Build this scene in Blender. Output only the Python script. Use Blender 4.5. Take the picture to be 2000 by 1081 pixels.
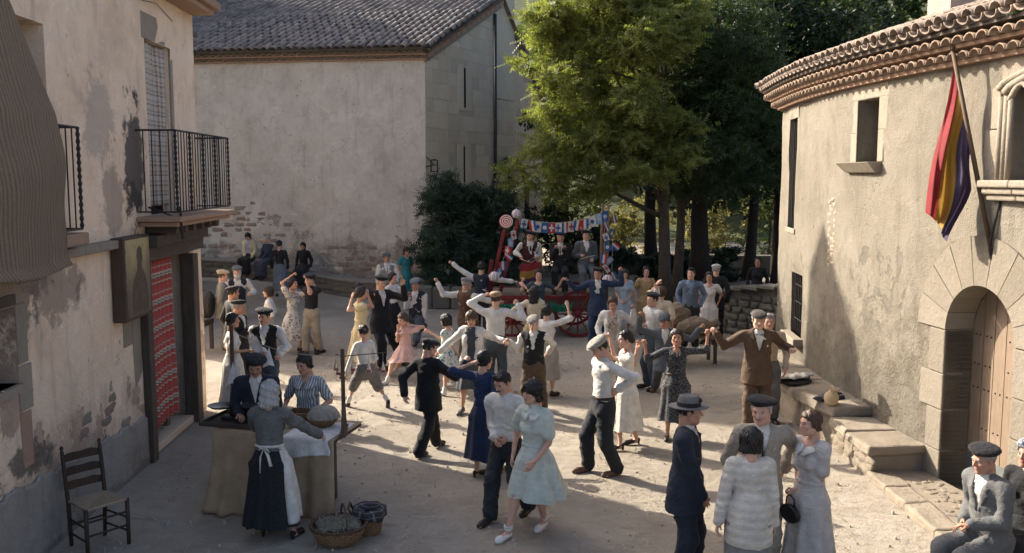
import bpy, bmesh, math, random
import numpy as np
from mathutils import Vector, Matrix, Euler

# ------------------------------------------------------------------ camera, sky, sun, exposure
scene = bpy.context.scene
for o in list(bpy.data.objects):
    bpy.data.objects.remove(o, do_unlink=True)
COL = scene.collection
cam_data = bpy.data.cameras.new("camera")
cam = bpy.data.objects.new("camera", cam_data)
COL.objects.link(cam)
cam.location = (0, 0, 3.7)
cam.rotation_euler = (math.radians(90 - 6.2), 0, 0)
cam_data.lens = 32.4
cam_data.sensor_width = 36
cam_data.clip_end = 600
cam_data.clip_start = 0.05
scene.camera = cam

SUN_AZ = math.radians(144)      # direction TOWARDS the sun, measured from +X towards +Y
SUN_EL = math.radians(31)
world = bpy.data.worlds.new("World")
scene.world = world
world.use_nodes = True
wn, wl = world.node_tree.nodes, world.node_tree.links
bg = wn["Background"]
sky = wn.new("ShaderNodeTexSky")
sky.sky_type = 'NISHITA'
sky.sun_disc = False
sky.air_density = 0.7
sky.dust_density = 4.5
sky.ozone_density = 0.4
sky.sun_elevation = SUN_EL
sky.sun_rotation = math.radians(90) - SUN_AZ
wl.new(sky.outputs[0], bg.inputs[0])
bg.inputs[1].default_value = 0.15
sun_data = bpy.data.lights.new("sun", 'SUN')
sun = bpy.data.objects.new("sun", sun_data)
COL.objects.link(sun)
sun_data.energy = 5.0
sun_data.angle = math.radians(0.55)
sun_data.color = (1.0, 0.91, 0.77)
sd = Vector((math.cos(SUN_AZ) * math.cos(SUN_EL), math.sin(SUN_AZ) * math.cos(SUN_EL), math.sin(SUN_EL)))
sun.rotation_euler = sd.to_track_quat('Z', 'Y').to_euler()
sun.location = sd * 60
vs = scene.view_settings
vs.view_transform = 'Standard'
vs.look = 'None'
vs.gamma = 1
vs.use_curve_mapping = False
vs.exposure = 1.2
scene.cycles.max_bounces = 6
scene.cycles.diffuse_bounces = 3
scene.cycles.glossy_bounces = 2
scene.cycles.transmission_bounces = 4
scene.cycles.transparent_max_bounces = 6

rnd = random.Random(11)
npr = np.random.RandomState(5)

# ------------------------------------------------------------------ small helpers
def mesh_from(name, verts, faces, mats=None, midx=None, smooth=False):
    me = bpy.data.meshes.new(name)
    verts = np.asarray(verts, dtype=np.float32)
    if isinstance(faces, np.ndarray):
        n = len(faces); k = faces.shape[1]
        me.vertices.add(len(verts)); me.vertices.foreach_set('co', verts.ravel())
        me.loops.add(n * k); me.loops.foreach_set('vertex_index', faces.astype(np.int32).ravel())
        me.polygons.add(n)
        me.polygons.foreach_set('loop_start', np.arange(0, n * k, k, dtype=np.int32))
        me.polygons.foreach_set('loop_total', np.full(n, k, dtype=np.int32))
        me.update(calc_edges=True)
    else:
        me.from_pydata([tuple(v) for v in verts], [], faces)
        me.update()
    for m in (mats or []):
        me.materials.append(m)
    if midx is not None:
        me.polygons.foreach_set('material_index', np.asarray(midx, dtype=np.int32))
    if smooth:
        me.polygons.foreach_set('use_smooth', np.ones(len(me.polygons), dtype=bool))
    return me

def link(name, me, parent=None, label=None, cat=None, group=None, kind=None):
    o = bpy.data.objects.new(name, me)
    COL.objects.link(o)
    if parent is not None:
        o.parent = parent
    if label: o['label'] = label
    if cat: o['category'] = cat
    if group: o['group'] = group
    if kind: o['kind'] = kind
    return o

def empty(name, loc, rz=0.0, label=None, cat=None, group=None, kind=None):
    o = link(name, None, None, label, cat, group, kind)
    o.empty_display_size = 0.2
    o.location = loc
    o.rotation_euler = (0, 0, rz)
    return o

class MB:
    """collects shapes for ONE mesh"""
    def __init__(s):
        s.v = []; s.f = []; s.m = []
    def add(s, vs, fs, m=0):
        b = len(s.v)
        s.v += [tuple(v) for v in vs]
        s.f += [tuple(i + b for i in f) for f in fs]
        s.m += [m] * len(fs)
        return s
    def box(s, c, d, R=None, m=0, taper=1.0):
        x, y, z = d[0] / 2, d[1] / 2, d[2] / 2
        vs = [Vector((sx * x * (taper if sz > 0 else 1), sy * y * (taper if sz > 0 else 1), sz * z)) for sz in (-1, 1) for sx, sy in ((-1, -1), (1, -1), (1, 1), (-1, 1))]
        if R is not None: vs = [R @ v for v in vs]
        c = Vector(c)
        return s.add([v + c for v in vs], [(3, 2, 1, 0), (4, 5, 6, 7), (0, 1, 5, 4), (1, 2, 6, 5), (2, 3, 7, 6), (3, 0, 4, 7)], m)
    def hexa(s, pts, m=0):
        return s.add(pts, [(3, 2, 1, 0), (4, 5, 6, 7), (0, 1, 5, 4), (1, 2, 6, 5), (2, 3, 7, 6), (3, 0, 4, 7)], m)
    def tube(s, pts, rad, n=8, m=0, cap=True, flat=1.0):
        pts = [Vector(p) for p in pts]
        if not hasattr(rad, '__len__'): rad = [rad] * len(pts)
        rings = []; up = None
        for i, p in enumerate(pts):
            t = (pts[min(i + 1, len(pts) - 1)] - pts[max(i - 1, 0)]).normalized()
            if up is None:
                up = Vector((0, 0, 1)) if abs(t.z) < .9 else Vector((1, 0, 0))
            a = t.cross(up).normalized(); b = a.cross(t).normalized(); up = b
            rings.append([p + a * math.cos(k * 2 * math.pi / n) * rad[i] + b * math.sin(k * 2 * math.pi / n) * rad[i] * flat for k in range(n)])
        vs = [v for r in rings for v in r]
        fs = []
        for i in range(len(rings) - 1):
            for k in range(n):
                fs.append((i * n + k, i * n + (k + 1) % n, (i + 1) * n + (k + 1) % n, (i + 1) * n + k))
        if cap:
            fs.append(tuple(range(n - 1, -1, -1)))
            fs.append(tuple((len(rings) - 1) * n + k for k in range(n)))
        return s.add(vs, fs, m)
    def lathe(s, prof, c=(0, 0, 0), n=20, m=0, R=None, sx=1.0, sy=1.0):
        vs = []; c = Vector(c)
        for r, z in prof:
            for k in range(n):
                a = 2 * math.pi * k / n
                v = Vector((r * math.cos(a) * sx, r * math.sin(a) * sy, z))
                if R is not None: v = R @ v
                vs.append(v + c)
        fs = []
        for i in range(len(prof) - 1):
            for k in range(n):
                fs.append((i * n + k, i * n + (k + 1) % n, (i + 1) * n + (k + 1) % n, (i + 1) * n + k))
        return s.add(vs, fs, m)
    def build(s, name, mats, parent=None, smooth=False, **kw):
        if not isinstance(mats, (list, tuple)): mats = [mats]
        me = mesh_from(name, s.v, s.f, mats, s.m, smooth)
        return link(name, me, parent, **kw)
    def mesh(s, name, mats, smooth=False):
        if not isinstance(mats, (list, tuple)): mats = [mats]
        return mesh_from(name, s.v, s.f, mats, s.m, smooth)

def bevel(o, w=0.01, seg=2):
    md = o.modifiers.new('bev', 'BEVEL'); md.width = w; md.segments = seg; md.limit_method = 'ANGLE'
    return o

_CLOUDS = {}
def roughen(o, strength=.03, size=.25, sub=3):
    """worn stone: subdivide and push the faces about with a procedural texture"""
    if size not in _CLOUDS:
        tx = bpy.data.textures.new('worn', 'CLOUDS'); tx.noise_scale = size; tx.noise_depth = 4; _CLOUDS[size] = tx
    m = o.modifiers.new('sub', 'SUBSURF'); m.subdivision_type = 'SIMPLE'; m.levels = sub; m.render_levels = sub
    m = o.modifiers.new('dis', 'DISPLACE'); m.texture = _CLOUDS[size]; m.strength = strength; m.mid_level = .5; m.texture_coords = 'LOCAL'
    return o

def fbm(x, y, z=0.0, seed=0.0, oct=4):
    """cheap smooth pseudo noise for geometry (numpy or floats), about -1..1"""
    r = 0.0; a = 1.0; f = 1.0; t = 0
    for i in range(oct):
        p = seed * 1.7 + i * 2.3
        r = r + a * np.sin(f * (x * 1.0 + y * .43) + p + 1.3 * np.sin(f * (y * .9 - z * .5) + p * 1.9)) * np.cos(f * (y * .8 + z * 1.1 - x * .3) + p * .7 + np.sin(f * (x * .7 + z * .6) + p))
        t += a; a *= .55; f *= 2.07
    return r / t * 1.6

# ------------------------------------------------------------------ materials
MATS = {}
class NT:
    def __init__(s, name):
        s.mat = bpy.data.materials.new(name); s.mat.use_nodes = True
        s.n = s.mat.node_tree.nodes; s.l = s.mat.node_tree.links
        s.p = s.n['Principled BSDF']; s.out = s.n['Material Output']
        s.p.inputs['Specular IOR Level'].default_value = 0.3
        s._tc = None
    def tc(s, k='Object'):
        if s._tc is None: s._tc = s.n.new('ShaderNodeTexCoord')
        return s._tc.outputs[k]
    def map(s, vec, scale=(1, 1, 1), loc=(0, 0, 0), rot=(0, 0, 0)):
        m = s.n.new('ShaderNodeMapping'); s.l.new(vec, m.inputs[0])
        m.inputs['Scale'].default_value = scale; m.inputs['Location'].default_value = loc; m.inputs['Rotation'].default_value = rot
        return m.outputs[0]
    def noise(s, vec, scale, detail=4, rough=.6, dist=0.0, out='Fac'):
        t = s.n.new('ShaderNodeTexNoise'); s.l.new(vec, t.inputs['Vector'])
        t.inputs['Scale'].default_value = scale; t.inputs['Detail'].default_value = detail
        t.inputs['Roughness'].default_value = rough; t.inputs['Distortion'].default_value = dist
        return t.outputs[out]
    def voro(s, vec, scale, feat='F1', out='Distance', rnd=1.0):
        t = s.n.new('ShaderNodeTexVoronoi'); t.feature = feat; s.l.new(vec, t.inputs['Vector'])
        t.inputs['Scale'].default_value = scale; t.inputs['Randomness'].default_value = rnd
        return t.outputs[out]
    def wave(s, vec, scale, dist=0.0, direc='X', detail=2.0, dscale=1.0):
        t = s.n.new('ShaderNodeTexWave'); s.l.new(vec, t.inputs['Vector'])
        t.bands_direction = direc
        t.inputs['Scale'].default_value = scale; t.inputs['Distortion'].default_value = dist
        t.inputs['Detail'].default_value = detail; t.inputs['Detail Scale'].default_value = dscale
        return t.outputs['Fac']
    def ramp(s, fac, stops, interp='LINEAR'):
        r = s.n.new('ShaderNodeValToRGB'); s.l.new(fac, r.inputs[0]); e = r.color_ramp.elements
        r.color_ramp.interpolation = interp
        while len(e) < len(stops): e.new(0.5)
        for el, (p, c) in zip(e, stops):
            el.position = p
            el.color = (*c, 1) if hasattr(c, '__len__') else (c, c, c, 1)
        return r.outputs[0]
    def mix(s, fac, a, b, mode='MIX'):
        m = s.n.new('ShaderNodeMix'); m.data_type = 'RGBA'; m.blend_type = mode
        for i, v in ((0, fac), (6, a), (7, b)):
            if isinstance(v, bpy.types.NodeSocket): s.l.new(v, m.inputs[i])
            else: m.inputs[i].default_value = (*v, 1) if hasattr(v, '__len__') else v
        return m.outputs[2]
    def math(s, op, a, b=None, clamp=False):
        m = s.n.new('ShaderNodeMath'); m.operation = op; m.use_clamp = clamp
        for i, v in ((0, a), (1, b)):
            if v is None: continue
            if isinstance(v, bpy.types.NodeSocket): s.l.new(v, m.inputs[i])
            else: m.inputs[i].default_value = v
        return m.outputs[0]
    def sep(s, vec):
        x = s.n.new('ShaderNodeSeparateXYZ'); s.l.new(vec, x.inputs[0]); return x.outputs
    def bump(s, h, strength=.3, dist=.02, prev=None):
        b = s.n.new('ShaderNodeBump'); s.l.new(h, b.inputs['Height'])
        b.inputs['Strength'].default_value = strength; b.inputs['Distance'].default_value = dist
        if prev is not None: s.l.new(prev, b.inputs['Normal'])
        s.l.new(b.outputs[0], s.p.inputs['Normal'])
        return b.outputs[0]
    def color(s, c):
        if isinstance(c, bpy.types.NodeSocket): s.l.new(c, s.p.inputs['Base Color'])
        else: s.p.inputs['Base Color'].default_value = (*c, 1)
    def rough(s, v): s.p.inputs['Roughness'].default_value = v
    def random(s):
        i = s.n.new('ShaderNodeObjectInfo'); return i.outputs['Random']

def plain(name, col, rough=.75, var=.25, scale=6, bump=.15, bscale=40, metal=0.0, bdist=.01):
    if name in MATS: return MATS[name]
    t = NT(name); v = t.tc()
    n = t.noise(v, scale, 5)
    lo = tuple(c * (1 - var) for c in col); hi = tuple(min(1, c * (1 + var)) for c in col)
    cc = t.ramp(n, [(.25, lo), (.75, hi)])
    if var > 0:
        r = t.random()
        cc = t.mix(t.math('MULTIPLY', r, .35), cc, tuple(c * .72 for c in col))
    t.color(cc); t.rough(rough); t.p.inputs['Metallic'].default_value = metal
    if bump: t.bump(t.noise(v, bscale, 3), bump, bdist)
    MATS[name] = t.mat
    return t.mat

def wood(name, dark, light, axis='Z', rough=.7, scale=1.0):
    if name in MATS: return MATS[name]
    t = NT(name); v = t.tc()
    st = {'X': (.12, 1, 1), 'Y': (1, .12, 1), 'Z': (1, 1, .12)}[axis]
    vv = t.map(v, tuple(x * 14 * scale for x in st))
    n = t.noise(vv, 2.2, 6, .65, .6)
    c = t.ramp(n, [(.25, dark), (.7, light)])
    big = t.noise(v, 2.5, 3)
    c = t.mix(t.ramp(big, [(.35, .0), (.75, .5)]), c, tuple(x * .55 for x in dark))
    r = t.random()
    c = t.mix(t.math('MULTIPLY', r, .45), c, dark)
    t.color(c); t.rough(rough)
    t.bump(n, .35, .008)
    MATS[name] = t.mat
    return t.mat

# ------------------------------------------------------------------ people: signed-distance bodies and clothes
class SDF:
    def __init__(s, lo, hi, h):
        s.h = h
        s.lo = np.array(lo, dtype=np.float32)
        n = np.ceil((np.array(hi) - s.lo) / h).astype(int) + 1
        s.ax = [s.lo[i] + h * np.arange(n[i], dtype=np.float32) for i in range(3)]
        s.D = np.full(n, 1.0, dtype=np.float32)
    def win(s, lo, hi, m):
        sl = []
        for i in range(3):
            a = int(np.floor((lo[i] - m - s.lo[i]) / s.h)); b = int(np.ceil((hi[i] + m - s.lo[i]) / s.h)) + 1
            sl.append(slice(max(0, a), max(0, min(len(s.ax[i]), b))))
        return tuple(sl)
    def grid(s, sl):
        return (s.ax[0][sl[0]][:, None, None], s.ax[1][sl[1]][None, :, None], s.ax[2][sl[2]][None, None, :])
    def comb(s, sl, d, k, sub=False):
        a = s.D[sl]
        if sub:
            if k <= 0: s.D[sl] = np.maximum(a, -d); return
            h = np.clip(.5 - .5 * (a + d) / k, 0, 1)
            s.D[sl] = a * (1 - h) + (-d) * h + k * h * (1 - h)
            return
        if k <= 0: s.D[sl] = np.minimum(a, d); return
        h = np.clip(.5 + .5 * (d - a) / k, 0, 1)
        s.D[sl] = d * (1 - h) + a * h - k * h * (1 - h)
    def cap(s, a, b, ra, rb, k=.02, fr=None, q=1.0, sub=False):
        """tapered capsule; fr=(origin,R) frame for a,b ; q squeezes the frame's y axis"""
        a = np.array(a, dtype=np.float32); b = np.array(b, dtype=np.float32)
        if fr is not None:
            o, R = fr
            A = R @ a + o; B = R @ b + o
        else:
            A, B = a, b
        r = max(ra, rb) * max(1, q)
        sl = s.win(np.minimum(A, B) - r, np.maximum(A, B) + r, k + 3 * s.h)
        X, Y, Z = s.grid(sl)
        if 0 in (X.size, Y.size, Z.size): return
        if fr is not None:
            dx, dy, dz = X - o[0], Y - o[1], Z - o[2]
            px = dx * R[0, 0] + dy * R[1, 0] + dz * R[2, 0]
            py = dx * R[0, 1] + dy * R[1, 1] + dz * R[2, 1]
            pz = dx * R[0, 2] + dy * R[1, 2] + dz * R[2, 2]
        else:
            px, py, pz = X, Y, Z
        ab = b - a
        if q != 1.0:
            py = (py - a[1]) / q + a[1]      # squeeze about the segment (segments are planar in y)
        L = float(ab @ ab) + 1e-9
        t = np.clip(((px - a[0]) * ab[0] + (py - a[1]) * ab[1] + (pz - a[2]) * ab[2]) / L, 0, 1)
        d = np.sqrt((px - a[0] - t * ab[0]) ** 2 + (py - a[1] - t * ab[1]) ** 2 + (pz - a[2] - t * ab[2]) ** 2) - (ra + (rb - ra) * t)
        s.comb(sl, (d * (.5 + .5 * min(q, 1))).astype(np.float32), k, sub)
    def ell(s, c, r, k=.01, R=None, sub=False):
        c = np.array(c, dtype=np.float32); m = max(r)
        sl = s.win(c - m, c + m, k + 3 * s.h)
        X, Y, Z = s.grid(sl)
        if 0 in (X.size, Y.size, Z.size): return
        dx, dy, dz = X - c[0], Y - c[1], Z - c[2]
        if R is not None:
            dx, dy, dz = (dx * R[0, i] + dy * R[1, i] + dz * R[2, i] for i in range(3))
        q = np.sqrt((dx / r[0]) ** 2 + (dy / r[1]) ** 2 + (dz / r[2]) ** 2)
        q2 = np.sqrt((dx / r[0] ** 2) ** 2 + (dy / r[1] ** 2) ** 2 + (dz / r[2] ** 2) ** 2) + 1e-6
        s.comb(sl, (q * (q - 1) / q2).astype(np.float32), k, sub)
    def fn(s, f, mode='max'):
        X, Y, Z = s.grid((slice(None),) * 3)
        d = f(X, Y, Z)
        if mode == 'max': s.D = np.maximum(s.D, d).astype(np.float32)
        elif mode == 'add': s.D = (s.D + d).astype(np.float32)
    def front(s, x, z, default=-.12):
        i = int(round((x - s.lo[0]) / s.h)); k = int(round((z - s.lo[2]) / s.h))
        if not (0 <= i < s.D.shape[0] and 0 <= k < s.D.shape[2]): return default
        w = np.nonzero(s.D[i, :, k] < 0)[0]
        return float(s.ax[1][w[0]]) if len(w) else default
    def top(s, x, y, default):
        i = int(round((x - s.lo[0]) / s.h)); j = int(round((y - s.lo[1]) / s.h))
        if not (0 <= i < s.D.shape[0] and 0 <= j < s.D.shape[1]): return default
        w = np.nonzero(s.D[i, j, :] < 0)[0]
        return float(s.ax[2][w[-1]]) + s.h * .5 if len(w) else default
    def mesh(s):
        D = s.D; h = s.h
        ins = D < 0
        n = np.array(D.shape) - 1
        cnt = np.zeros(n, dtype=np.int8)
        cor = [(i, j, k) for i in (0, 1) for j in (0, 1) for k in (0, 1)]
        for i, j, k in cor:
            cnt += ins[i:n[0] + i, j:n[1] + j, k:n[2] + k]
        mix = (cnt > 0) & (cnt < 8)
        ci = np.argwhere(mix)
        if len(ci) == 0: return np.zeros((0, 3)), np.zeros((0, 4), int)
        idx = np.full(n, -1, dtype=np.int32); idx[mix] = np.arange(len(ci))
        acc = np.zeros((len(ci), 3)); num = np.zeros(len(ci))
        vals = {c: D[ci[:, 0] + c[0], ci[:, 1] + c[1], ci[:, 2] + c[2]] for c in cor}
        for c in cor:
            for ax in range(3):
                if c[ax]: continue
                c2 = list(c); c2[ax] = 1; c2 = tuple(c2)
                a, b = vals[c], vals[c2]
                m = (a < 0) != (b < 0)
                t = np.where(m, a / np.where(m, a - b, 1), 0)
                p = np.tile(np.array(c, dtype=float), (len(ci), 1)); p[:, ax] += t
                acc += p * m[:, None]; num += m
        V = (ci + acc / num[:, None]) * h + s.lo
        F = []
        for ax in range(3):
            u, v = [(1, 2), (2, 0), (0, 1)][ax]
            sa = [slice(1, -1)] * 3; sb = [slice(1, -1)] * 3
            sa[ax] = slice(0, -1); sb[ax] = slice(1, None)
            a = ins[tuple(sa)]; b = ins[tuple(sb)]
            e = np.argwhere(a != b)
            if len(e) == 0: continue
            flip = a[e[:, 0], e[:, 1], e[:, 2]]
            base = e.copy(); base[:, u] += 1; base[:, v] += 1
            def cell(du, dv):
                q = base.copy(); q[:, u] += du; q[:, v] += dv
                return idx[q[:, 0], q[:, 1], q[:, 2]]
            q = np.stack([cell(-1, -1), cell(0, -1), cell(0, 0), cell(-1, 0)], 1)
            q[~flip] = q[~flip][:, ::-1]
            F.append(q)
        return V, np.concatenate(F)

def vnormals(V, F):
    n = np.cross(V[F[:, 2]] - V[F[:, 0]], V[F[:, 3]] - V[F[:, 1]])
    N = np.zeros_like(V)
    for k in range(4):
        for c in range(3):
            N[:, c] += np.bincount(F[:, k], weights=n[:, c], minlength=len(V))
    return N / (np.linalg.norm(N, axis=1, keepdims=True) + 1e-9)

def wrinkle(V, F, amp, fx, fz, seed):
    """folds: soft broad swells plus narrower creases that run in slanting directions"""
    if amp <= 0 or len(V) == 0: return V
    x, y, z = V[:, 0], V[:, 1], V[:, 2]
    d = fbm(x * fx, y * fx, z * fz, seed, 3)
    w = x * 14 + y * 11 + z * 26 + 2.2 * np.sin(x * 9 + seed) + 2.4 * np.sin(z * 7 + y * 8 + seed * 2)
    w2 = -x * 17 + y * 9 + z * 21 + 2.0 * np.sin(z * 8 + seed * 3) + 1.8 * np.sin(y * 10 + seed)
    cr = (1 - np.abs(np.sin(w * .5))) ** 3 * np.clip(fbm(x * 5, y * 5, z * 4, seed + 7, 2) + .25, 0, 1)
    cr2 = (1 - np.abs(np.sin(w2 * .5))) ** 3 * np.clip(fbm(x * 5 + 3, y * 5, z * 4, seed + 11, 2) + .2, 0, 1)
    return V + vnormals(V, F) * ((d * .8 + (cr + cr2) * 1.9) * amp)[:, None]

def rot(ax, deg):
    return np.array(Matrix.Rotation(math.radians(deg), 3, ax))

# ---- head, hair, hat, hand prototypes (head frame: x = person's left, -y = forward, z = up, metres for a 0.23 m head)
def small_ball(c, r, n=8, m=6):
    V = []; F = []
    for i in range(m + 1):
        th = math.pi * i / m
        for k in range(n):
            ph = 2 * math.pi * k / n
            V.append((c[0] + r[0] * math.sin(th) * math.cos(ph), c[1] + r[1] * math.sin(th) * math.sin(ph), c[2] + r[2] * math.cos(th)))
    for i in range(m):
        for k in range(n):
            F.append((i * n + k, (i + 1) * n + k, (i + 1) * n + (k + 1) % n, i * n + (k + 1) % n))
    return np.array(V), np.array(F)

def make_head(kind, h):
    s = SDF((-.11, -.16, -.2), (.11, .14, .15), h)
    w = {'m': 1.0, 'f': .95, 'c': .97, 'o': 1.0}[kind]
    s.ell((0, .012, .03), (.075 * w, .094, .086), 0)
    s.ell((0, -.028, -.03), (.061 * w, .064, .084), .03)
    s.cap((.03 * w, -.03, -.075), (0, -.066, -.095), .03, .021, .025)
    s.cap((-.03 * w, -.03, -.075), (0, -.066, -.095), .03, .021, .025)
    s.cap((.05 * w, 0, -.05), (.03 * w, -.045, -.085), .022, .018, .025)
    s.cap((-.05 * w, 0, -.05), (-.03 * w, -.045, -.085), .022, .018, .025)
    br = .011 if kind in 'mo' else .008
    s.cap((-.036, -.078, .024), (.036, -.078, .024), br, br, .018)
    for x in (-1, 1):
        s.ell((x * .031, -.094, .002), (.017, .014, .011), .012, sub=True)
        s.ell((x * .044 * w, -.064, -.022), (.02, .016, .018), .02)
        s.ell((x * .077 * w, .008, -.004), (.011, .019, .031), .006)
    nl = .012 if kind in 'mo' else .006
    s.cap((0, -.088, .016), (0, -.1 - nl, -.024), .0075, .0115, .009)
    s.cap((-.011, -.092, -.029), (.011, -.092, -.029), .0085, .0085, .007)
    s.cap((-.019, -.086, -.052), (.019, -.086, -.052), .006, .006, .006)
    s.cap((-.016, -.086, -.062), (.016, -.086, -.062), .0075, .0075, .006)
    s.cap((-.02, -.098, -.0565), (.02, -.098, -.0565), .003, .003, .003, sub=True)
    s.cap((0, .03, -.06), (0, .045, -.16), .05, .05, .03)
    V, F = s.mesh()
    parts = [(V, F, 0)]
    for x in (-1, 1):
        v, f = small_ball((x * .031, -.073, .002), (.0135, .0115, .008)); parts.append((v, f, 1))
        v, f = small_ball((x * .031, -.0815, .002), (.0062, .0045, .0062)); parts.append((v, f, 2))
        v, f = small_ball((x * .031, -.082, .0095), (.016, .005, .003)); parts.append((v, f, 3 if kind != 'c' else 2))
        v, f = small_ball((x * .033, -.085, .027), (.0185, .007, .0042)); parts.append((v, f, 3))
    v, f = small_ball((0, -.0905, -.0525), (.021, .0065, .0042)); parts.append((v, f, 4))
    v, f = small_ball((0, -.0915, -.0615), (.018, .0065, .005)); parts.append((v, f, 4))
    return parts

def hairline(X, Y, Z, front, ear, nape):
    # z above which hair is kept, by y (forward is negative)
    zc = np.where(Y < -.015, ear + (front - ear) * np.clip((-.015 - Y) / .055, 0, 1), ear + (nape - ear) * np.clip((Y + .015) / .075, 0, 1))
    return zc - Z

def make_hair(style, h=.007):
    s = SDF((-.15, -.15, -.26), (.15, .19, .16), h)
    big = {'short': .007, 'crop': .004, 'bob': .014, 'bun': .010, 'updo': .012, 'wavy': .014, 'curly': .02, 'long': .014}.get(style, .008)
    s.ell((0, .014, .033), (.076 + big, .094 + big, .087 + big * .8), 0)
    if style in ('short', 'crop', 'curly'):
        s.fn(lambda X, Y, Z: hairline(X, Y, Z, .068, .012, -.06))
        s.cap((-.076, -.022, .03), (-.077, -.02, -.006), .008, .005, .006)
        s.cap((.076, -.022, .03), (.077, -.02, -.006), .008, .005, .006)
        if style == 'short':
            s.ell((.012, -.055, .105), (.06, .04, .026), .02)
        if style == 'curly':
            for i in range(40):
                a = npr.uniform(0, 6.28); t = npr.uniform(.0, 1.2)
                c = np.array([.085 * math.sin(t) * math.cos(a), .014 + .1 * math.sin(t) * math.sin(a), .04 + .09 * math.cos(t)])
                if c[1] < -.05 and c[2] < .07: continue
                s.ell(c, (.022, .022, .022), .01)
    elif style == 'bob':
        for x in (-1, 1):
            s.cap((x * .07, .0, .03), (x * .079, .012, -.088), .026, .021, .02)
            s.cap((x * .045, .055, .03), (x * .05, .065, -.095), .04, .03, .03)
        s.cap((0, .075, .03), (0, .08, -.098), .045, .032, .03)
        s.cap((0, -.2, -.035), (0, -.03, -.035), .068, .056, .012, q=1.0, sub=True)
        s.fn(lambda X, Y, Z: -(Z + .104))
    elif style in ('bun', 'updo'):
        s.fn(lambda X, Y, Z: hairline(X, Y, Z, .07, -.022, -.085))
        if style == 'bun':
            s.ell((0, .108, -.005), (.046, .036, .044), .008)
        else:
            for i in range(-3, 4):
                s.ell((i * .021, .075 - abs(i) * .012, -.055 + abs(i) * .006), (.026, .03, .032), .01)
            for x in (-1, 1):
                s.ell((x * .07, .012, .0), (.022, .05, .035), .015)
    elif style in ('wavy', 'long'):
        end = -.135 if style == 'wavy' else -.19
        for x in (-1, 1):
            s.cap((x * .075, .012, .03), (x * .084, .03, end), .026, .024, .02)
            s.cap((x * .045, .06, .03), (x * .055, .08, end), .042, .034, .03)
        s.cap((0, .075, .03), (0, .1, end), .05, .04, .03)
        s.cap((0, -.2, -.035), (0, -.03, -.035), .068, .056, .012, sub=True)
    V, F = s.mesh()
    N = vnormals(V, F)
    a = np.arctan2(V[:, 1] - .01, V[:, 0])
    d = .0045 * np.sin(a * 23 + 9 * V[:, 2] * 10) + .004 * np.sin(a * 41 + 40 * V[:, 2]) + .006 * fbm(V[:, 0] * 45, V[:, 1] * 45, V[:, 2] * 30, 3, 3)
    if style == 'wavy': d = d + .006 * np.sin(V[:, 2] * 85 + a * 3)
    V = V + N * d[:, None]
    return V, F

def make_beard(style, h=.006):
    s = SDF((-.1, -.16, -.26), (.1, .08, .05), h)
    if style == 'beard':
        for x in (-1, 1):
            s.cap((x * .066, -.015, -.03), (x * .03, -.055, -.11), .016, .034, .02)
        s.cap((0, -.07, -.09), (0, -.075, -.175), .042, .022, .03)
        s.cap((-.03, -.094, -.044), (.03, -.094, -.044), .009, .009, .008)
        s.ell((0, -.105, -.058), (.018, .012, .006), .005, sub=True)
    else:
        for x in (-1, 1):
            s.cap((0, -.103, -.041), (x * .03, -.089, -.049), .0075, .005, .004)
    V, F = s.mesh()
    if style == 'beard': V = wrinkle(V, F, .004, 90, 30, 4)
    return V, F

def make_hat(kind):
    if kind == 'beret':
        s = SDF((-.18, -.18, -.02), (.18, .18, .18), .0075)
        R = rot('Y', 9) @ rot('X', -5)
        s.ell((.012, .012, .094), (.132, .135, .036), 0, R)
        s.ell((0, .01, .072), (.088, .106, .026), .02)
        s.cap((.005, .014, .125), (.005, .014, .14), .006, .004, .008)
        s.fn(lambda X, Y, Z: (.054 - .12 * np.clip(Y, -.1, .1) * .6) - Z)
    elif kind == 'cap':
        s = SDF((-.16, -.22, -.02), (.16, .18, .19), .0075)
        R = rot('X', 9)
        s.ell((0, .004, .086), (.105, .132, .052), 0, R)
        s.ell((0, -.05, .088), (.1, .09, .036), .02, R)
        s.ell((0, .02, .07), (.088, .105, .03), .01)
        s.ell((0, -.118, .063), (.074, .058, .009), .008, rot('X', 14))
        s.fn(lambda X, Y, Z: (.05 - .1 * np.clip(Y, -.1, .1) * .5) - Z)
    elif kind == 'scarf':
        s = SDF((-.15, -.16, -.2), (.15, .19, .17), .0075)
        s.ell((0, .014, .033), (.092, .112, .098), 0)
        s.cap((0, .05, .0), (0, .05, -.12), .085, .07, .02)
        s.cap((0, -.2, -.04), (0, -.03, -.035), .072, .06, .012, sub=True)
    V, F = s.mesh()
    return wrinkle(V, F, .0025, 40, 40, 2), F

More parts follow.
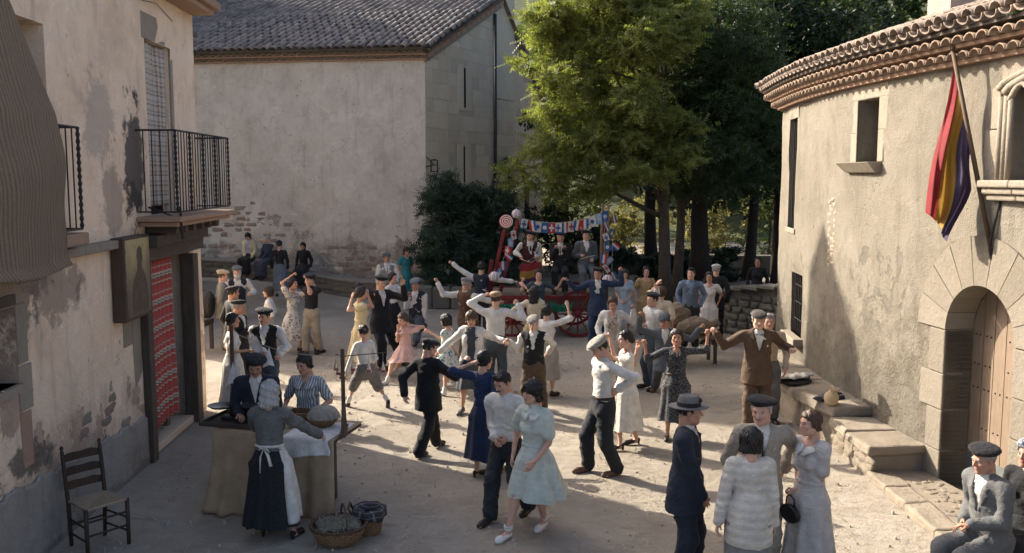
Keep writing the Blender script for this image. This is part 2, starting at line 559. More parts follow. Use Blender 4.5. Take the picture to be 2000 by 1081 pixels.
def make_hand(pose, h):
    s = SDF((-.09, -.1, -.06), (.09, .06, .22), h)
    s.cap((0, 0, -.045), (0, 0, .01), .026, .026, .0, q=.72)
    s.cap((.002, 0, .03), (.004, -.002, .075), .034, .038, .02, q=.42)
    s.cap((.022, -.008, .03), (.03, -.01, .05), .017, .014, .012)
    curl = {'relax': (22, 28, 22), 'fist': (72, 88, 55), 'open': (4, 8, 6), 'hold': (48, 60, 35)}[pose]
    for i, (x, z, L, r) in enumerate(((.031, .088, .072, .0088), (.0105, .094, .08, .0092), (-.0105, .09, .074, .0088), (-.030, .08, .058, .0078))):
        p = np.array([x, -.002, z]); ang = 0
        sp = (x * (.5 if pose == 'open' else .18)) * 1.0
        for j, fr in enumerate((.46, .3, .24)):
            ang += curl[j] * (1 + .06 * i)
            d = np.array([sp * 3 if j == 0 else sp, -math.sin(math.radians(ang)), math.cos(math.radians(ang))])
            q = p + d / np.linalg.norm(d) * L * fr
            s.cap(p, q, r * (1 - .08 * j), r * (.92 - .08 * j), .004)
            p = q
    th = {'relax': ((.03, -.01, .03), (.05, -.022, .062), (.05, -.036, .088)), 'fist': ((.03, -.012, .03), (.047, -.035, .062), (.018, -.056, .078)),
          'open': ((.03, -.006, .03), (.062, -.014, .058), (.078, -.02, .084)), 'hold': ((.03, -.012, .03), (.048, -.036, .062), (.03, -.058, .084))}[pose]
    s.cap(th[0], th[1], .013, .0105, .006); s.cap(th[1], th[2], .0105, .0085, .004)
    return s.mesh()

def make_shoe(kind):
    s = SDF((-.07, -.26, -.03), (.07, .12, .2), .008)
    if kind == 'shoe':
        s.cap((0, -.13, .032), (0, -.03, .045), .042, .038, 0); s.cap((0, -.03, .045), (0, .045, .05), .038, .036, .02)
        s.cap((0, -.17, .03), (0, -.13, .032), .033, .042, .02)
        s.cap((0, .03, .06), (0, .03, .085), .04, .038, .02)
        s.fn(lambda X, Y, Z: -Z)
        V, F = s.mesh(); m = np.where(V[F].mean(1)[:, 2] < .016, 1, 0)
    elif kind == 'heel':
        s.cap((0, -.13, .028), (0, -.04, .05), .036, .03, 0); s.cap((0, -.04, .05), (0, .05, .07), .03, .03, .02)
        s.cap((0, -.165, .022), (0, -.13, .026), .022, .034, .02)
        s.cap((0, .055, .06), (0, .06, .0), .022, .014, .006)
        s.ell((0, -.02, .1), (.026, .07, .036), .01, sub=True)
        s.fn(lambda X, Y, Z: -Z)
        V, F = s.mesh(); m = np.zeros(len(F), int)
    else:                                   # espadrille with ribbons round the ankle
        s.cap((0, -.13, .03), (0, .04, .036), .04, .035, 0); s.cap((0, -.165, .028), (0, -.13, .03), .03, .04, .02)
        s.ell((0, -.03, .085), (.028, .075, .04), .01, sub=True)
        for z in (.1, .118, .136):
            for a in range(14):
                t0, t1 = a / 14 * 6.283, (a + 1) / 14 * 6.283
                s.cap((.041 * math.cos(t0), .03 + .045 * math.sin(t0), z + .006 * math.sin(t0 * 2)), (.041 * math.cos(t1), .03 + .045 * math.sin(t1), z + .006 * math.sin(t1 * 2)), .0075, .0075, .001)
        s.fn(lambda X, Y, Z: -Z)
        V, F = s.mesh(); m = np.where(V[F].mean(1)[:, 2] < .016, 1, 0)
    return V, F, m

HEADS = {}; HAIRS = {}; HATS = {}; HANDS = {}; SHOES = {}; BEARDS = {}
def cached(d, key, f):
    if key not in d: d[key] = f()
    return d[key]

# ---- cloth, skin and hair materials
def cloth(col, pat='plain', col2=(.8, .8, .8), rough=.85):
    key = 'cloth_' + pat + '_' + '_'.join('%.2f' % c for c in (*col, *col2))
    if key in MATS: return MATS[key]
    t = NT(key); v = t.tc()
    n = t.noise(v, 9, 4)
    lo = tuple(c * .8 for c in col); hi = tuple(min(1, c * 1.15) for c in col)
    c = t.ramp(n, [(.3, lo), (.7, hi)])
    hgt = t.noise(v, 260, 2)
    if pat == 'dots':
        d = t.voro(v, 42, rnd=.35)
        c = t.mix(t.ramp(d, [(.22, 1.0), (.28, 0.0)]), c, col2)
    elif pat == 'smalldots':
        d = t.voro(v, 95, rnd=.7)
        c = t.mix(t.ramp(d, [(.24, .7), (.36, 0.0)]), c, col2)
    elif pat == 'floral':
        d = t.voro(v, 17); cc = t.voro(v, 17, out='Color')
        w = t.noise(v, 30, 2)
        c2 = t.ramp(t.sep(cc)[0], [(0, col2), (.5, tuple(x * .6 for x in col2)), (.55, (.1, .16, .1)), (1, tuple(min(1, x * 1.3) for x in col2))])
        c = t.mix(t.ramp(t.math('ADD', d, t.math('MULTIPLY', w, .35)), [(.46, 1.0), (.56, 0.0)]), c, c2)
    elif pat == 'stripes':
        s = t.wave(v, 11, 0, 'X', 0)
        c = t.mix(t.ramp(s, [(.45, 0.0), (.6, 1.0)]), c, col2)
    elif pat == 'knit':
        z = t.wave(v, 4.2, .8, 'Z', 2, 2)
        k = t.wave(v, 22, 2, 'Z', 2)
        k2 = t.wave(v, 26, 1, 'X', 1)
        hgt = t.math('ADD', t.math('MULTIPLY', z, 2.5), t.math('MULTIPLY', t.math('ADD', k, k2), .5))
        c = t.mix(t.ramp(z, [(.2, .32), (.6, 0.0)]), c, tuple(x * .66 for x in col))
    elif pat == 'pin':
        s = t.wave(v, 14, 0, 'X', 0)
        c = t.mix(t.ramp(s, [(.9, 0.0), (.97, .5)]), c, col2)
    elif pat == 'tweed':
        s = t.noise(v, 120, 2, .8)
        c = t.mix(t.ramp(s, [(.35, 0.0), (.65, .7)]), c, col2)
    elif pat == 'crepe':
        s = t.wave(v, 5, 3, 'Z', 3, 2)
        c = t.mix(t.ramp(s, [(.3, .0), (.8, .12)]), c, tuple(x * .75 for x in col))
    t.color(c); t.rough(rough)
    t.p.inputs['Sheen Weight'].default_value = .04
    t.p.inputs['Sheen Roughness'].default_value = .5
    f = t.noise(t.map(v, (1, 1, .6)), 22, 5, .62, .8)
    f2 = t.noise(t.map(v, (1, 1, 2.2), rot=(.5, .3, 0)), 11, 3, .5, 1.6)
    b = t.bump(t.math('ADD', f, t.math('MULTIPLY', f2, 1.3)), .42, .018)
    t.bump(hgt, .25 if pat != 'knit' else .45, .004 if pat != 'knit' else .005, b)
    MATS[key] = t.mat
    return t.mat

def skin(i):
    cols = [(.50, .29, .20), (.56, .34, .245), (.44, .245, .165), (.60, .39, .29)]
    c = cols[i % 4]; key = 'skin%d' % (i % 4)
    if key in MATS: return MATS[key]
    t = NT(key); v = t.tc()
    n = t.noise(v, 14, 4)
    t.color(t.ramp(n, [(.3, tuple(x * f for x, f in zip(c, (.9, .82, .8)))), (.7, c)]))
    t.rough(.52); t.p.inputs['Subsurface Weight'].default_value = .06
    t.p.inputs['Subsurface Radius'].default_value = (.01, .004, .002)
    t.bump(t.noise(v, 180, 2), .12, .003)
    MATS[key] = t.mat
    return t.mat

def hairmat(col):
    key = 'hair_' + '_'.join('%.2f' % c for c in col)
    if key in MATS: return MATS[key]
    t = NT(key); v = t.tc()
    n = t.noise(t.map(v, (60, 60, 8)), 3, 3)
    t.color(t.ramp(n, [(.3, tuple(x * .6 for x in col)), (.7, tuple(min(1, x * 1.5) for x in col))]))
    t.rough(.42); t.p.inputs['Specular IOR Level'].default_value = .45
    t.bump(n, .6, .006)
    MATS[key] = t.mat
    return t.mat
EYEW = plain('eye_white', (.62, .58, .54), .3, 0, bump=0)
EYED = plain('eye_dark', (.03, .018, .012), .15, 0, bump=0)
LIP = [plain('lip%d' % i, c, .5, .1, bump=0) for i, c in enumerate(((.36, .15, .125), (.42, .12, .11)))]
SOLE = plain('sole', (.05, .035, .025), .8)
BUTTON = plain('button', (.03, .025, .02), .35, 0, bump=0)
ROPE_SOLE = plain('rope_sole', (.45, .33, .2), .9)

def ik(a, tgt, l1, l2, pole):
    a = np.array(a, float); tgt = np.array(tgt, float)
    d = tgt - a; L = np.linalg.norm(d)
    Lc = min(max(L, abs(l1 - l2) + .01), (l1 + l2) * .998)
    u = d / (L + 1e-9); end = a + u * Lc
    x = (l1 * l1 - l2 * l2 + Lc * Lc) / (2 * Lc)
    y = math.sqrt(max(0, l1 * l1 - x * x))
    p = np.array(pole, float); p = p - u * (p @ u)
    p /= np.linalg.norm(p) + 1e-9
    return a + u * x + p * y, end

def frame_from(zdir, ydir):
    z = np.array(zdir, float); z /= np.linalg.norm(z) + 1e-9
    y = np.array(ydir, float); y = y - z * (y @ z); y /= np.linalg.norm(y) + 1e-9
    x = np.cross(y, z)
    return np.stack([x, y, z], 1)

def add_child(name, V, F, mats, par, midx=None, label=None):
    if len(V) == 0: return None
    o = link(name, mesh_from(name, V, np.asarray(F), mats if isinstance(mats, list) else [mats], midx, True), par)
    if label: o['label'] = label
    return o

NPERSON = [0]
def person(pos, rz, h, sex='m', label='', group=None, far=False, lean=0, side=0, twist=0, drop=0.0, hipx=0.0, hipy=0.0, head=(0, 0, 0),
           la=None, ra=None, lp='relax', rp='relax', lpole=None, rpole=None, lpalm=None, rpalm=None, lf=None, rf=None, seat=None, build=1.0, tone=0,
           hair=('short', (.02, .014, .01)), hat=None, face=None, shoes=('shoe', (.03, .02, .015)), wear=(), age='m', kneeout=0.1, elder=False, head_scale=1.0):
    NPERSON[0] += 1
    seed = NPERSON[0] * 1.37
    fem = sex in ('f', 'c')
    q_ = .029 if far else (.0135 if pos[1] < 10.3 else .0175)         # cloth cell
    qb = .034 if far else .026          # body cell
    # ---------------- skeleton
    hip = np.array([hipx, hipy, .52 * h - drop])
    if seat is not None: hip = np.array([hipx, hipy, seat + .085 * h])
    Rt = rot('Y', side) @ rot('X', lean)
    Rs = Rt @ rot('Z', twist)
    T = lambda x, y, z: Rt @ (np.array([x, y, z]) * h) + hip
    shw = (.115 if not fem else .098) * (1 if sex != 'c' else .95) * (.5 + .5 * build)
    neck = T(0, .005, .312)
    SH = {1: Rs @ (np.array([shw, .003, .278]) * h) + hip, -1: Rs @ (np.array([-shw, .003, .278]) * h) + hip}
    Rh = Rt @ rot('Z', head[0]) @ rot('X', head[1]) @ rot('Y', head[2])
    if abs(lean) > 0: Rh = rot('Y', side * .4) @ rot('X', lean * .4) @ rot('Z', head[0]) @ rot('X', head[1]) @ rot('Y', head[2])
    hs = h / 1.72 * (1.0 if sex != 'c' else 1.13) * head_scale
    if sex == 'f': hs *= 1.02
    hc = neck + Rt @ np.array([0, -.012 * h, .052 * h]) + Rh @ np.array([0, -.008, .074 * hs * 1.0])
    arms = {}
    for sg, tgt, pole in ((1, la, lpole), (-1, ra, rpole)):
        if tgt is None:
            tgt = SH[sg] + np.array([sg * .045 * h, -.03 * h, -.325 * h])
        tgt = np.array(tgt, float)
        if pole is None:
            up = tgt[2] - SH[sg][2]
            pole = (sg * .5, .8, -.5) if up < -.1 * h else (sg * .35, .35, -1)
        d = tgt - SH[sg]
        w_t = tgt - d / (np.linalg.norm(d) + 1e-9) * .035 * h
        e, w = ik(SH[sg], w_t, .172 * h, .152 * h, pole)
        arms[sg] = (SH[sg], e, w)
    LEG = .2305 if seat is None else .245
    if seat is None:
        # lower the pelvis just enough for both feet to reach
        for _ in range(12):
            bad = 0.0
            for sg, ft in ((1, lf), (-1, rf)):
                f_ = ft if ft is not None else (sg * .065 * h, 0.0, 0.0)
                bad = max(bad, np.linalg.norm(T(sg * .052, 0, -.02) - np.array([f_[0], f_[1], f_[2] + .047 * h])) - 2 * LEG * h * .996)
            if bad <= 0: break
            dz = min(.03, bad + .004)
            hip[2] -= dz; neck[2] -= dz; hc[2] -= dz
            for q in SH: SH[q][2] -= dz
            arms = {q: tuple(p_ - np.array([0, 0, dz]) for p_ in arms[q]) for q in arms}
    legs = {}
    HP = {1: T(.052, 0, -.02), -1: T(-.052, 0, -.02)}
    for sg, ft in ((1, lf), (-1, rf)):
        if ft is None:
            ft = (sg * .065 * h, 0.0, 0.0, sg * 12) if seat is None else (sg * .07 * h, -.26 * h, 0.0, sg * 8)
        fx, fy, fz = ft[:3]; yaw = ft[3] if len(ft) > 3 else sg * 10
        pit = ft[4] if len(ft) > 4 else 0
        ank = np.array([fx, fy, fz + .047 * h])
        k, a = ik(HP[sg], ank, LEG * h, LEG * h, (sg * kneeout, -1, .12))
        legs[sg] = (HP[sg], k, a, yaw, pit)
    # ---------------- bounds
    pts = [hip, neck, hc] + [p for a in arms.values() for p in a] + [p for l in legs.values() for p in l[:3]]
    lo = np.min(pts, 0) - .16 * h; hi = np.max(pts, 0) + .16 * h
    lo[2] = max(lo[2], -.02)
    fr = (hip.astype(np.float32), Rt.astype(np.float32))
    b = build
    def torso(s, t=0.0, k=.03, lowz=None):
        H = h
        if not fem:
            s.cap((0, 0, .135 * H), (0, -.004 * H, .235 * H), .080 * H * b + t, .087 * H * b + t, k, fr, .70 + .06 * (b - 1))
            s.cap((0, -.012 * H * (b - .9) * 3, .045 * H), (0, -.01 * H * (b - .9) * 3, .135 * H), .076 * H * b + t, .075 * H * b + t, k, fr, .76 + .25 * max(0, b - 1))
            s.cap((-.018 * H, 0, -.025 * H), (.018 * H, 0, -.025 * H), .079 * H * b + t, .079 * H * b + t, k, fr, .86)
            s.cap((0, 0, .04 * H), (0, 0, -.02 * H), .083 * H * b + t, .085 * H * b + t, k, fr, .8)
            s.cap(Rt.T @ (SH[-1] - hip) * [.78, 1, 1] , Rt.T @ (SH[1] - hip) * [.78, 1, 1], .037 * H + t * .8, .037 * H + t * .8, k, fr, .92)
            s.cap((0, .004 * H, .265 * H), (0, .004 * H, .292 * H), .05 * H + t * .7, .034 * H + t * .5, k, fr, .9)
        else:
            c = .93 if sex == 'c' else 1.0
            s.cap((0, 0, .15 * H), (0, 0, .23 * H), .073 * H * b + t, .082 * H * b * c + t, k, fr, .72)
            s.cap((0, 0, .075 * H), (0, 0, .15 * H), .068 * H * b + t, .07 * H * b + t, k, fr, .8 + .15 * max(0, b - 1))
            s.cap((-.02 * H, .004 * H, -.02 * H), (.02 * H, .004 * H, -.02 * H), .078 * H * b * c + t, .078 * H * b * c + t, k, fr, .86)
            s.cap((0, 0, .05 * H), (0, .003 * H, -.01 * H), .074 * H * b + t, .088 * H * b * c + t, k, fr, .84)
            s.cap(Rt.T @ (SH[-1] - hip) * [.78, 1, 1], Rt.T @ (SH[1] - hip) * [.78, 1, 1], .031 * H + t * .8, .031 * H + t * .8, k, fr, .92)
            s.cap((0, .004 * H, .262 * H), (0, .004 * H, .288 * H), .04 * H + t * .7, .028 * H + t * .5, k, fr, .9)
            if sex == 'f':
                for x in (-1, 1):
                    s.cap((x * .042 * H, -.034 * H, .195 * H), (x * .040 * H, -.042 * H * (1 + .2 * (b - 1)), .186 * H), .033 * H * b + t, .030 * H * b + t, k, fr)
    ar = .9 if fem else 1.0
    if sex == 'c': ar = .85
    def arm(s, sg, t=0.0, to=1.0, k=.025, flare=0.0, skinny=False):
        S, E, W = arms[sg]
        if to <= .5:
            M = S + (E - S) * (to / .5)
            s.cap(S, M, .0315 * h * ar + t, .028 * h * ar + t + flare, k)
        else:
            M = E + (W - E) * ((to - .5) / .5)
            s.cap(S, E, .0315 * h * ar + t, .0255 * h * ar + t, k)
            s.cap(E, M, .0255 * h * ar + t, .0195 * h * ar + t + flare, k)
    def leg(s, sg, t=0.0, k=.03, cuff=None):
        A, K, N = legs[sg][:3]
        lr = .93 if fem else 1.0
        if cuff is None:
            s.cap(A, K, .06 * h * lr + t, .036 * h * lr + t, k)
            M = K + (N - K) * .3 + np.array([0, .012 * h, 0])
            s.cap(K, M, .034 * h * lr + t, .036 * h * lr + t, k); s.cap(M, N, .035 * h * lr + t, .0205 * h * lr + t, k)
        else:
            s.cap(A, K, .056 * h + t, .046 * h + t, k)
            M = K + (N - K) * cuff
            s.cap(K, M, .045 * h + t, .043 * h + t, k)
    # ---------------- body (one continuous mesh), head and hands grown on at finer grain
    s = SDF(lo, hi, qb)
    torso(s, -.004)
    s.cap(neck - Rt @ np.array([0, 0, .03 * h]), hc + Rh @ np.array([0, .035, -.055]) * hs, (.036 if not fem else .029) * h, (.035 if not fem else .028) * h, .02)
    for sg in (1, -1):
        arm(s, sg, -.004); leg(s, sg, -.014 if any(w_[0] == 'trousers' for w_ in wear) else -.004)
        A, K, N, yaw, pit = legs[sg]
        fd = rot('Z', yaw) @ np.array([0, -1, 0]); s.cap(N + np.array([0, 0, -.018 * h]), N + fd * .085 * h + np.array([0, 0, -.028 * h]), .02 * h, .014 * h, .02)
    V, F = s.mesh()
    parts = [(V, F, 0)]
    hk = 'c' if sex == 'c' else ('f' if fem else 'm')
    hv = np.array([1 + .05 * math.sin(seed * 5.1), 1 + .03 * math.sin(seed * 3.3), 1 + .035 * math.sin(seed * 7.7)])
    for v, f, m in cached(HEADS, (hk, far), lambda: make_head(hk, .0125 if far else .0078)):
        parts.append(((v * hs * hv) @ Rh.T + hc, f, m))
    for sg, pose, palm in ((1, lp, lpalm), (-1, rp, rpalm)):
        v, f = cached(HANDS, (pose, far), lambda: make_hand(pose, .0105 if far else .007))
        S, E, W = arms[sg]
        zd = W - E
        if palm is None:
            palm = (-sg * .8, .25, 0) if zd[2] < -.3 * np.linalg.norm(zd) else (0, -.4, -1)
        # hand frame: fingers +z, palm normal -y, thumb +x (mirrored for the other hand)
        Rm = frame_from(zd, -np.array(palm, float))
        vv = v.copy()
        thumb_fwd = (Rm @ np.array([1, 0, 0]))
        want = np.array([0, -1, .35]) if zd[2] < .5 * np.linalg.norm(zd) else np.array([-sg, -.4, 0])
        ff = f
        if thumb_fwd @ want < 0:
            vv[:, 0] *= -1; ff = f[:, ::-1]
        hsz = h / 1.72 * (.93 if sex == 'f' else 1.0)
        parts.append(((vv * hsz) @ Rm.T + W, ff, 0))
    VV = []; FF = []; MM = []; o_ = 0
    for v, f, m in parts:
        VV.append(v); FF.append(np.asarray(f) + o_); MM.append(np.full(len(f), m)); o_ += len(v)
    hcol = hair[1] if hair else (.3, .28, .26)
    me = mesh_from('person', np.concatenate(VV), np.concatenate(FF), [skin(tone), EYEW, EYED, hairmat(tuple(c * .8 for c in hcol)), LIP[1 if fem and sex != 'c' else 0]], np.concatenate(MM), True)
    body = link('person', me, None, label, 'person', group)
    body.location = pos; body.rotation_euler = (0, 0, math.radians(rz))
    # ---------------- hair and hat (shared meshes placed by the head)
    Mh = Matrix.Translation(Vector(hc)) @ Matrix([list(r) for r in Rh]).to_4x4() @ Matrix.Diagonal((hs * hv[0], hs * hv[1], hs * hv[2], 1))
    def on_head(name, key, maker, dct, mat, lab=None):
        def mk():
            v, f = maker()
            return mesh_from(name, v, f, [mat], None, True)
        me_ = cached(dct, key, mk)
        o = link(name, me_, body)
        o.matrix_local = Mh
        if lab: o['label'] = lab
        o.material_slots[0].link = 'OBJECT'; o.material_slots[0].material = mat
        return o
    if hair: on_head('hair', hair[0], lambda: make_hair(hair[0]), HAIRS, hairmat(hair[1]))
    if face: on_head('moustache' if face[0] == 'moustache' else 'beard', face[0], lambda: make_beard(face[0]), BEARDS, hairmat(face[1]))
    if hat:
        if hat[0] == 'fedora':
            mb = MB()
            mb.lathe([(0, .125), (.03, .128), (.062, .15), (.078, .145), (.088, .115), (.096, .055), (.1, .05), (.13, .043), (.162, .05), (.163, .046), (.13, .037), (.092, .044), (.09, .05)], (0, .012, 0), 28, 0, None, .92, 1.12)
            o = mb.build('hat', cloth(hat[1], 'plain', rough=.8), body, True); o.matrix_local = Mh @ Matrix.Rotation(math.radians(-4), 4, 'X')
            mb = MB(); mb.lathe([(.0985, .052), (.096, .09), (.091, .09), (.091, .052)], (0, .012, 0), 28, 0, None, .92, 1.12)
            o2 = mb.build('hat_band', cloth((.015, .015, .018)), o, True)
        else:
            on_head('hat', hat[0], lambda: make_hat(hat[0]), HATS, cloth(hat[1], hat[2] if len(hat) > 2 else 'plain', tuple(min(1, c * 2.2) for c in hat[1])))
    # ---------------- shoes
    if shoes:
        for sg in (1, -1):
            A, K, N, yaw, pit = legs[sg]
            def mk():
                v, f, m = make_shoe(shoes[0])
                return mesh_from('shoe', v, f, [SOLE, SOLE], m, True)
            me_ = cached(SHOES, shoes[0], mk)
            o = link('shoe', me_, body)
            R_ = Matrix.Rotation(math.radians(yaw), 4, 'Z') @ Matrix.Rotation(math.radians(pit), 4, 'X')
            sc = h / 1.72
            o.matrix_local = Matrix.Translation(Vector(N)) @ R_ @ Matrix.Scale(sc, 4) @ Matrix.Translation((0, -.025, -.0795))
            o.material_slots[0].link = 'OBJECT'; o.material_slots[0].material = plain('shoe_%.2f_%.2f' % (shoes[1][0], shoes[1][2]), shoes[1], .5, .15)
            o.material_slots[1].link = 'OBJECT'; o.material_slots[1].material = ROPE_SOLE if shoes[0] == 'rope' else SOLE
    # ---------------- clothes
    def V_open(zb, wtop, zt=.305, cut=.02):
        # region opened at the front, in the torso frame
        def f(X, Y, Z):
            dx, dy, dz = X - hip[0], Y - hip[1], Z - hip[2]
            px = dx * Rt[0, 0] + dy * Rt[1, 0] + dz * Rt[2, 0]; py = dx * Rt[0, 1] + dy * Rt[1, 1] + dz * Rt[2, 1]; pz = dx * Rt[0, 2] + dy * Rt[1, 2] + dz * Rt[2, 2]
            w = np.clip((pz - zb * h) / ((zt - zb) * h), 0, 1.3) * wtop * h
            w = np.where(pz < zb * h, -.02, w)
            return -np.maximum(np.maximum(np.abs(px) - w, py + cut * h), (pz - .36 * h))
        return f
    def lapels(zb, wtop, lw=.036, amt=.006):
        def f(X, Y, Z):
            dx, dy, dz = X - hip[0], Y - hip[1], Z - hip[2]
            px = dx * Rt[0, 0] + dy * Rt[1, 0] + dz * Rt[2, 0]; py = dx * Rt[0, 1] + dy * Rt[1, 1] + dz * Rt[2, 1]; pz = dx * Rt[0, 2] + dy * Rt[1, 2] + dz * Rt[2, 2]
            u = np.clip((pz - zb * h) / ((.305 - zb) * h), 0, 1)
            w = u * wtop * h; l = w + lw * h * np.clip(u * 2.2, 0, 1) * np.where(u > .78, .55, 1.0)
            m = ((np.abs(px) < l) & (pz > zb * h) & (py < 0) & (pz < .31 * h)).astype(np.float32)
            return -amt * m
        return f
    def clipz(zlo, zhi=None):
        def f(X, Y, Z):
            dx, dy, dz = X - hip[0], Y - hip[1], Z - hip[2]
            pz = dx * Rt[0, 2] + dy * Rt[1, 2] + dz * Rt[2, 2]
            d = zlo * h - pz
            return d if zhi is None else np.maximum(d, pz - zhi * h)
        return f
    fronts = {}
    for g in wear:
        kind = g[0]; mat = g[1]; opt = g[2] if len(g) > 2 else {}
        if kind in ('shirt', 'blouse', 'vest', 'jacket', 'cardigan', 'bodice', 'sweater'):
            s = SDF(lo, hi, q_)
            t = {'shirt': .011, 'blouse': .011, 'bodice': .011, 'vest': .021, 'jacket': .029, 'cardigan': .024, 'sweater': .018}[kind] * h / 1.7 + opt.get('t', 0)
            torso(s, t)
            low = opt.get('low', {'shirt': .035, 'blouse': .05, 'bodice': .06, 'vest': -.01, 'jacket': -.115, 'cardigan': -.08, 'sweater': -.05}[kind])
            if low < -.02:
                wd = (.088 if not fem else .09) * b * h
                s.cap((0, 0, .03 * h), (0, 0, low * h), wd * (1.0 if low > -.1 or not fem else 1.2) + t, wd * (1.2 if not fem else (1.1 if low > -.1 else 1.3)) + t, .03, fr, .86 if low > -.12 or not fem else .94)
            if seat is not None: low = max(low, -.02)
            s.fn(clipz(low))
            if kind in ('vest',): s.fn(V_open(.15, .04))
            if kind == 'jacket':
                zb = opt.get('vb', .145)
                s.fn(V_open(zb, .038))
                s.fn(V_open(-.25, opt.get('gap', .004), -.11, .02)) if opt.get('open') else None
            if kind == 'cardigan': s.fn(V_open(-.35, opt.get('gap', .032), .0, .02))
            if opt.get('neck') == 'v': s.fn(V_open(.225, .04))
            if opt.get('neck') == 'scoop': s.fn(V_open(.262, .062, .30, .0))
            if opt.get('neck') in ('collar', 'tie'):
                s.cap(T(0, .004, .285), T(0, -.006, .335), (.043 if not fem else .037) * h, (.037 if not fem else .032) * h, .008)
                s.fn(clipz(low, .338))
            under = kind in ('shirt', 'blouse', 'bodice') and any(w_[0] in ('jacket', 'cardigan', 'sweater') for w_ in wear)
            sl = 0 if under else opt.get('sleeve', {'vest': 0, 'shirt': .97, 'jacket': .98, 'cardigan': .97, 'sweater': .97, 'blouse': .97, 'bodice': .3}[kind])
            if sl > 0:
                ts = min(t, .02) * .85 + (.003 if kind in ('shirt', 'blouse') and sl > .5 else 0)
                for sg in (1, -1):
                    arm(s, sg, ts, sl, .022, opt.get('flare', .004 if sl > .5 else .012))
            V, F = s.mesh()
            V = wrinkle(V, F, opt.get('wr', {'jacket': .0060, 'vest': .0045}.get(kind, .0075)), 16, 20, seed + t * 100)
            nm = opt.get('name', {'bodice': 'bodice', 'vest': 'waistcoat'}.get(kind, kind))
            o = add_child(nm, V, F, mat, body)
            fronts[kind] = s
            def onf(x, zz, lift):
                p = T(x / h, 0, zz); return (float(p[0]), s.front(p[0], p[2], float(p[1]) - .1) - lift, float(p[2]))
            if kind == 'jacket' and abs(lean) < 20:
                zb = opt.get('vb', .145); n_ = 7
                for sg in (1, -1):
                    LV = []; 
                    for i_ in range(n_ + 1):
                        u_ = i_ / n_; zz = zb + (.285 - zb) * u_
                        xi = max(.004, u_ * .034) * h; xo = xi + h * (.006 + .036 * min(1, u_ * 1.5)) * (1 if u_ < .74 else (.62 if u_ < .86 else .9))
                        y0 = onf(sg * (xi + .012), zz, .004)[1]; y1 = onf(sg * xo, zz, .007)[1]
                        p = T(sg * xi / h, 0, zz); q = T(sg * xo / h, 0, zz - .008)
                        LV += [(p[0], min(y0, y1 + .02), p[2]), (q[0], y1, q[2])]
                    LF = [(2 * i_, 2 * i_ + 1, 2 * i_ + 3, 2 * i_ + 2) if sg > 0 else (2 * i_ + 1, 2 * i_, 2 * i_ + 2, 2 * i_ + 3) for i_ in range(n_)]
                    o_l = add_child('lapel', np.array(LV), LF, mat, body)
                    m_ = o_l.modifiers.new('sol', 'SOLIDIFY'); m_.thickness = .007; m_.offset = 0
            if kind in ('jacket', 'vest') and not far:
                for zz in ((.135, .085, .035) if kind == 'jacket' else (.14, .105, .07, .035)):
                    v_, f_ = small_ball((0, 0, 0), (.008, .005, .008), 7, 5)
                    me_b = cached(SHOES, 'button', lambda: mesh_from('button', v_, f_, [BUTTON], None, True))
                    link('button', me_b, body).location = onf(.012, zz, .003)
            if kind == 'shirt' and opt.get('neck') in ('collar', 'tie') and not far:
                for sg in (1, -1):
                    a0 = T(sg * .008, -.04, .318); a1 = T(sg * .038, -.012, .322); 
                    b0 = onf(sg * .045 * h, .272, .010); b1 = onf(sg * .012 * h, .283, .012)
                    o_l = add_child('collar', np.array([a0, a1, b0, b1]), [(0, 1, 2, 3) if sg < 0 else (3, 2, 1, 0)], mat, body)
                    m_ = o_l.modifiers.new('sol', 'SOLIDIFY'); m_.thickness = .006; m_.offset = 0
        elif kind == 'trousers':
            s = SDF(lo, hi, q_)
            t = .012 * h / 1.7
            if not fem or True:
                s.cap((-.018 * h, 0, -.025 * h), (.018 * h, 0, -.025 * h), .083 * h * b + t, .083 * h * b + t, .03, fr, .88)
                s.cap((0, 0, .055 * h), (0, 0, -.02 * h), .085 * h * b + t, .087 * h * b + t, .03, fr, .82)
            s.fn(clipz(-.3, opt.get('top', .062)))
            for sg in (1, -1): leg(s, sg, t * .6 + opt.get('t', 0), .03, opt.get('cuff', .93))
            V, F = s.mesh()
            V = wrinkle(V, F, .0085, 15, 11, seed + 5)
            add_child('trousers', V, F, mat, body)
            if opt.get('belt'):
                s = SDF(lo, hi, q_ * .8)
                torso(s, .017 * h / 1.7); s.fn(clipz(.042, .066))
                V, F = s.mesh(); add_child('belt', V, F, opt['belt'], body)
        elif kind == 'skirt':
            # hanging cloth: radius at each height covers the legs, then flares to the hem
            hem = opt.get('hem', .22) * h; top = .075
            fl = opt.get('flare', .05); n = 56 if not far else 36; rows = 26 if not far else 16
            pl = opt.get('pleats', 9); pa = opt.get('amp', .02); sw = opt.get('swing', (0, 0))
            z0 = (hip + Rt @ np.array([0, 0, top * h]))[2]
            th = np.linspace(0, 2 * math.pi, n, endpoint=False)
            V = []; prev = np.zeros(n)
            w0 = .072 * b * h + .016
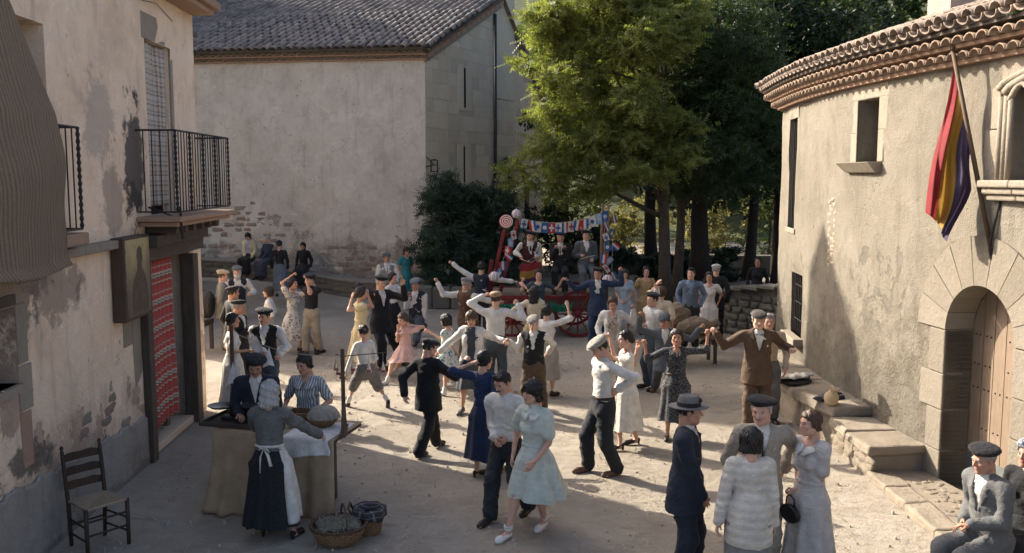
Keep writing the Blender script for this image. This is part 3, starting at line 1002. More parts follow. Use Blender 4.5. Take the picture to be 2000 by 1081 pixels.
            for i in range(rows):
                u = i / (rows - 1); z = z0 + (hem - z0) * u
                c = hip[:2] + (Rt @ np.array([0, 0, top * h]))[:2] * max(0, 1 - u * 4)
                uh = min(1, u * (z0 - hem) / (.1 * h))
                bx = w0 + (.108 * b * h - w0) * (uh * uh * (3 - 2 * uh)); by = bx * (.84 + .06 * u)
                base = bx * by / np.sqrt((by * np.cos(th)) ** 2 + (bx * np.sin(th)) ** 2)
                r = base + fl * h * u ** 1.25
                if u > .1:
                    for sg in (1, -1):
                        A, K, N = legs[sg][:3]
                        for P0, P1, r0, r1 in ((A, K, .062, .04), (K, N, .04, .025)):
                            za, zb2 = P0[2], P1[2]
                            if (za - z) * (zb2 - z) <= 0 and abs(za - zb2) > 1e-4:
                                tt = (za - z) / (za - zb2); p = P0 + (P1 - P0) * tt
                                sup = (p[0] - c[0]) * np.cos(th) + (p[1] - c[1]) * np.sin(th) + (r0 + (r1 - r0) * tt) * h + .026
                                r = np.maximum(r, sup)
                    r = np.maximum(r, prev * .985)
                prev = r.copy()
                r = (np.roll(r, 1) + r * 2 + np.roll(r, -1)) / 4
                ple = pa * (u ** .8) * (np.sin(th * pl + seed + .9 * np.sin(th * 2 + seed)) + .45 * np.sin(th * (pl * 1.7 // 1) + seed * 2 + u))
                r = r + ple * h / 1.7
                V.append(np.stack([c[0] + r * np.cos(th) + sw[0] * u * u, c[1] + r * np.sin(th) + sw[1] * u * u, np.full(n, z) + .012 * u * np.sin(th * 3 + seed)], 1))
            V = np.concatenate(V)
            F = [(i * n + (k + 1) % n, i * n + k, (i + 1) * n + k, (i + 1) * n + (k + 1) % n) for i in range(rows - 1) for k in range(n)]
            o = add_child('skirt', V, F, mat, body)
            if opt.get('belt'):
                s = SDF(lo, hi, q_ * .8)
                torso(s, .02 * h / 1.7); s.fn(clipz(.065, .09))
                V2, F2 = s.mesh(); add_child('belt', V2, F2, opt['belt'], body)
            if opt.get('apron'):
                # panel laid over one side of the skirt plus a tied bow at the back
                a0, a1 = opt['apron_arc']
                ks = [k for k in range(n) if a0 <= math.degrees(th[k]) <= a1]
                AV = []; AF = []
                for i in range(0, rows - 1):
                    for k in ks:
                        v = V[i * n + k]; c = hip[:2]
                        d = v[:2] - c; d = d / np.linalg.norm(d)
                        AV.append((v[0] + d[0] * .012, v[1] + d[1] * .012, v[2]))
                m = len(ks)
                for i in range(rows - 2):
                    for k in range(m - 1):
                        AF.append((i * m + k + 1, i * m + k, (i + 1) * m + k, (i + 1) * m + k + 1))
                ap = add_child('apron', np.array(AV), AF, opt['apron'], body)
                mdf = ap.modifiers.new('sol', 'SOLIDIFY'); mdf.thickness = .006
                s = SDF(lo, hi, q_)
                torso(s, .03 * h / 1.7); s.fn(clipz(.07, .088))
                V2, F2 = s.mesh(); add_child('waistband', V2, F2, opt['apron'], body)
                mb = MB(); yb = float(T(0, .08 * b, .078)[1]); zb = float(T(0, 0, .078)[2])
                mb.tube([(.0, yb + .012, zb), (.03, yb + .03, zb + .01), (.055, yb + .022, zb - .012), (.0, yb + .015, zb - .005)], [.008, .016, .014, .006], 6, 0, True, .4)
                mb.tube([(.0, yb + .012, zb), (-.035, yb + .03, zb + .005), (-.06, yb + .022, zb - .03), (-.02, yb + .015, zb - .005)], [.008, .016, .014, .006], 6, 0, True, .4)
                mb.tube([(.0, yb + .015, zb), (.03, yb + .03, zb - .08), (.028, yb + .045, zb - .24)], [.01, .022, .024], 6, 0, True, .25)
                mb.tube([(.0, yb + .015, zb), (-.05, yb + .03, zb - .06), (-.085, yb + .045, zb - .17)], [.01, .022, .024], 6, 0, True, .25)
                mb.build('apron_bow', opt['apron'], body, True)
        elif kind == 'sitskirt':
            s = SDF(lo, hi, q_)
            s.cap((-.018 * h, 0, -.02 * h), (.018 * h, 0, -.02 * h), .1 * h, .1 * h, .03, fr, .9)
            for sg in (1, -1):
                A, K, N = legs[sg][:3]
                s.cap(A, K, .078 * h, .06 * h, .05); s.cap(K, K + (N - K) * opt.get('len', .75), .058 * h, .062 * h, .05)
            K = (legs[1][1] + legs[-1][1]) / 2; N = (legs[1][2] + legs[-1][2]) / 2
            s.cap(hip + np.array([0, -.05 * h, 0]), K, .07 * h, .05 * h, .05); s.cap(K, K + (N - K) * opt.get('len', .75), .05 * h, .06 * h, .05)
            V, F = s.mesh(); V = wrinkle(V, F, .007, 14, 12, seed)
            add_child('skirt', V, F, mat, body)
        elif kind == 'tie':
            sf = fronts.get('shirt') or fronts.get('vest'); mb = MB()
            zt, zb = opt.get('zt', .298), opt.get('zb', .13)
            pts_ = []
            for i in range(5):
                zz = zt + (zb - zt) * i / 4
                p = T(0, 0, zz); y = sf.front(p[0], p[2]) - .007
                pts_.append((p[0], y, p[2]))
            mb.tube(pts_, [.016, .012, .02, .026, .02], 6, 0, True, .25)
            mb.build('necktie', mat, body, True)
        elif kind == 'bow':
            sf = fronts['shirt']; p = T(0, 0, .297); y = sf.front(p[0], p[2]) - .01; mb = MB()
            mb.tube([(-.055, y, p[2]), (-.035, y - .004, p[2]), (0, y - .006, p[2]), (.035, y - .004, p[2]), (.055, y, p[2])], [.02, .02, .008, .02, .02], 6, 0, True, .5)
            mb.build('bow_tie', mat, body, True)
        elif kind == 'pocket':
            sf = fronts['jacket']; p = T(.055, 0, .2); y = sf.front(p[0], p[2]) - .004; mb = MB()
            mb.hexa([(p[0] - .03, y, p[2]), (p[0] + .03, y + .008, p[2]), (p[0] + .03, y + .012, p[2]), (p[0] - .03, y + .006, p[2]), (p[0] - .027, y, p[2] + .014), (p[0] + .026, y + .008, p[2] + .03), (p[0] + .026, y + .012, p[2] + .03), (p[0] - .027, y + .006, p[2] + .014)])
            mb.build('pocket_square', mat, body)
        elif kind == 'collar':
            # flat collar laid round the neck, following the shoulders
            sf = fronts.get('bodice') or fronts.get('blouse') or fronts.get('shirt')
            n = 30; VV2 = []; wdt = opt.get('w', .034); rows_ = 4; r0 = .040; zprev = {}
            nb = T(0, .004, .29)
            for j in range(rows_):
                for k in range(n + 1):
                    a = math.radians(-84 + 348 * k / n)
                    fw = max(0, -math.sin(a)); pt = 1 + .9 * max(0, 1 - min(k, n - k) / 5.0)
                    r = (r0 + wdt * pt * j / (rows_ - 1)) * h
                    x = nb[0] + r * math.cos(a) * 1.1; y = nb[1] + r * math.sin(a) * .9
                    if j == 0: z = nb[2] + .016 - .022 * h * fw
                    else: z = max(min(sf.top(x, y, nb[2] - .1) + .010, zprev[k] - .002), zprev[k] - .030)
                    zprev[k] = z
                    VV2.append((x, y, z))
            F2 = [(j * (n + 1) + k, j * (n + 1) + k + 1, (j + 1) * (n + 1) + k + 1, (j + 1) * (n + 1) + k) for j in range(rows_ - 1) for k in range(n)]
            o = add_child('collar', np.array(VV2), F2, mat, body)
            mdf = o.modifiers.new('sol', 'SOLIDIFY'); mdf.thickness = .012; mdf.offset = 0
        elif kind == 'beads':
            mb = MB()
            for k in range(26):
                a = 2 * math.pi * k / 26
                p = T(.043 * math.cos(a), .043 * math.sin(a) * 1.05 - .004, .292 - (.02 if math.sin(a) < 0 else -.004) * abs(math.sin(a)))
                v, f = small_ball(p, (.006, .006, .006), 6, 4); mb.add(v, [tuple(x) for x in f])
            mb.build('necklace', mat, body, True)
        elif kind == 'cuffs':
            for sg in (1, -1):
                mb = MB(); S, E, W = arms[sg]; d = (W - E) / np.linalg.norm(W - E)
                mb.tube([W - d * .03, W + d * .008], [.026 * h * ar, .025 * h * ar], 12)
                mb.build('shirt_cuff', mat, body, True)
        elif kind == 'strap':
            pass
        elif kind == 'sock':
            for sg in (1, -1):
                s = SDF(lo, hi, q_)
                A, K, N = legs[sg][:3]
                M = N + (K - N) * opt.get('up', .35)
                s.cap(M, N, .028 * h, .024 * h, .01); s.cap(N, N + np.array([0, 0, -.02 * h]), .024 * h, .022 * h, .01)
                V, F = s.mesh(); add_child('sock', V, F, mat, body)
    body['_h'] = h
    del body['_h']
    return body, dict(arms=arms, hip=hip, hc=hc, Rt=Rt, T=T, fronts=fronts)

# ------------------------------------------------------------------ materials of the place
def plaster(name, base, patch, dirt, low=1.2, brick=(.30, .17, .12), stains=(), brick_amt=.5, rough_scale=1.0, peel=None):
    """old lime render: blotches, fine cracks, darker foot where the render has worn to masonry, given stains (x,y,z,rx,ry,rz,colour)"""
    t = NT(name); v = t.tc()
    big = t.noise(v, .8, 5, .62, .4)
    c = t.ramp(big, [(.26, tuple(x * .74 for x in base)), (.44, base), (.68, patch)])
    med = t.noise(v, 3.1, 6, .68, .5)
    c = t.mix(t.ramp(med, [(.5, 0.0), (.7, .6)]), c, dirt)
    spk = t.noise(v, 42, 5, .8)
    c = t.mix(t.ramp(spk, [(.52, 0.0), (.72, .22)]), c, tuple(x * .5 for x in dirt))
    lite = t.noise(v, 6.3, 5, .7, .8)
    c = t.mix(t.ramp(lite, [(.58, 0.0), (.68, .5)]), c, tuple(min(1, x * 1.18) for x in patch))
    wv = t.n.new('ShaderNodeVectorMath'); wv.operation = 'ADD'; t.l.new(v, wv.inputs[0]); t.l.new(t.noise(v, 2.2, 4, .7, 0, 'Color'), wv.inputs[1])
    crk = t.voro(wv.outputs[0], .8, 'DISTANCE_TO_EDGE')
    crm = t.math('MULTIPLY', t.ramp(crk, [(.002, 1.0), (.008, 0.0)]), t.ramp(t.noise(v, .9, 3), [(.56, 0.0), (.62, .6)]))
    c = t.mix(crm, c, tuple(x * .35 for x in dirt))
    run = t.noise(t.map(v, (2.2, 2.2, .28)), 2.0, 5, .7)
    c = t.mix(t.ramp(run, [(.54, 0.0), (.72, .4)]), c, tuple(x * .6 for x in dirt))
    z = t.sep(v)[2]
    wob = t.noise(v, 1.7, 5, .7)
    zz = t.math('ADD', z, t.math('MULTIPLY', t.math('SUBTRACT', wob, .5), 2.6 * low))
    foot = t.ramp(t.math('DIVIDE', zz, max(low, .01) * 2), [(.25, 1.0), (.55, 0.0)])
    # worn masonry showing through at the foot
    cell = t.voro(t.map(v, (3.6, 3.6, 6.5)), 1.0, 'F1', 'Color')
    cellc = t.ramp(t.sep(cell)[0], [(0, tuple(x * .6 for x in brick)), (.5, brick), (1, tuple(min(1, x * 1.5) for x in brick))])
    edge = t.voro(t.map(v, (3.6, 3.6, 6.5)), 1.0, 'DISTANCE_TO_EDGE')
    cellc = t.mix(t.ramp(edge, [(.03, .8), (.1, 0.0)]), cellc, tuple(x * .75 for x in base))
    pits = t.noise(v, 7.5, 6, .75, .3)
    bm = t.math('MULTIPLY', t.math('MULTIPLY', foot, t.ramp(pits, [(.40, 0.0), (.56, 1.0)])), brick_amt, True)
    c = t.mix(bm, c, cellc)
    c = t.mix(t.math('MULTIPLY', foot, .42), c, tuple(x * .55 for x in dirt))  # darkens the wall towards the bottom
    # flaked skin of render: sharp-edged areas where the coat below shows
    pm = None
    if peel:
        pc_, p0, p1, bias = peel
        pn = t.noise(v, 1.15, 9, .66, .25)
        zn = t.ramp(t.math('DIVIDE', z, 8.0), [(max(0, p0 - .6) / 8, 0.0), (p0 / 8, 1.0), (p1 / 8, .8), (min(1, (p1 + 1.2) / 8), 0.0)])
        pf = t.math('ADD', pn, t.math('MULTIPLY', t.math('SUBTRACT', zn, 1.0), .3))
        pm = t.ramp(pf, [(bias, 0.0), (bias + .012, 1.0)])
        tone = t.noise(v, 4.0, 5, .7)
        c = t.mix(t.math('MULTIPLY', pm, .9), c, t.ramp(tone, [(.3, tuple(x * .75 for x in pc_)), (.7, tuple(min(1, x * 1.2) for x in pc_))]))
    # small holes
    hole = t.voro(v, 3.3, rnd=1.0)
    hn = t.noise(v, 1.3, 2)
    hm = t.math('MULTIPLY', t.ramp(hole, [(.06, 1.0), (.11, 0.0)]), t.ramp(hn, [(.5, 0.0), (.6, .7)]))
    c = t.mix(hm, c, tuple(x * .35 for x in dirt))
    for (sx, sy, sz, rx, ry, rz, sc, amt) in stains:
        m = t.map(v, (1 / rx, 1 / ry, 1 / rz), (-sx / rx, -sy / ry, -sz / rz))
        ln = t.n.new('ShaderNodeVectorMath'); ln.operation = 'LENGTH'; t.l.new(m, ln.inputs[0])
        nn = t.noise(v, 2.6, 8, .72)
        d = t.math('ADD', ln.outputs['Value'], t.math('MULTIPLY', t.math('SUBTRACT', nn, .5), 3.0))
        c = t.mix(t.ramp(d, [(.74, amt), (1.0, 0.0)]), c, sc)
    t.color(c); t.rough(.93); t.p.inputs['Specular IOR Level'].default_value = .12
    hgt = t.math('ADD', t.noise(v, 28 * rough_scale, 6, .72), t.math('MULTIPLY', med, 1.6))
    hgt = t.math('SUBTRACT', hgt, t.math('MULTIPLY', bm, .9))
    hgt = t.math('SUBTRACT', hgt, t.math('MULTIPLY', hm, 1.0))
    if pm is not None: hgt = t.math('SUBTRACT', hgt, t.math('MULTIPLY', pm, 1.1))
    t.bump(hgt, .6, .035)
    MATS[name] = t.mat
    return t.mat

def stone(name, a, b, c3=None, rough=.9, scale=4.0):
    if name in MATS: return MATS[name]
    t = NT(name); v = t.tc()
    r = t.random()
    off = t.n.new('ShaderNodeVectorMath'); off.operation = 'ADD'; t.l.new(v, off.inputs[0])
    cx = t.n.new('ShaderNodeCombineXYZ'); t.l.new(t.math('MULTIPLY', r, 37), cx.inputs[0]); t.l.new(cx.outputs[0], off.inputs[1])
    v = off.outputs[0]
    n = t.noise(v, scale, 7, .7, .4)
    c = t.ramp(n, [(.25, a), (.75, b)])
    c = t.mix(t.math('MULTIPLY', r, .55), c, c3 or tuple(x * .6 for x in a))
    p = t.noise(v, scale * 5, 5, .75)
    c = t.mix(t.ramp(p, [(.58, 0.0), (.72, .5)]), c, tuple(x * .45 for x in a))
    t.color(c); t.rough(rough); t.p.inputs['Specular IOR Level'].default_value = .15
    t.bump(t.math('ADD', p, n), .6, .025)
    MATS[name] = t.mat
    return t.mat

def ground_mat():
    t = NT('packed_earth'); v = t.tc()
    big = t.noise(v, .35, 5, .6, .5)
    c = t.ramp(big, [(.3, (.245, .212, .17)), (.5, (.315, .275, .222)), (.72, (.39, .345, .285))])
    med = t.noise(v, 2.2, 6, .7, .6)
    c = t.mix(t.ramp(med, [(.5, 0.0), (.72, .5)]), c, (.20, .178, .15))
    st = t.noise(t.map(v, (1.2, 5, 1), rot=(0, 0, .5)), 2.0, 5, .7, 1.2)
    c = t.mix(t.ramp(st, [(.55, 0.0), (.68, .45)]), c, (.44, .39, .32))
    fine = t.noise(v, 38, 5, .75)
    c = t.mix(t.ramp(fine, [(.55, 0.0), (.7, .35)]), c, (.17, .15, .125))
    peb = t.voro(v, 21)
    pm = t.math('MULTIPLY', t.ramp(peb, [(.1, 1.0), (.2, 0.0)]), t.ramp(t.noise(v, 2.7, 3), [(.48, 0.0), (.6, .7)]))
    c = t.mix(pm, c, (.4, .36, .31))
    t.color(c); t.rough(.95); t.p.inputs['Specular IOR Level'].default_value = .1
    scuff = t.voro(t.map(v, (3.4, 2.6, 1)), 1.0, 'SMOOTH_F1')
    h = t.math('ADD', t.math('ADD', t.math('MULTIPLY', med, 2.2), t.math('MULTIPLY', scuff, 1.6)), fine)
    h = t.math('ADD', h, t.math('MULTIPLY', pm, .7))
    h = t.math('ADD', h, t.math('MULTIPLY', st, 1.2))
    t.bump(h, .6, .03)
    MATS['packed_earth'] = t.mat
    return t.mat

def tile_mat(name, a, b, lichen, amt=.6):
    t = NT(name); v = t.tc()
    i = t.n.new('ShaderNodeObjectInfo')
    g = t.n.new('ShaderNodeNewGeometry')
    pos = g.outputs['Position']
    r = t.math('FRACT', t.math('ADD', i.outputs['Random'], t.sep(t.voro(pos, 2.3, out='Color'))[0]))
    c = t.mix(r, a, b)
    n = t.noise(pos, 5, 6, .7)
    c = t.mix(t.ramp(n, [(.42, 0.0), (.62, amt)]), c, lichen)
    n2 = t.noise(pos, 17, 4, .7)
    c = t.mix(t.ramp(n2, [(.52, 0.0), (.68, .6)]), c, tuple(x * .35 for x in lichen))
    t.color(c); t.rough(.85)
    t.bump(n2, .5, .012)
    MATS[name] = t.mat
    return t.mat

PINK = plaster('house_render', (.82, .635, .46), (.86, .70, .54), (.64, .49, .37), 1.3, (.34, .20, .15),
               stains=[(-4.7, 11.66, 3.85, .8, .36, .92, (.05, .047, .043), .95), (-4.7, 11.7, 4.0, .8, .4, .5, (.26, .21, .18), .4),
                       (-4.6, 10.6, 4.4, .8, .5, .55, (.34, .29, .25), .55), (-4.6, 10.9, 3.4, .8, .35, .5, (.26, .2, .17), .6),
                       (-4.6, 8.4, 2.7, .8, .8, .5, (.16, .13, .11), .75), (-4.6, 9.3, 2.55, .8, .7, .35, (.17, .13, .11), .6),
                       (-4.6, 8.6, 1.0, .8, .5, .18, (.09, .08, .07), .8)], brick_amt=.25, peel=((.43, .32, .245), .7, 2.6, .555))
DADO = plaster('grey_cement', (.30, .275, .24), (.37, .34, .30), (.19, .175, .15), .12, brick_amt=0)
CHURCHP = plaster('church_render', (.55, .505, .435), (.64, .595, .52), (.41, .37, .315), 1.6, (.21, .15, .12), brick_amt=.9, peel=((.33, .28, .24), .6, 2.6, .56))
CREAM = plaster('cream_render', (.215, .19, .15), (.255, .228, .185), (.16, .138, .107), 1.9, (.165, .145, .115), brick_amt=.75, rough_scale=1.6, peel=((.165, .147, .12), .5, 2.6, .535))
STONE = stone('ashlar', (.60, .495, .365), (.72, .605, .455), (.48, .375, .27), scale=2.2)
STONE_W = stone('warm_stone', (.215, .187, .147), (.27, .238, .19), (.17, .145, .112))
BARE = stone('bare_wall_stone', (.36, .29, .235), (.46, .385, .32), (.30, .22, .18))
RUBBLE = stone('rubble_stone', (.27, .21, .17), (.37, .30, .245), (.24, .15, .12))
PALE = stone('pale_dressed_stone', (.27, .23, .178), (.345, .30, .24), (.225, .19, .147))
DARKSTONE = stone('mossy_stone', (.13, .12, .10), (.20, .185, .15), (.09, .09, .075))
TILE_D = tile_mat('church_tile', (.15, .13, .12), (.32, .27, .23), (.085, .09, .095), .6)
TILE_R = tile_mat('eave_tile', (.27, .18, .125), (.36, .26, .185), (.17, .135, .105), .65)
IRON = plain('wrought_iron', (.035, .03, .028), .55, .3, 20, .2, 60, .3)
OLDWOOD = wood('old_timber', (.055, .04, .03), (.13, .10, .075), 'Z')
OLDWOOD_Y = wood('old_beam', (.06, .045, .035), (.14, .11, .085), 'Y')
DOORWOOD = wood('door_wood', (.20, .145, .10), (.30, .225, .165), 'Z', .6)
DARK = plain('dark_room', (.012, .011, .010), .9, 0, bump=0)  # shade of unlit openings put into the colour
GLASS = plain('old_glass', (.02, .025, .03), .12, 0, bump=0)
TERRA = stone('balcony_clay', (.34, .225, .155), (.44, .305, .22), (.29, .185, .13))

def sstep(a, b, x):
    t = np.clip((x - a) / (b - a), 0, 1); return t * t * (3 - 2 * t)
def zg(x, y):
    return .55 * sstep(-4.2, -8.5, x) * sstep(24.5, 28.0, y) + .25 * sstep(30, 40, y) * sstep(0, 3, x)

# ------------------------------------------------------------------ ground
def build_ground():
    xs = np.concatenate([[-220, -120, -60, -30], np.arange(-16, 16.01, .5), [30, 60, 120, 220]])
    ys = np.concatenate([[-60, -20, 0], np.arange(3, 42.01, .5), [55, 80, 130, 240, 400]])
    X, Y = np.meshgrid(xs, ys, indexing='ij')
    Z = zg(X, Y) + .012 * fbm(X * 1.3, Y * 1.3, 0, 1) * ((Y > 3) & (Y < 42))
    V = np.stack([X.ravel(), Y.ravel(), Z.ravel()], 1)
    ny = len(ys)
    F = np.array([(i * ny + j, (i + 1) * ny + j, (i + 1) * ny + j + 1, i * ny + j + 1) for i in range(len(xs) - 1) for j in range(ny - 1)])
    link('ground', mesh_from('ground', V, F, [ground_mat()], None, True), label='packed pale earth of the village square', kind='structure')
build_ground()

def wall_grid(fn, s0, s1, z0, z1, holes, step=.3, depth=.35, amp=.012, seed=1.0, ztop=None, mats=None):
    """wall skin with rectangular openings and reveals; fn(s, z, off) -> point; off is outwards"""
    ss = sorted(set([round(x, 4) for x in list(np.arange(s0, s1, step)) + [s1] + [h[0] for h in holes] + [h[1] for h in holes]]))
    zs = sorted(set([round(x, 4) for x in list(np.arange(z0, z1, step)) + [z1] + [h[2] for h in holes] + [h[3] for h in holes]]))
    mb = MB(); V = []; idx = {}
    def vid(i, j):
        if (i, j) not in idx:
            idx[(i, j)] = len(V); s, z = ss[i], zs[j]
            V.append(fn(s, z, amp * float(fbm(s * 1.9, z * 1.7, 0, seed, 3))))
        return idx[(i, j)]
    F = []
    for i in range(len(ss) - 1):
        for j in range(len(zs) - 1):
            cs, cz = (ss[i] + ss[i + 1]) / 2, (zs[j] + zs[j + 1]) / 2
            if any(h[0] < cs < h[1] and h[2] < cz < h[3] for h in holes): continue
            F.append((vid(i, j), vid(i + 1, j), vid(i + 1, j + 1), vid(i, j + 1)))
    mb.add(V, F)
    for h in holes:
        a, b, c, d = h[:4]; dp = h[4] if len(h) > 4 else depth
        for (p, q) in (((a, c), (a, d)), ((b, d), (b, c)), ((a, d), (b, d)), ((b, c), (a, c))):
            mb.add([fn(p[0], p[1], .0), fn(q[0], q[1], .0), fn(q[0], q[1], -dp), fn(p[0], p[1], -dp)], [(0, 1, 2, 3)])
    return mb

def slab_on(fn, s0, s1, z0, z1, o0, o1, mb=None, m=0, n=1):
    """a block on a wall: s range, z range, off range"""
    mb = mb or MB()
    for k in range(n):
        a = s0 + (s1 - s0) * k / n; b = s0 + (s1 - s0) * (k + 1) / n
        mb.hexa([fn(a, z0, o0), fn(b, z0, o0), fn(b, z0, o1), fn(a, z0, o1), fn(a, z1, o0), fn(b, z1, o0), fn(b, z1, o1), fn(a, z1, o1)], m)
    return mb

# ================================================================== the pink house on the left
LA = np.array([-4.53, 6.6]); LB = np.array([-4.86, 14.35])
Ld = (LB - LA) / np.linalg.norm(LB - LA); Ln = np.array([Ld[1], -Ld[0]])
LLEN = float(np.linalg.norm(LB - LA))
def LW(s, z, off=0.0):
    p = LA + Ld * s + Ln * off
    return (float(p[0]), float(p[1]), float(z))
def ls(Y): return (Y - LA[1]) / Ld[1]

house = empty('house', (-4.7, 10, 0), 0, 'pink rendered house with iron balconies and a curtained doorway', 'house')
def child(o):  # parts are written in world coordinates
    o.matrix_parent_inverse = o.parent.matrix_basis.inverted() if o.parent else Matrix()
    return o
def part(mb, name, mat, par, smooth=False, bev=0, **kw):
    o = mb.build(name, mat, par, smooth, **kw)
    root = par
    M = Matrix()
    while root is not None:
        M = root.matrix_basis @ root.matrix_parent_inverse @ M if False else M
        root = root.parent
    top = par
    while top.parent is not None: top = top.parent
    o.matrix_parent_inverse = top.matrix_basis.inverted() if par is top else Matrix()
    if bev: bevel(o, bev)
    return o

sD0, sD1 = ls(11.75), ls(13.75)         # doorway
sC0, sC1 = ls(12.2), ls(13.2)           # balcony door with the plaid curtain
sW0, sW1 = ls(6.9), ls(8.45)            # small window low at the side
sB0, sB1 = ls(7.4), ls(9.35)            # balcony door behind the straw mat
holesL = [(sD0, sD1, 0.0, 2.62, .45), (sC0, sC1, 3.18, 5.48, .16), (sW0, sW1, 1.78, 2.5, .4), (sB0, sB1, 3.12, 5.2, .4)]
mb = wall_grid(LW, 0, LLEN, 0, 6.7, holesL, .3, .35, .014, 2.0)
part(mb, 'wall', PINK, house)
mb = MB()   # the unseen sides and roof
x0 = -13.0
mb.add([LW(LLEN, 0), (x0, LB[1] + .3, 0), (x0, LB[1] + .3, 6.7), LW(LLEN, 6.7)], [(0, 1, 2, 3)])
mb.add([LW(0, 0), (x0, LA[1], 0), (x0, LA[1], 6.7), LW(0, 6.7)], [(3, 2, 1, 0)])
part(mb, 'side_wall', PINK, house)
mb = MB()
mb.hexa([LW(0, 6.7, .35), (x0, LA[1], 8.2), (x0, LB[1] + .3, 8.2), LW(LLEN + .25, 6.7, .35), LW(0, 6.82, .35), (x0, LA[1], 8.32), (x0, LB[1] + .3, 8.32), LW(LLEN + .25, 6.82, .35)])
part(mb, 'roof', TILE_D, house)
# dado of grey cement with a ragged top, worn into stones in front
n = 60; V = []; F = []; rs0 = random.Random(2)
for i in range(n + 1):
    s = ls(7.0) + (sD0 - .12 - ls(7.0)) * i / n
    zt = .88 - .26 * (i / n) + .022 * math.sin(i * .9) + .014 * math.sin(i * 2.3 + 1) + rs0.uniform(-.008, .008)
    for z, o in ((0, .018), (0, .05), (zt - .02, .045), (zt, .018)):
        V.append(LW(s, z, o))
for i in range(n):
    for k in range(3):
        F.append((i * 4 + k, (i + 1) * 4 + k, (i + 1) * 4 + k + 1, i * 4 + k + 1))
mb = MB().add(V, F); part(mb, 'dado', DADO, house)
# stones showing where the render has fallen
def rough_stone_mesh(seed, r=.12, flat=.4):
    rr = random.Random(seed); mb = MB(); n = 14
    rings = []
    for lev, (k, zz) in enumerate(((1.0, 0), (.98, .6), (.86, .95), (.0, 1.0))):
        ring = []
        for i in range(n):
            a = 2 * math.pi * i / n
            rad = (1 + .10 * math.sin(a * 2 + seed) + .13 * math.sin(a * 3 + seed * 2.1) + .07 * math.sin(a * 5 + seed)) * min(1.32, 1 / max(abs(math.cos(a)), abs(math.sin(a)))) * .93
            ring.append((k * rad * math.cos(a), k * rad * math.sin(a), zz))
        rings.append(ring)
    vs = [p for ring in rings for p in ring]
    fs = [(i * n + k, i * n + (k + 1) % n, (i + 1) * n + (k + 1) % n, (i + 1) * n + k) for i in range(3) for k in range(n)]
    mb.add(vs, fs)
    return mb.mesh('stone', RUBBLE, True)
SMESH = [rough_stone_mesh(k) for k in range(6)]
Lang = math.atan2(Ln[1], Ln[0])
def wall_stone(par, p, nrm, w, h, d, k, mat=None):
    o = link('stone', SMESH[k % 6], par)
    z = Vector((nrm[0], nrm[1], 0)).normalized(); x = Vector((-z.y, z.x, 0)); y = Vector((0, 0, 1))
    M = Matrix((x * w, y * h, z * d)).transposed().to_4x4(); M.translation = Vector(p)
    top = par
    o.matrix_parent_inverse = top.matrix_basis.inverted()
    o.matrix_basis = M
    if mat:
        o.material_slots[0].link = 'OBJECT'; o.material_slots[0].material = mat
    return o
rs = random.Random(3)
k = 0
for row in range(7):
    z = .74 + row * .13
    y = 9.0 + rs.uniform(0, .2) + .12 * row
    yend = 11.2 - .14 * row
    while y < yend:
        w = rs.uniform(.09, .2)
        if rs.random() < .72 - .05 * row:
            wall_stone(house, LW(ls(y + w), z - .24 * (y - 9) / 2.4 + rs.uniform(-.02, .02), -.012), Ln, w * .93, rs.uniform(.05, .072), rs.uniform(.010, .022), k, rs.choice([RUBBLE, RUBBLE, PALE, BARE])); k += 1
        y += 2 * w + .02
# brick red jamb strip and dressed stones by the small window
for i, (z0, z1, m) in enumerate(((1.95, 2.52, PALE), (1.5, 1.93, PALE), (.95, 1.48, TERRA))):
    part(slab_on(LW, sW1 + .002, sW1 + .2 + .05 * (i % 2), z0, z1, -.02, .012), 'jamb_stone', m, house, bev=.008)
part(slab_on(LW, sW0, sW1 + .02, 1.7, 1.78, -.4, .05), 'window_sill', PALE, house)
part(slab_on(LW, sW0, sW1, 2.52, 2.62, -.3, .02), 'lintel', OLDWOOD_Y, house)
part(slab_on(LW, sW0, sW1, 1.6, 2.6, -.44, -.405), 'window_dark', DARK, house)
# string course
part(slab_on(LW, ls(8.6), ls(11.0), 2.86, 2.96, -.02, .12, n=6), 'string_course', PALE, house, bev=.015)
# dressed stones under the sign and beside the doorway
for i, (a, b, z0, z1) in enumerate(((11.35, 11.62, .9, 1.98), (11.05, 11.33, 1.62, 1.96), (11.36, 11.62, .22, .88))):
    part(slab_on(LW, ls(a), ls(b), z0, z1, -.02, .008), 'jamb_stone', PALE, house, bev=.01)
# the dark timber doorway
tim = []
def beam(name, a, b, z0, z1, o0, o1, mat=OLDWOOD, bev=.012):
    return part(slab_on(LW, ls(a), ls(b), z0, z1, o0, o1), name, mat, house, bev=bev)
beam('door_post', 11.62, 11.80, 0, 2.62, -.1, .11)
beam('door_post', 13.62, 13.86, 0, 2.55, -.1, .1)
beam('door_post', 13.0, 13.12, 0, 2.5, -.3, -.16, wood('grey_post', (.13, .115, .09), (.22, .195, .15)))
beam('door_lintel', 11.55, 14.0, 2.62, 2.80, -.15, .15, OLDWOOD_Y)
beam('door_lintel', 11.7, 13.95, 2.80, 2.95, -.15, .24, OLDWOOD_Y)
beam('threshold', 11.8, 13.62, .01, .12, -.42, .02, STONE)
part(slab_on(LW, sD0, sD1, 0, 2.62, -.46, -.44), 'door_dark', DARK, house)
for i in range(6):                                  # joist ends below the balcony
    a = 11.95 + i * .38
    beam('joist', a, a + .13, 2.955, 3.06, -.1, .40, OLDWOOD_Y)
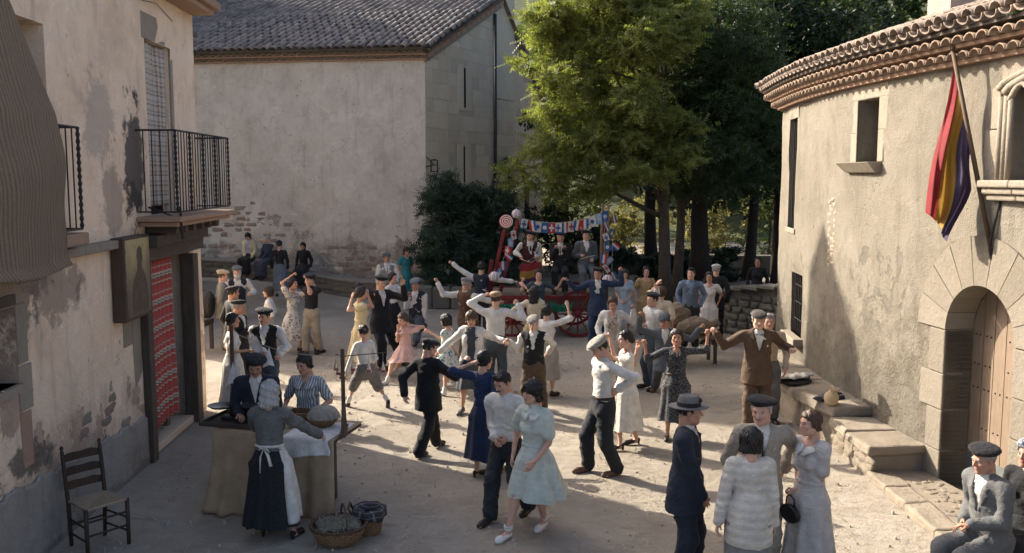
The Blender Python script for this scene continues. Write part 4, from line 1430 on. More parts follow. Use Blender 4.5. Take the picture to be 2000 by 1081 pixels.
# balcony slab
part(slab_on(LW, ls(11.72), ls(14.22), 3.06, 3.12, 0, .50), 'balcony_moulding', TERRA, house, bev=.012)
part(slab_on(LW, ls(11.66), ls(14.28), 3.122, 3.19, 0, .56), 'balcony_slab', TERRA, house, bev=.015)
def twisted(mb, p, z0, z1, r=.012):
    pts = []; rad = []
    nseg = int((z1 - z0) / .035)
    for i in range(nseg + 1):
        pts.append((p[0], p[1], z0 + (z1 - z0) * i / nseg)); rad.append(r * (1.35 if i % 2 else .75))
    mb.tube(pts, rad, 6)
# railing
rail = MB()
zr0, zr1 = 3.25, 4.28
for z in (zr0, zr1):
    pts = [LW(ls(11.72), z, .01), LW(ls(11.72), z, .50), LW(ls(14.22), z, .50), LW(ls(14.22), z, .01)]
    for a, b in zip(pts[:-1], pts[1:]): rail.tube([a, b], .011 if z < 4 else .014, 6)
rl = part(rail, 'railing', IRON, house)
def bar(s, off, tw=False, par=rl, z0=zr0, z1=zr1):
    mb = MB(); p = LW(s, 0, off)
    if tw: twisted(mb, p, z0, z1, .017)
    else: mb.tube([(p[0], p[1], z0), (p[0], p[1], z1)], .0075, 6)
    o = mb.build('baluster', IRON, par); return o
for i in range(4): bar(ls(11.72), .1 + .105 * i)
nb = 21
for i in range(nb + 1):
    bar(ls(11.72) + (ls(14.22) - ls(11.72)) * i / nb, .50, i in (0, 5, 10, 15, 21))
for i in range(3): bar(ls(14.22), .12 + .12 * i)
mb = MB(); mb.tube([LW(ls(12.05), 3.3, .02), LW(ls(12.05), 3.12, .5), LW(ls(12.05), 2.98, .05)], .014, 6); mb.tube([LW(ls(11.78), 3.32, .51), LW(ls(11.78), 2.9, .53)], .016, 6)
part(mb, 'iron_strap', IRON, house)
# balcony door surround
part(slab_on(LW, sC0 - .1, sC1 + .12, 5.48, 5.82, -.03, .008), 'lintel', PALE, house, bev=.01)
part(slab_on(LW, sC1, sC1 + .1, 3.19, 5.48, -.02, .006), 'jamb_stone', PALE, house)
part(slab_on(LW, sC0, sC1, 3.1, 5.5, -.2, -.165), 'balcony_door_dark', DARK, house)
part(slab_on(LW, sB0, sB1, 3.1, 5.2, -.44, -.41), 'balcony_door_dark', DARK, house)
# corner of the next balcony above
part(slab_on(LW, ls(12.25), ls(14.3), 6.12, 6.2, 0, .34), 'balcony_moulding', TERRA, house, bev=.012)
part(slab_on(LW, ls(12.1), ls(14.4), 6.202, 6.32, 0, .42), 'balcony_slab', TERRA, house, bev=.012)
# wire above the curtain
mb = MB(); mb.tube([LW(ls(12.15), 5.95, .015), LW(ls(12.6), 5.99, .05), LW(ls(13.35), 5.88, .015)], .005, 5)
part(mb, 'curtain_wire', IRON, house)
# second balcony, mostly under the mat
part(slab_on(LW, ls(6.8), ls(9.62), 3.0, 3.12, 0, .24), 'balcony_slab', TERRA, house, bev=.015)
rail2 = MB()
for z in (3.16, 4.2):
    rail2.tube([LW(ls(6.8), z, .2), LW(ls(9.55), z, .2), LW(ls(9.55), z, 0)], .012, 6)
rl2 = part(rail2, 'railing', IRON, house)
for i in range(20): bar(ls(6.85) + i * .142, .2, i == 19, rl2, 3.16, 4.2)

# hidden house across the lane: roofline shaped to shade the middle of the square
hb = empty('house', (-10.4, 24, 0), 0, 'unseen tall gabled house beyond the lane, shaped to shade the square', 'house')
prof = [(22.2, 5.8), (22.9, 6.6), (23.4, 8.8), (24.8, 13.4), (25.5, 12.6), (25.6, 7.8), (27.9, 7.8)]
mb = MB(); m_ = len(prof)
for (y0, h0), (y1, h1) in zip(prof[:-1], prof[1:]):
    mb.add([(-9.45, y0, 0), (-9.45, y1, 0), (-9.45, y1, h1), (-9.45, y0, h0)], [(0, 1, 2, 3)])
mb.add([(-9.45, 22.2, 0), (-11.4, 22.2, 0), (-11.4, 22.2, 5.8), (-9.45, 22.2, 5.8)], [(3, 2, 1, 0)])
mb.add([(-9.45, 27.9, 0), (-11.4, 27.9, 0), (-11.4, 27.9, 7.8), (-9.45, 27.9, 7.8)], [(0, 1, 2, 3)])
part(mb, 'wall', CHURCHP, hb)
mb = MB()
for (y0, h0), (y1, h1) in zip(prof[:-1], prof[1:]):
    mb.hexa([(-9.3, y0, h0), (-11.4, y0, h0), (-11.4, y1, h1), (-9.3, y1, h1), (-9.3, y0, h0 + .12), (-11.4, y0, h0 + .12), (-11.4, y1, h1 + .12), (-9.3, y1, h1 + .12)])
part(mb, 'roof', TILE_D, hb)

# ================================================================== the church
C0 = np.array([-2.70, 29.0]); ge = np.array([.421, .907]); ce = np.array([-.9887, .15]); 
CE = 7.45          # eave height
APX_S, APX_Z = 5.4, 9.95
FAR_S, FAR_Z = 9.36, 6.5
gn = np.array([ge[1], -ge[0]])
cn = np.array([-ce[1], ce[0]]); cn = cn if cn[1] < 0 else -cn
church = empty('church', (-2.7, 29, 0), 0, 'old church with tiled roof, rendered side wall and ashlar gable', 'church')
def CS(s, z, off=0.0):          # side wall, s runs left from the corner
    p = C0 + ce * s + cn * off; return (float(p[0]), float(p[1]), float(z))
def CG(s, z, off=0.0):          # gable wall, s runs back from the corner
    p = C0 + ge * s + gn * off; return (float(p[0]), float(p[1]), float(z))
mb = wall_grid(lambda s, z, o: CS(13.5 - s, z, o), 0, 13.5, 0, CE, [], .35, .3, .03, 4.0)
part(mb, 'wall', CHURCHP, church)
GABLE_BACK = stone('gable_mortar', (.50, .415, .305), (.62, .525, .40), (.44, .36, .27))
def gz(s):
    return CE + (APX_Z - CE) * s / APX_S if s < APX_S else APX_Z + (FAR_Z - APX_Z) * (s - APX_S) / (FAR_S - APX_S)
mb = MB()
cols = np.linspace(0, FAR_S, 25)
for a, b in zip(cols[:-1], cols[1:]):
    mb.add([CG(a, 0), CG(b, 0), CG(b, gz(b)), CG(a, gz(a))], [(0, 1, 2, 3)])
mb.add([CG(FAR_S, 0), CG(FAR_S, 0, -6), CG(FAR_S, FAR_Z, -6), CG(FAR_S, FAR_Z)], [(0, 1, 2, 3)])
part(mb, 'gable_wall', GABLE_BACK, church)
mb = MB(); mb.box((-15, 34, 7.6), (4.2, 6.4, 15.2)); part(mb, 'shade_tower', CHURCHP, church)  # unseen tower added to block the sun over the middle ground
# the bell gable rising above
mb = MB(); a, b = 4.95, 6.55
mb.hexa([CG(a, 6.5, .04), CG(b, 6.5, .04), CG(b, 6.5, -.7), CG(a, 6.5, -.7), CG(a, 12.4, .04), CG(b, 12.4, .04), CG(b, 12.4, -.7), CG(a, 12.4, -.7)])
part(mb, 'bell_gable', STONE, church)
# ashlar blocks
PORT_S, PORT_W, PORT_Z = 6.1, 1.05, 2.9
slits = [(2.5, 2.78, 6.0, 7.3), (2.45, 2.7, 3.5, 4.7)]
rs = random.Random(8)
z = .1; row = 0
while z < 9.6:
    hgt = rs.choice([.36, .42, .5])
    s = -.0 if row % 2 else -.0
    first = True
    while s < FAR_S - .1:
        w = rs.uniform(.45, 1.1) if not first else (.5 if row % 2 else .85)
        first = False
        e = min(s + w, FAR_S)
        zt = min(gz(s + .02), gz(e - .02))
        top = min(z + hgt, zt - .1)
        ok = top - z > .12
        for (a, b, c, d) in slits:
            if s < b and e > a and z < d and top > c: ok = False
        mid = (s + e) / 2
        if abs(mid - PORT_S) < PORT_W + .4 and z < PORT_Z + 1.3: ok = False
        if ok:
            d = rs.uniform(.002, .014)
            o = part(slab_on(CG, s + .008, e - .008, z + .008, top - .006, -.03, d), 'stone_block', STONE, church)
        s = e
    z += hgt; row += 1
for (a, b, c, d) in slits:
    part(slab_on(CG, a + .06, b - .06, c, d, -.05, .004), 'slit_window', DARK, church)  # black slab painted as the shaded slit recess
    part(slab_on(CG, a - .35, a + .05, c - .1, d + .1, -.05, .025), 'stone_block', STONE, church, bev=.01)
    part(slab_on(CG, b - .05, b + .35, c - .1, d + .1, -.05, .025), 'stone_block', STONE, church, bev=.01)
# portal: jambs, voussoirs, dark drip mould, door
def arc(s, z, r, a, off): return CG(s + r * math.cos(a), z + r * math.sin(a), off)
nv = 11
for i in range(nv):
    a0, a1 = math.pi * i / nv + .01, math.pi * (i + 1) / nv - .01
    mb = MB(); mb.hexa([arc(PORT_S, PORT_Z, .82, a0, -.05), arc(PORT_S, PORT_Z, .82, a1, -.05), arc(PORT_S, PORT_Z, .82, a1, .06), arc(PORT_S, PORT_Z, .82, a0, .06),
                        arc(PORT_S, PORT_Z, 1.4, a0, -.05), arc(PORT_S, PORT_Z, 1.4, a1, -.05), arc(PORT_S, PORT_Z, 1.4, a1, .06), arc(PORT_S, PORT_Z, 1.4, a0, .06)])
    part(mb, 'voussoir', STONE, church)
for sg in (-1, 1):
    for i in range(5):
        a, b = sorted((PORT_S + sg * .82, PORT_S + sg * 1.4))
        part(slab_on(CG, a, b, i * .58 + .01, i * .58 + .57, -.05, .05), 'stone_block', STONE, church)
mb = MB(); pts = [CG(PORT_S - 1.45, 1.7, .1)] + [arc(PORT_S, PORT_Z, 1.45, math.pi - math.pi * i / 16, .1) for i in range(17)] + [CG(PORT_S + 1.45, 1.7, .1)]
mb.tube(pts, .1, 8); part(mb, 'drip_mould', plain('dark_lead', (.035, .037, .04), .6), church, True)
mb = MB()
pts = [CG(PORT_S - .82, 0, .01)] + [arc(PORT_S, PORT_Z, .82, math.pi - math.pi * i / 14, .01) for i in range(15)] + [CG(PORT_S + .82, 0, .01)]
mb.add(pts, [tuple(range(len(pts) - 1, -1, -1))]); part(mb, 'door', wood('church_door', (.03, .025, .02), (.06, .05, .04)), church)
mb = MB(); mb.tube([CG(4.85, 9.4, .07), CG(4.85, 2.5, .07)], .06, 8); part(mb, 'drainpipe', plain('pipe_iron', (.05, .055, .06), .5), church, True)
# eave: two courses of corbelled tile ends, then the tiled roof
vg3 = np.array([ge[0] * APX_S, ge[1] * APX_S, APX_Z - CE]); VL = float(np.linalg.norm(vg3)); vg = vg3 / VL
e3 = np.array([ce[0], ce[1], 0.0]); nr = np.cross(vg, e3); nr = nr if nr[2] > 0 else -nr; nr /= np.linalg.norm(nr)
def half_tile(name, L=.46, r0=.105, r1=.085, th=.016, mat=TILE_D, n=7, up=True):
    mb = MB(); V = []; F = []
    for (y, r) in ((0, r0), (L, r1)):
        for rr in (r, r - th):
            for i in range(n):
                a = math.pi * i / (n - 1)
                V.append((rr * math.cos(a), y, rr * math.sin(a) * .82 * (1 if up else -1)))
    def id(y, l, i): return (y * 2 + l) * n + i
    for i in range(n - 1):
        F.append((id(0, 0, i), id(1, 0, i), id(1, 0, i + 1), id(0, 0, i + 1)))
        F.append((id(0, 1, i + 1), id(1, 1, i + 1), id(1, 1, i), id(0, 1, i)))
        F.append((id(0, 1, i), id(0, 0, i), id(0, 0, i + 1), id(0, 1, i + 1)))
    F.append((id(0, 0, 0), id(0, 1, 0), id(1, 1, 0), id(1, 0, 0))); F.append((id(0, 1, n - 1), id(0, 0, n - 1), id(1, 0, n - 1), id(1, 1, n - 1)))
    mb.add(V, F)
    return mb
TM_UP = half_tile('tile', .5, .125, .10).mesh('tile', TILE_D, True)
roof_base = C0_3 = np.array([C0[0], C0[1], CE + .16]) + np.array([cn[0], cn[1], 0]) * .42 - vg * 0.0
roof = MB()
a = roof_base + e3 * -.3; b = roof_base + e3 * 13.6
up2 = vg * (VL + .35)
for dz in (0, -.06):
    roof.add([a + nr * dz, b + nr * dz, b + up2 + nr * dz, a + up2 + nr * dz], [(0, 1, 2, 3)])
roof_o = part(roof, 'roof', TILE_D, church)
Mt = Matrix((Vector(-e3), Vector(vg), Vector(nr))).transposed()
pitch, exp_ = .26, .40
ncol = int(13.6 / pitch); nrow = int((VL + .3) / exp_)
rest = MB(); ntile = 0
TP = half_tile('t', .5, .125, .10)
rs = random.Random(21)
for r in range(nrow):
    for cidx in range(ncol):
        p = roof_base + e3 * (-.22 + cidx * pitch + rs.uniform(-.012, .012)) + vg * (r * exp_ - .08 + rs.uniform(-.02, .02)) + nr * (.028 + rs.uniform(-.006, .012))
        R = Mt.to_4x4() @ Matrix.Rotation(math.radians(2.0 + rs.uniform(-1, 1)), 4, 'X') @ Matrix.Rotation(math.radians(rs.uniform(-2.5, 2.5)), 4, 'Z')
        R.translation = Vector(p)
        vis = cidx < 34
        if vis and ntile < 300 and (r < 9):
            o = link('tile', TM_UP, church); o.matrix_parent_inverse = church.matrix_basis.inverted(); o.matrix_basis = R; ntile += 1
        elif cidx < 44:
            rest.add([R @ Vector(v) for v in TP.v], TP.f)
    # channel tiles as troughs between
o = part(rest, 'roof_tiles', TILE_D, church, True, kind='stuff')
# verge of the gable: corbel bricks under the edge
for i in range(15):
    s = i * APX_S / 15
    part(slab_on(lambda q, z, of: tuple(np.array(CG(q, z + gz(q), of))), s + .02, s + APX_S / 15 - .02, -.12, .03, -.02, .16), 'verge_brick', TERRA, church)
part(slab_on(lambda q, z, of: tuple(np.array(CG(q, z + gz(q), of))), 0, APX_S, -.26, -.125, -.02, .06), 'verge_band', PALE, church)
for i in range(12):
    s = 6.6 + i * (FAR_S - 6.55) / 12
    part(slab_on(lambda q, z, of: tuple(np.array(CG(q, z + gz(q), of))), s, s + .21, -.05, .14, -.3, .24), 'verge_tile', TILE_D, church)
mb = MB()   # far slope
mb.add([CG(APX_S, APX_Z + .05, .2), CG(FAR_S + .3, FAR_Z + .05 - .2, .2), CG(FAR_S + .3, FAR_Z - .15, -9), CG(APX_S, APX_Z + .05, -9)], [(0, 1, 2, 3)])
part(mb, 'roof', TILE_D, church)
EAVE_T = half_tile('tile', .3, .11, .1, .02, TERRA).mesh('eave_tile', [stone('church_eave_clay', (.26, .19, .14), (.37, .28, .21), (.2, .15, .12))], True)
for lev in range(2):
    part(slab_on(CS, -.1, 13.4, CE - .17 + lev * .13, CE - .13 + lev * .13, -.3, .1 + lev * .12), 'eave_course', TERRA, church)
    part(slab_on(CS, -.05, 13.4, CE - .13 + lev * .13, CE - .04 + lev * .13, -.3, .08 + lev * .12), 'eave_backing', DARKSTONE, church)
    if lev: part(slab_on(CS, -.05, 13.4, CE + .092, CE + .175, -.3, .36), 'eave_backing', DARKSTONE, church)
    for i in range(42):
        o = link('eave_tile', EAVE_T, church); o.matrix_parent_inverse = church.matrix_basis.inverted()
        s = -.02 + i * .24 + .12 * lev
        p = CS(s, CE - .13 + lev * .13, .16 + lev * .13)
        M = Matrix((Vector((ce[0], ce[1], 0)), Vector((-cn[0], -cn[1], 0)), Vector((0, 0, 1)))).transposed().to_4x4(); M.translation = Vector(p)
        o.matrix_basis = M
# worn stones at the foot of the render
rs = random.Random(14); k = 0
CST = stone('church_rubble', (.27, .215, .175), (.37, .305, .255), (.22, .165, .135))
for row in range(13):
    z = .75 + row * .175
    s = 1.2 + rs.uniform(0, .3)
    while s < 9.4:
        w = rs.uniform(.11, .24)
        core = math.exp(-((s - 6.0) / 1.5) ** 2) * (1 if row < 12 else .5)
        pr = max(.75 * core, .32 if row < 5 else .06)
        if rs.random() < pr:
            wall_stone(church, CS(s, z + rs.uniform(-.02, .02), -.012), cn, w * .93, rs.uniform(.055, .075), rs.uniform(.014, .028), k, rs.choice([CST, CST, RUBBLE, STONE])); k += 1
        s += 2 * w + rs.uniform(.01, .05)
# iron lantern on the corner
lan = empty('wall_lantern', CG(.05, 4.05, .02), 0, 'small black iron lantern on the church corner', 'lantern')
mb = MB(); mb.tube([CG(.02, 4.0, .02), CG(.02, 4.06, .3)], .02, 6); mb.tube([CG(.02, 4.3, .02), CG(.02, 4.06, .3)], .015, 6)
part(mb, 'bracket', IRON, lan)
mb = MB()
c = np.array(CG(.02, 3.85, .3))
for sx in (-1, 1):
    for sy in (-1, 1):
        mb.box(tuple(c + np.array([sx * .1, sy * .1, .16])), (.025, .025, .36))
mb.box(tuple(c + np.array([0, 0, .0])), (.24, .24, .03)); mb.box(tuple(c + np.array([0, 0, .36])), (.28, .28, .05), taper=.4)
mb.box(tuple(c + np.array([0, 0, .2])), (.22, .22, .02))
part(mb, 'cage', IRON, lan)

# low sitting wall of rubble in front of the church
bw = empty('stone_bench', (-6, 28.3, 0), 0, 'long mossy rubble sitting wall below the church side', 'stone bench')
pa = np.array([-12.6, 29.4]); pb = np.array([-3.7, 27.55]); bd = (pb - pa) / np.linalg.norm(pb - pa); bn = np.array([bd[1], -bd[0]])
BL = float(np.linalg.norm(pb - pa))
def bz(s): return 1.12 - .58 * sstep(3.5, 8.5, s)
def BW(s, z, off): p = pa + bd * s + bn * off; return (float(p[0]), float(p[1]), float(z))
mb = MB(); n = 30
for i in range(n):
    a, b = BL * i / n, BL * (i + 1) / n
    mb.hexa([BW(a, -.05, -.6), BW(b, -.05, -.6), BW(b, -.05, 0), BW(a, -.05, 0), BW(a, bz(a) - .06, -.6), BW(b, bz(b) - .06, -.6), BW(b, bz(b) - .06, 0), BW(a, bz(a) - .06, 0)])
part(mb, 'core', DARKSTONE, bw)
s = 0
rs = random.Random(5)
while s < BL - .2:
    w = rs.uniform(.6, 1.2); e = min(s + w, BL)
    part(slab_on(lambda q, z, o: BW(q, z + bz(q), o), s + .008, e - .008, -.062, .01, -.62, .05), 'coping_slab', stone('worn_coping', (.20, .185, .16), (.28, .26, .225), (.15, .145, .125)), bw, bev=.015)
    s = e
for row in range(3):
    s = .5
    while s < BL:
        w = rs.uniform(.14, .3)
        z = bz(s) - .16 - row * .17
        if z > .02 and rs.random() < .85:
            o = wall_stone(bw, BW(s, z, -.015), bn, w * .95, .08, .05, int(s * 7) + row, DARKSTONE)
        s += 2 * w + .02

# ================================================================== the cream house on the right, with its curved wall
RP = [(5.95, 5.2), (5.62, 7.6), (5.40, 9.2), (5.16, 10.7), (4.97, 12.2), (4.88, 13.7), (4.92, 15.4), (5.10, 17.2), (5.30, 18.1), (6.3, 18.9), (8.5, 19.6)]
def cr(p0, p1, p2, p3, t):
    return .5 * ((2 * p1) + (-p0 + p2) * t + (2 * p0 - 5 * p1 + 4 * p2 - p3) * t * t + (-p0 + 3 * p1 - 3 * p2 + p3) * t ** 3)
RPA = np.array(RP); dense = []
for i in range(len(RP) - 1):
    q = [RPA[max(0, i - 1)], RPA[i], RPA[i + 1], RPA[min(len(RP) - 1, i + 2)]]
    for k in range(40): dense.append(cr(*q, k / 40))
dense.append(RPA[-1]); dense = np.array(dense)
seg = np.linalg.norm(np.diff(dense, axis=0), axis=1); RS = np.concatenate([[0], np.cumsum(seg)]); RLEN = float(RS[-1])
def RW(s, z, off=0.0):
    x = np.interp(s, RS, dense[:, 0]); y = np.interp(s, RS, dense[:, 1])
    d = np.array([np.interp(s + .05, RS, dense[:, 0]) - np.interp(s - .05, RS, dense[:, 0]), np.interp(s + .05, RS, dense[:, 1]) - np.interp(s - .05, RS, dense[:, 1])])
    d /= np.linalg.norm(d) + 1e-9
    n = np.array([-d[1], d[0]])
    return (float(x + n[0] * off), float(y + n[1] * off), float(z))
def RN(s):
    a, b = np.array(RW(s, 0, 0)), np.array(RW(s, 0, 1)); return (b - a)[:2]
def rsY(Y):
    return float(np.interp(Y, dense[:, 1], RS))
RZ = 4.98
manor = empty('house', (5.5, 12, 0), 0, 'sunlit cream house with curved wall, arched door and tiled eave', 'house')
dS0, dS1 = rsY(9.62), rsY(10.78); dC = (dS0 + dS1) / 2; dR = (dS1 - dS0) / 2; dZ = 1.9
wA = (rsY(12.55), rsY(13.2), 3.90, 4.76)      # square window
wB = (rsY(8.95), rsY(9.85), 3.66, 4.72)        # carved window
wC = (rsY(16.3), rsY(16.95), 2.78, 4.72)        # tall narrow window
wD = (rsY(15.55), rsY(16.35), .95, 2.02)       # barred window below
holesR = [(dS0, dS1, 0, dZ + dR, .42), wA + (.4,), wB + (.32,), wC + (.25,), wD + (.28,)]
mb = wall_grid(lambda s, z, o: RW(RLEN - s, z, o), 0, RLEN, 0, RZ, [(RLEN - h[1], RLEN - h[0], h[2], h[3], h[4]) for h in holesR], .22, .35, .02, 6.0)
part(mb, 'wall', CREAM, manor, True)
mb = MB(); mb.add([RW(RLEN, 0), (14, 19.6, 0), (14, 19.6, RZ), RW(RLEN, RZ)], [(0, 1, 2, 3)]); part(mb, 'back_wall', CREAM, manor)
def barch(s, z, r, a, off): return RW(s + r * math.cos(a), z + r * math.sin(a), off)
# voussoirs of the door arch and jamb stones, slightly proud
nv = 9; vw = dR + .56
for i in range(nv):
    a0, a1 = math.pi * i / nv + .006, math.pi * (i + 1) / nv - .006
    mb = MB(); am = (a0 + a1) / 2; K = 3
    aa = [a0 + (a1 - a0) * k / K for k in range(K + 1)]
    for k in range(K):
        mb.hexa([barch(dC, dZ, dR, aa[k], -.34), barch(dC, dZ, dR, aa[k + 1], -.34), barch(dC, dZ, vw, aa[k + 1], -.34), barch(dC, dZ, vw, aa[k], -.34),
                 barch(dC, dZ, dR, aa[k], .026), barch(dC, dZ, dR, aa[k + 1], .026), barch(dC, dZ, vw, aa[k + 1], .026), barch(dC, dZ, vw, aa[k], .026)])
    part(mb, 'voussoir', STONE_W, manor)
rs = random.Random(4)
for sg in (-1, 1):
    z = .0
    for i, hh in enumerate((.42, .50, .44, .53)):
        a, b = sorted((dC + sg * dR, dC + sg * (dR + (.30 if i % 2 else .46))))
        part(slab_on(RW, a, b, z + .004, z + hh - .004, -.34, .024), 'jamb_stone', STONE_W, manor, bev=.012); z += hh
# the plank door, half in shade of the reveal
door = MB(); npl = 6
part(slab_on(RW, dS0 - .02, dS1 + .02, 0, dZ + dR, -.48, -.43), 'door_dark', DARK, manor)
mb = MB(); mb.hexa([RW(dS0, .3, -.352), RW(dS1, .3, -.352), RW(dS1, .3, -.35), RW(dS0, .3, -.35), RW(dS0, .31, -.352), RW(dS1, .31, -.352), RW(dS1, .31, -.35), RW(dS0, .31, -.35)])
dobj = part(mb, 'door', DOORWOOD, manor)
for i in range(npl):
    a = dS0 + (dS1 - dS0) * i / npl + .006; b = dS0 + (dS1 - dS0) * (i + 1) / npl - .006
    def topz(s): return dZ + math.sqrt(max(0, dR * dR - (s - dC) ** 2)) - .005
    mb = MB(); K = 4
    for k in range(K):
        p, q = a + (b - a) * k / K, a + (b - a) * (k + 1) / K
        mb.hexa([RW(p, .02, -.40), RW(q, .02, -.40), RW(q, .02, -.345), RW(p, .02, -.345), RW(p, topz(p), -.40), RW(q, topz(q), -.40), RW(q, topz(q), -.345), RW(p, topz(p), -.345)])
    o = mb.build('plank', DOORWOOD, dobj)
mb = MB(); 
mb.hexa([RW(dS0, .02, -.345), RW(dS1, .02, -.345), RW(dS1, .02, -.33), RW(dS0, .02, -.33), RW(dS0, .40, -.345), RW(dS1, .40, -.345), RW(dS1, .40, -.33), RW(dS0, .40, -.33)])
mb.build('kick_plate', plain('tin_plate', (.20, .22, .22), .5, .3, 8, .2, 30, .5), dobj)
mb = MB()
for z in (.75, 1.22, 1.5, 1.85):
    for i in range(npl):
        for q in (.3, .7):
            s = dS0 + (dS1 - dS0) * (i + q) / npl
            if (i * 7 + int(z * 10)) % 3 == 0 and z != 1.22: continue
            v, f = small_ball(RW(s, z, -.343), (.011, .011, .011), 6, 4); mb.add(v, [tuple(x) for x in f])
mb.build('nail_heads', IRON, dobj, True, kind='stuff')
mb = MB(); hs_ = dS0 + .32
mb.tube([RW(hs_, 1.02, -.34), RW(hs_, 1.02, -.28), RW(hs_, 1.22, -.28), RW(hs_, 1.22, -.34)], .011, 6); mb.build('door_handle', IRON, dobj)
# square window
def window(w, name='window', bars=0, frame=OLDWOOD, dp=.3, cross=True):
    a, b, c, d = w
    mb = MB(); f = .05
    slab_on(RW, a, a + f, c, d, -dp - .05, -dp, mb); slab_on(RW, b - f, b, c, d, -dp - .05, -dp, mb)
    slab_on(RW, a + f, b - f, c, c + f, -dp - .05, -dp, mb); slab_on(RW, a + f, b - f, d - f, d, -dp - .05, -dp, mb)
    if cross:
        m = (a + b) / 2; slab_on(RW, m - .025, m + .025, c + f, d - f, -dp - .045, -dp + .005, mb)
        slab_on(RW, a + f, m - .025, (c + d) / 2 - .015, (c + d) / 2 + .015, -dp - .04, -dp, mb)
    o = part(mb, name, frame, manor)
    mb = slab_on(RW, a, b, c, d, -dp - .09, -dp - .07); mb.build('pane', GLASS, o)
    for i in range(bars):
        s = a + (b - a) * (i + .5) / bars; p = RW(s, 0, -.06); mb = MB(); mb.tube([(p[0], p[1], c), (p[0], p[1], d)], .011, 6)
        mb.build('bar', IRON, o)
    return o
window(wA); window(wB, dp=.26); window(wC, bars=4, dp=.18, cross=False)
o = window(wD, bars=6, dp=.22)
mb = MB()
for z in (1.2, 1.5, 1.8): mb.tube([RW(wD[0], z, -.06), RW(wD[1], z, -.06)], .009, 6)
mb.build('cross_bar', IRON, o)
part(slab_on(RW, wD[0] - .15, wD[1] + .1, .82, .95, -.25, .16), 'window_sill', PALE, manor, bev=.015)
part(slab_on(RW, wC[0] - .1, wC[1] + .1, 2.69, 2.78, -.2, .03), 'window_sill', PALE, manor, bev=.01)
part(slab_on(RW, wC[0] - .12, wC[1] + .12, 4.72, 4.94, -.05, .014), 'lintel', PALE, manor, bev=.01)
# railing of the tall window
# dressed stones round the square window
for (a, b, c, d) in ((wA[0] - .16, wA[0], 3.90, 4.32), (wA[0] - .24, wA[0], 4.33, 4.76), (wA[1], wA[1] + .2, 3.90, 4.3), (wA[1], wA[1] + .15, 4.31, 4.76), (wA[0] - .26, wA[1] + .2, 4.765, 4.955)):
    part(slab_on(RW, a, b, c, d, -.03, .012), 'window_stone', PALE, manor, bev=.008)
mb = MB(); a, b = wA[0] - .12, wA[1] + .3
mb.hexa([RW(a + .05, 3.75, -.1), RW(b - .05, 3.75, -.1), RW(b - .05, 3.75, .06), RW(a + .05, 3.75, .06), RW(a, 3.895, -.1), RW(b, 3.895, -.1), RW(b, 3.895, .2), RW(a, 3.895, .2)])
part(mb, 'window_sill', PALE, manor, bev=.012)
# carved window: moulded jambs, ogee hood, moulded sill
for i, (q, dd) in enumerate(((.0, .0), (.07, .03), (.15, .0))):
    for sg in (-1, 1):
        s = wB[1] + q + .03 if sg > 0 else wB[0] - q - .03
        mb = MB(); p0, p1 = RW(s, 3.66, .012), RW(s, 4.55, .012)
        mb.tube([p0, p1], .036, 8); part(mb, 'shaft', PALE, manor, True)
for (a, b, c, d) in ((wB[1] + .2, wB[1] + .42, 3.66, 4.2), (wB[1] + .2, wB[1] + .34, 4.21, 4.65), (wB[0] - .42, wB[0] - .2, 3.66, 4.65)):
    part(slab_on(RW, a, b, c, d, -.03, .016), 'window_stone', PALE, manor, bev=.01)
mc = (wB[0] + wB[1]) / 2; hw = (wB[1] - wB[0]) / 2
for kq, (grow, rr) in enumerate(((.05, .034), (.13, .045), (.23, .04))):
    pts = []
    for i in range(17):
        u = -1 + 2 * i / 16
        x = u * (hw + grow); zz = 4.52 + grow * .5 + .20 * (1 - abs(u)) ** .6 + .10 * max(0, 1 - abs(u) * 2.6) ** 2
        if kq == 0: zz = 4.50 + .20 * abs(math.cos(u * 1.5 * math.pi)) * (1 - .25 * abs(u))
        pts.append(RW(mc + x, min(zz, 4.93), .02))
    mb = MB(); mb.tube(pts, rr, 8); part(mb, 'hood_mould', PALE, manor, True)
part(slab_on(RW, wB[0] - .2, wB[1] + .2, 4.72, 4.95, -.03, .01), 'window_stone', PALE, manor)
for i, (z0, z1, of) in enumerate(((3.58, 3.66, .17), (3.51, 3.58, .13), (3.44, 3.51, .09))):
    part(slab_on(RW, wB[0] - .28 + .02 * i, wB[1] + .32 - .03 * i, z0, z1, -.05, of, n=3), 'window_sill', PALE, manor, bev=.02)
# patch of fallen render
mb = MB()
rs = random.Random(9); k = 0
for i in range(26):
    t_ = i / 25; s = rsY(14.05) + .12 * math.sin(i * 2.3) * (1 - t_ * .3) + rs.uniform(-.05, .05); z = 3.35 - t_ * 1.0
    wall_stone(manor, RW(s, z, -.02), RN(s), rs.uniform(.05, .1), rs.uniform(.03, .05), .03, k, stone('bare_masonry', (.36, .29, .22), (.46, .38, .29), (.27, .21, .16))); k += 1
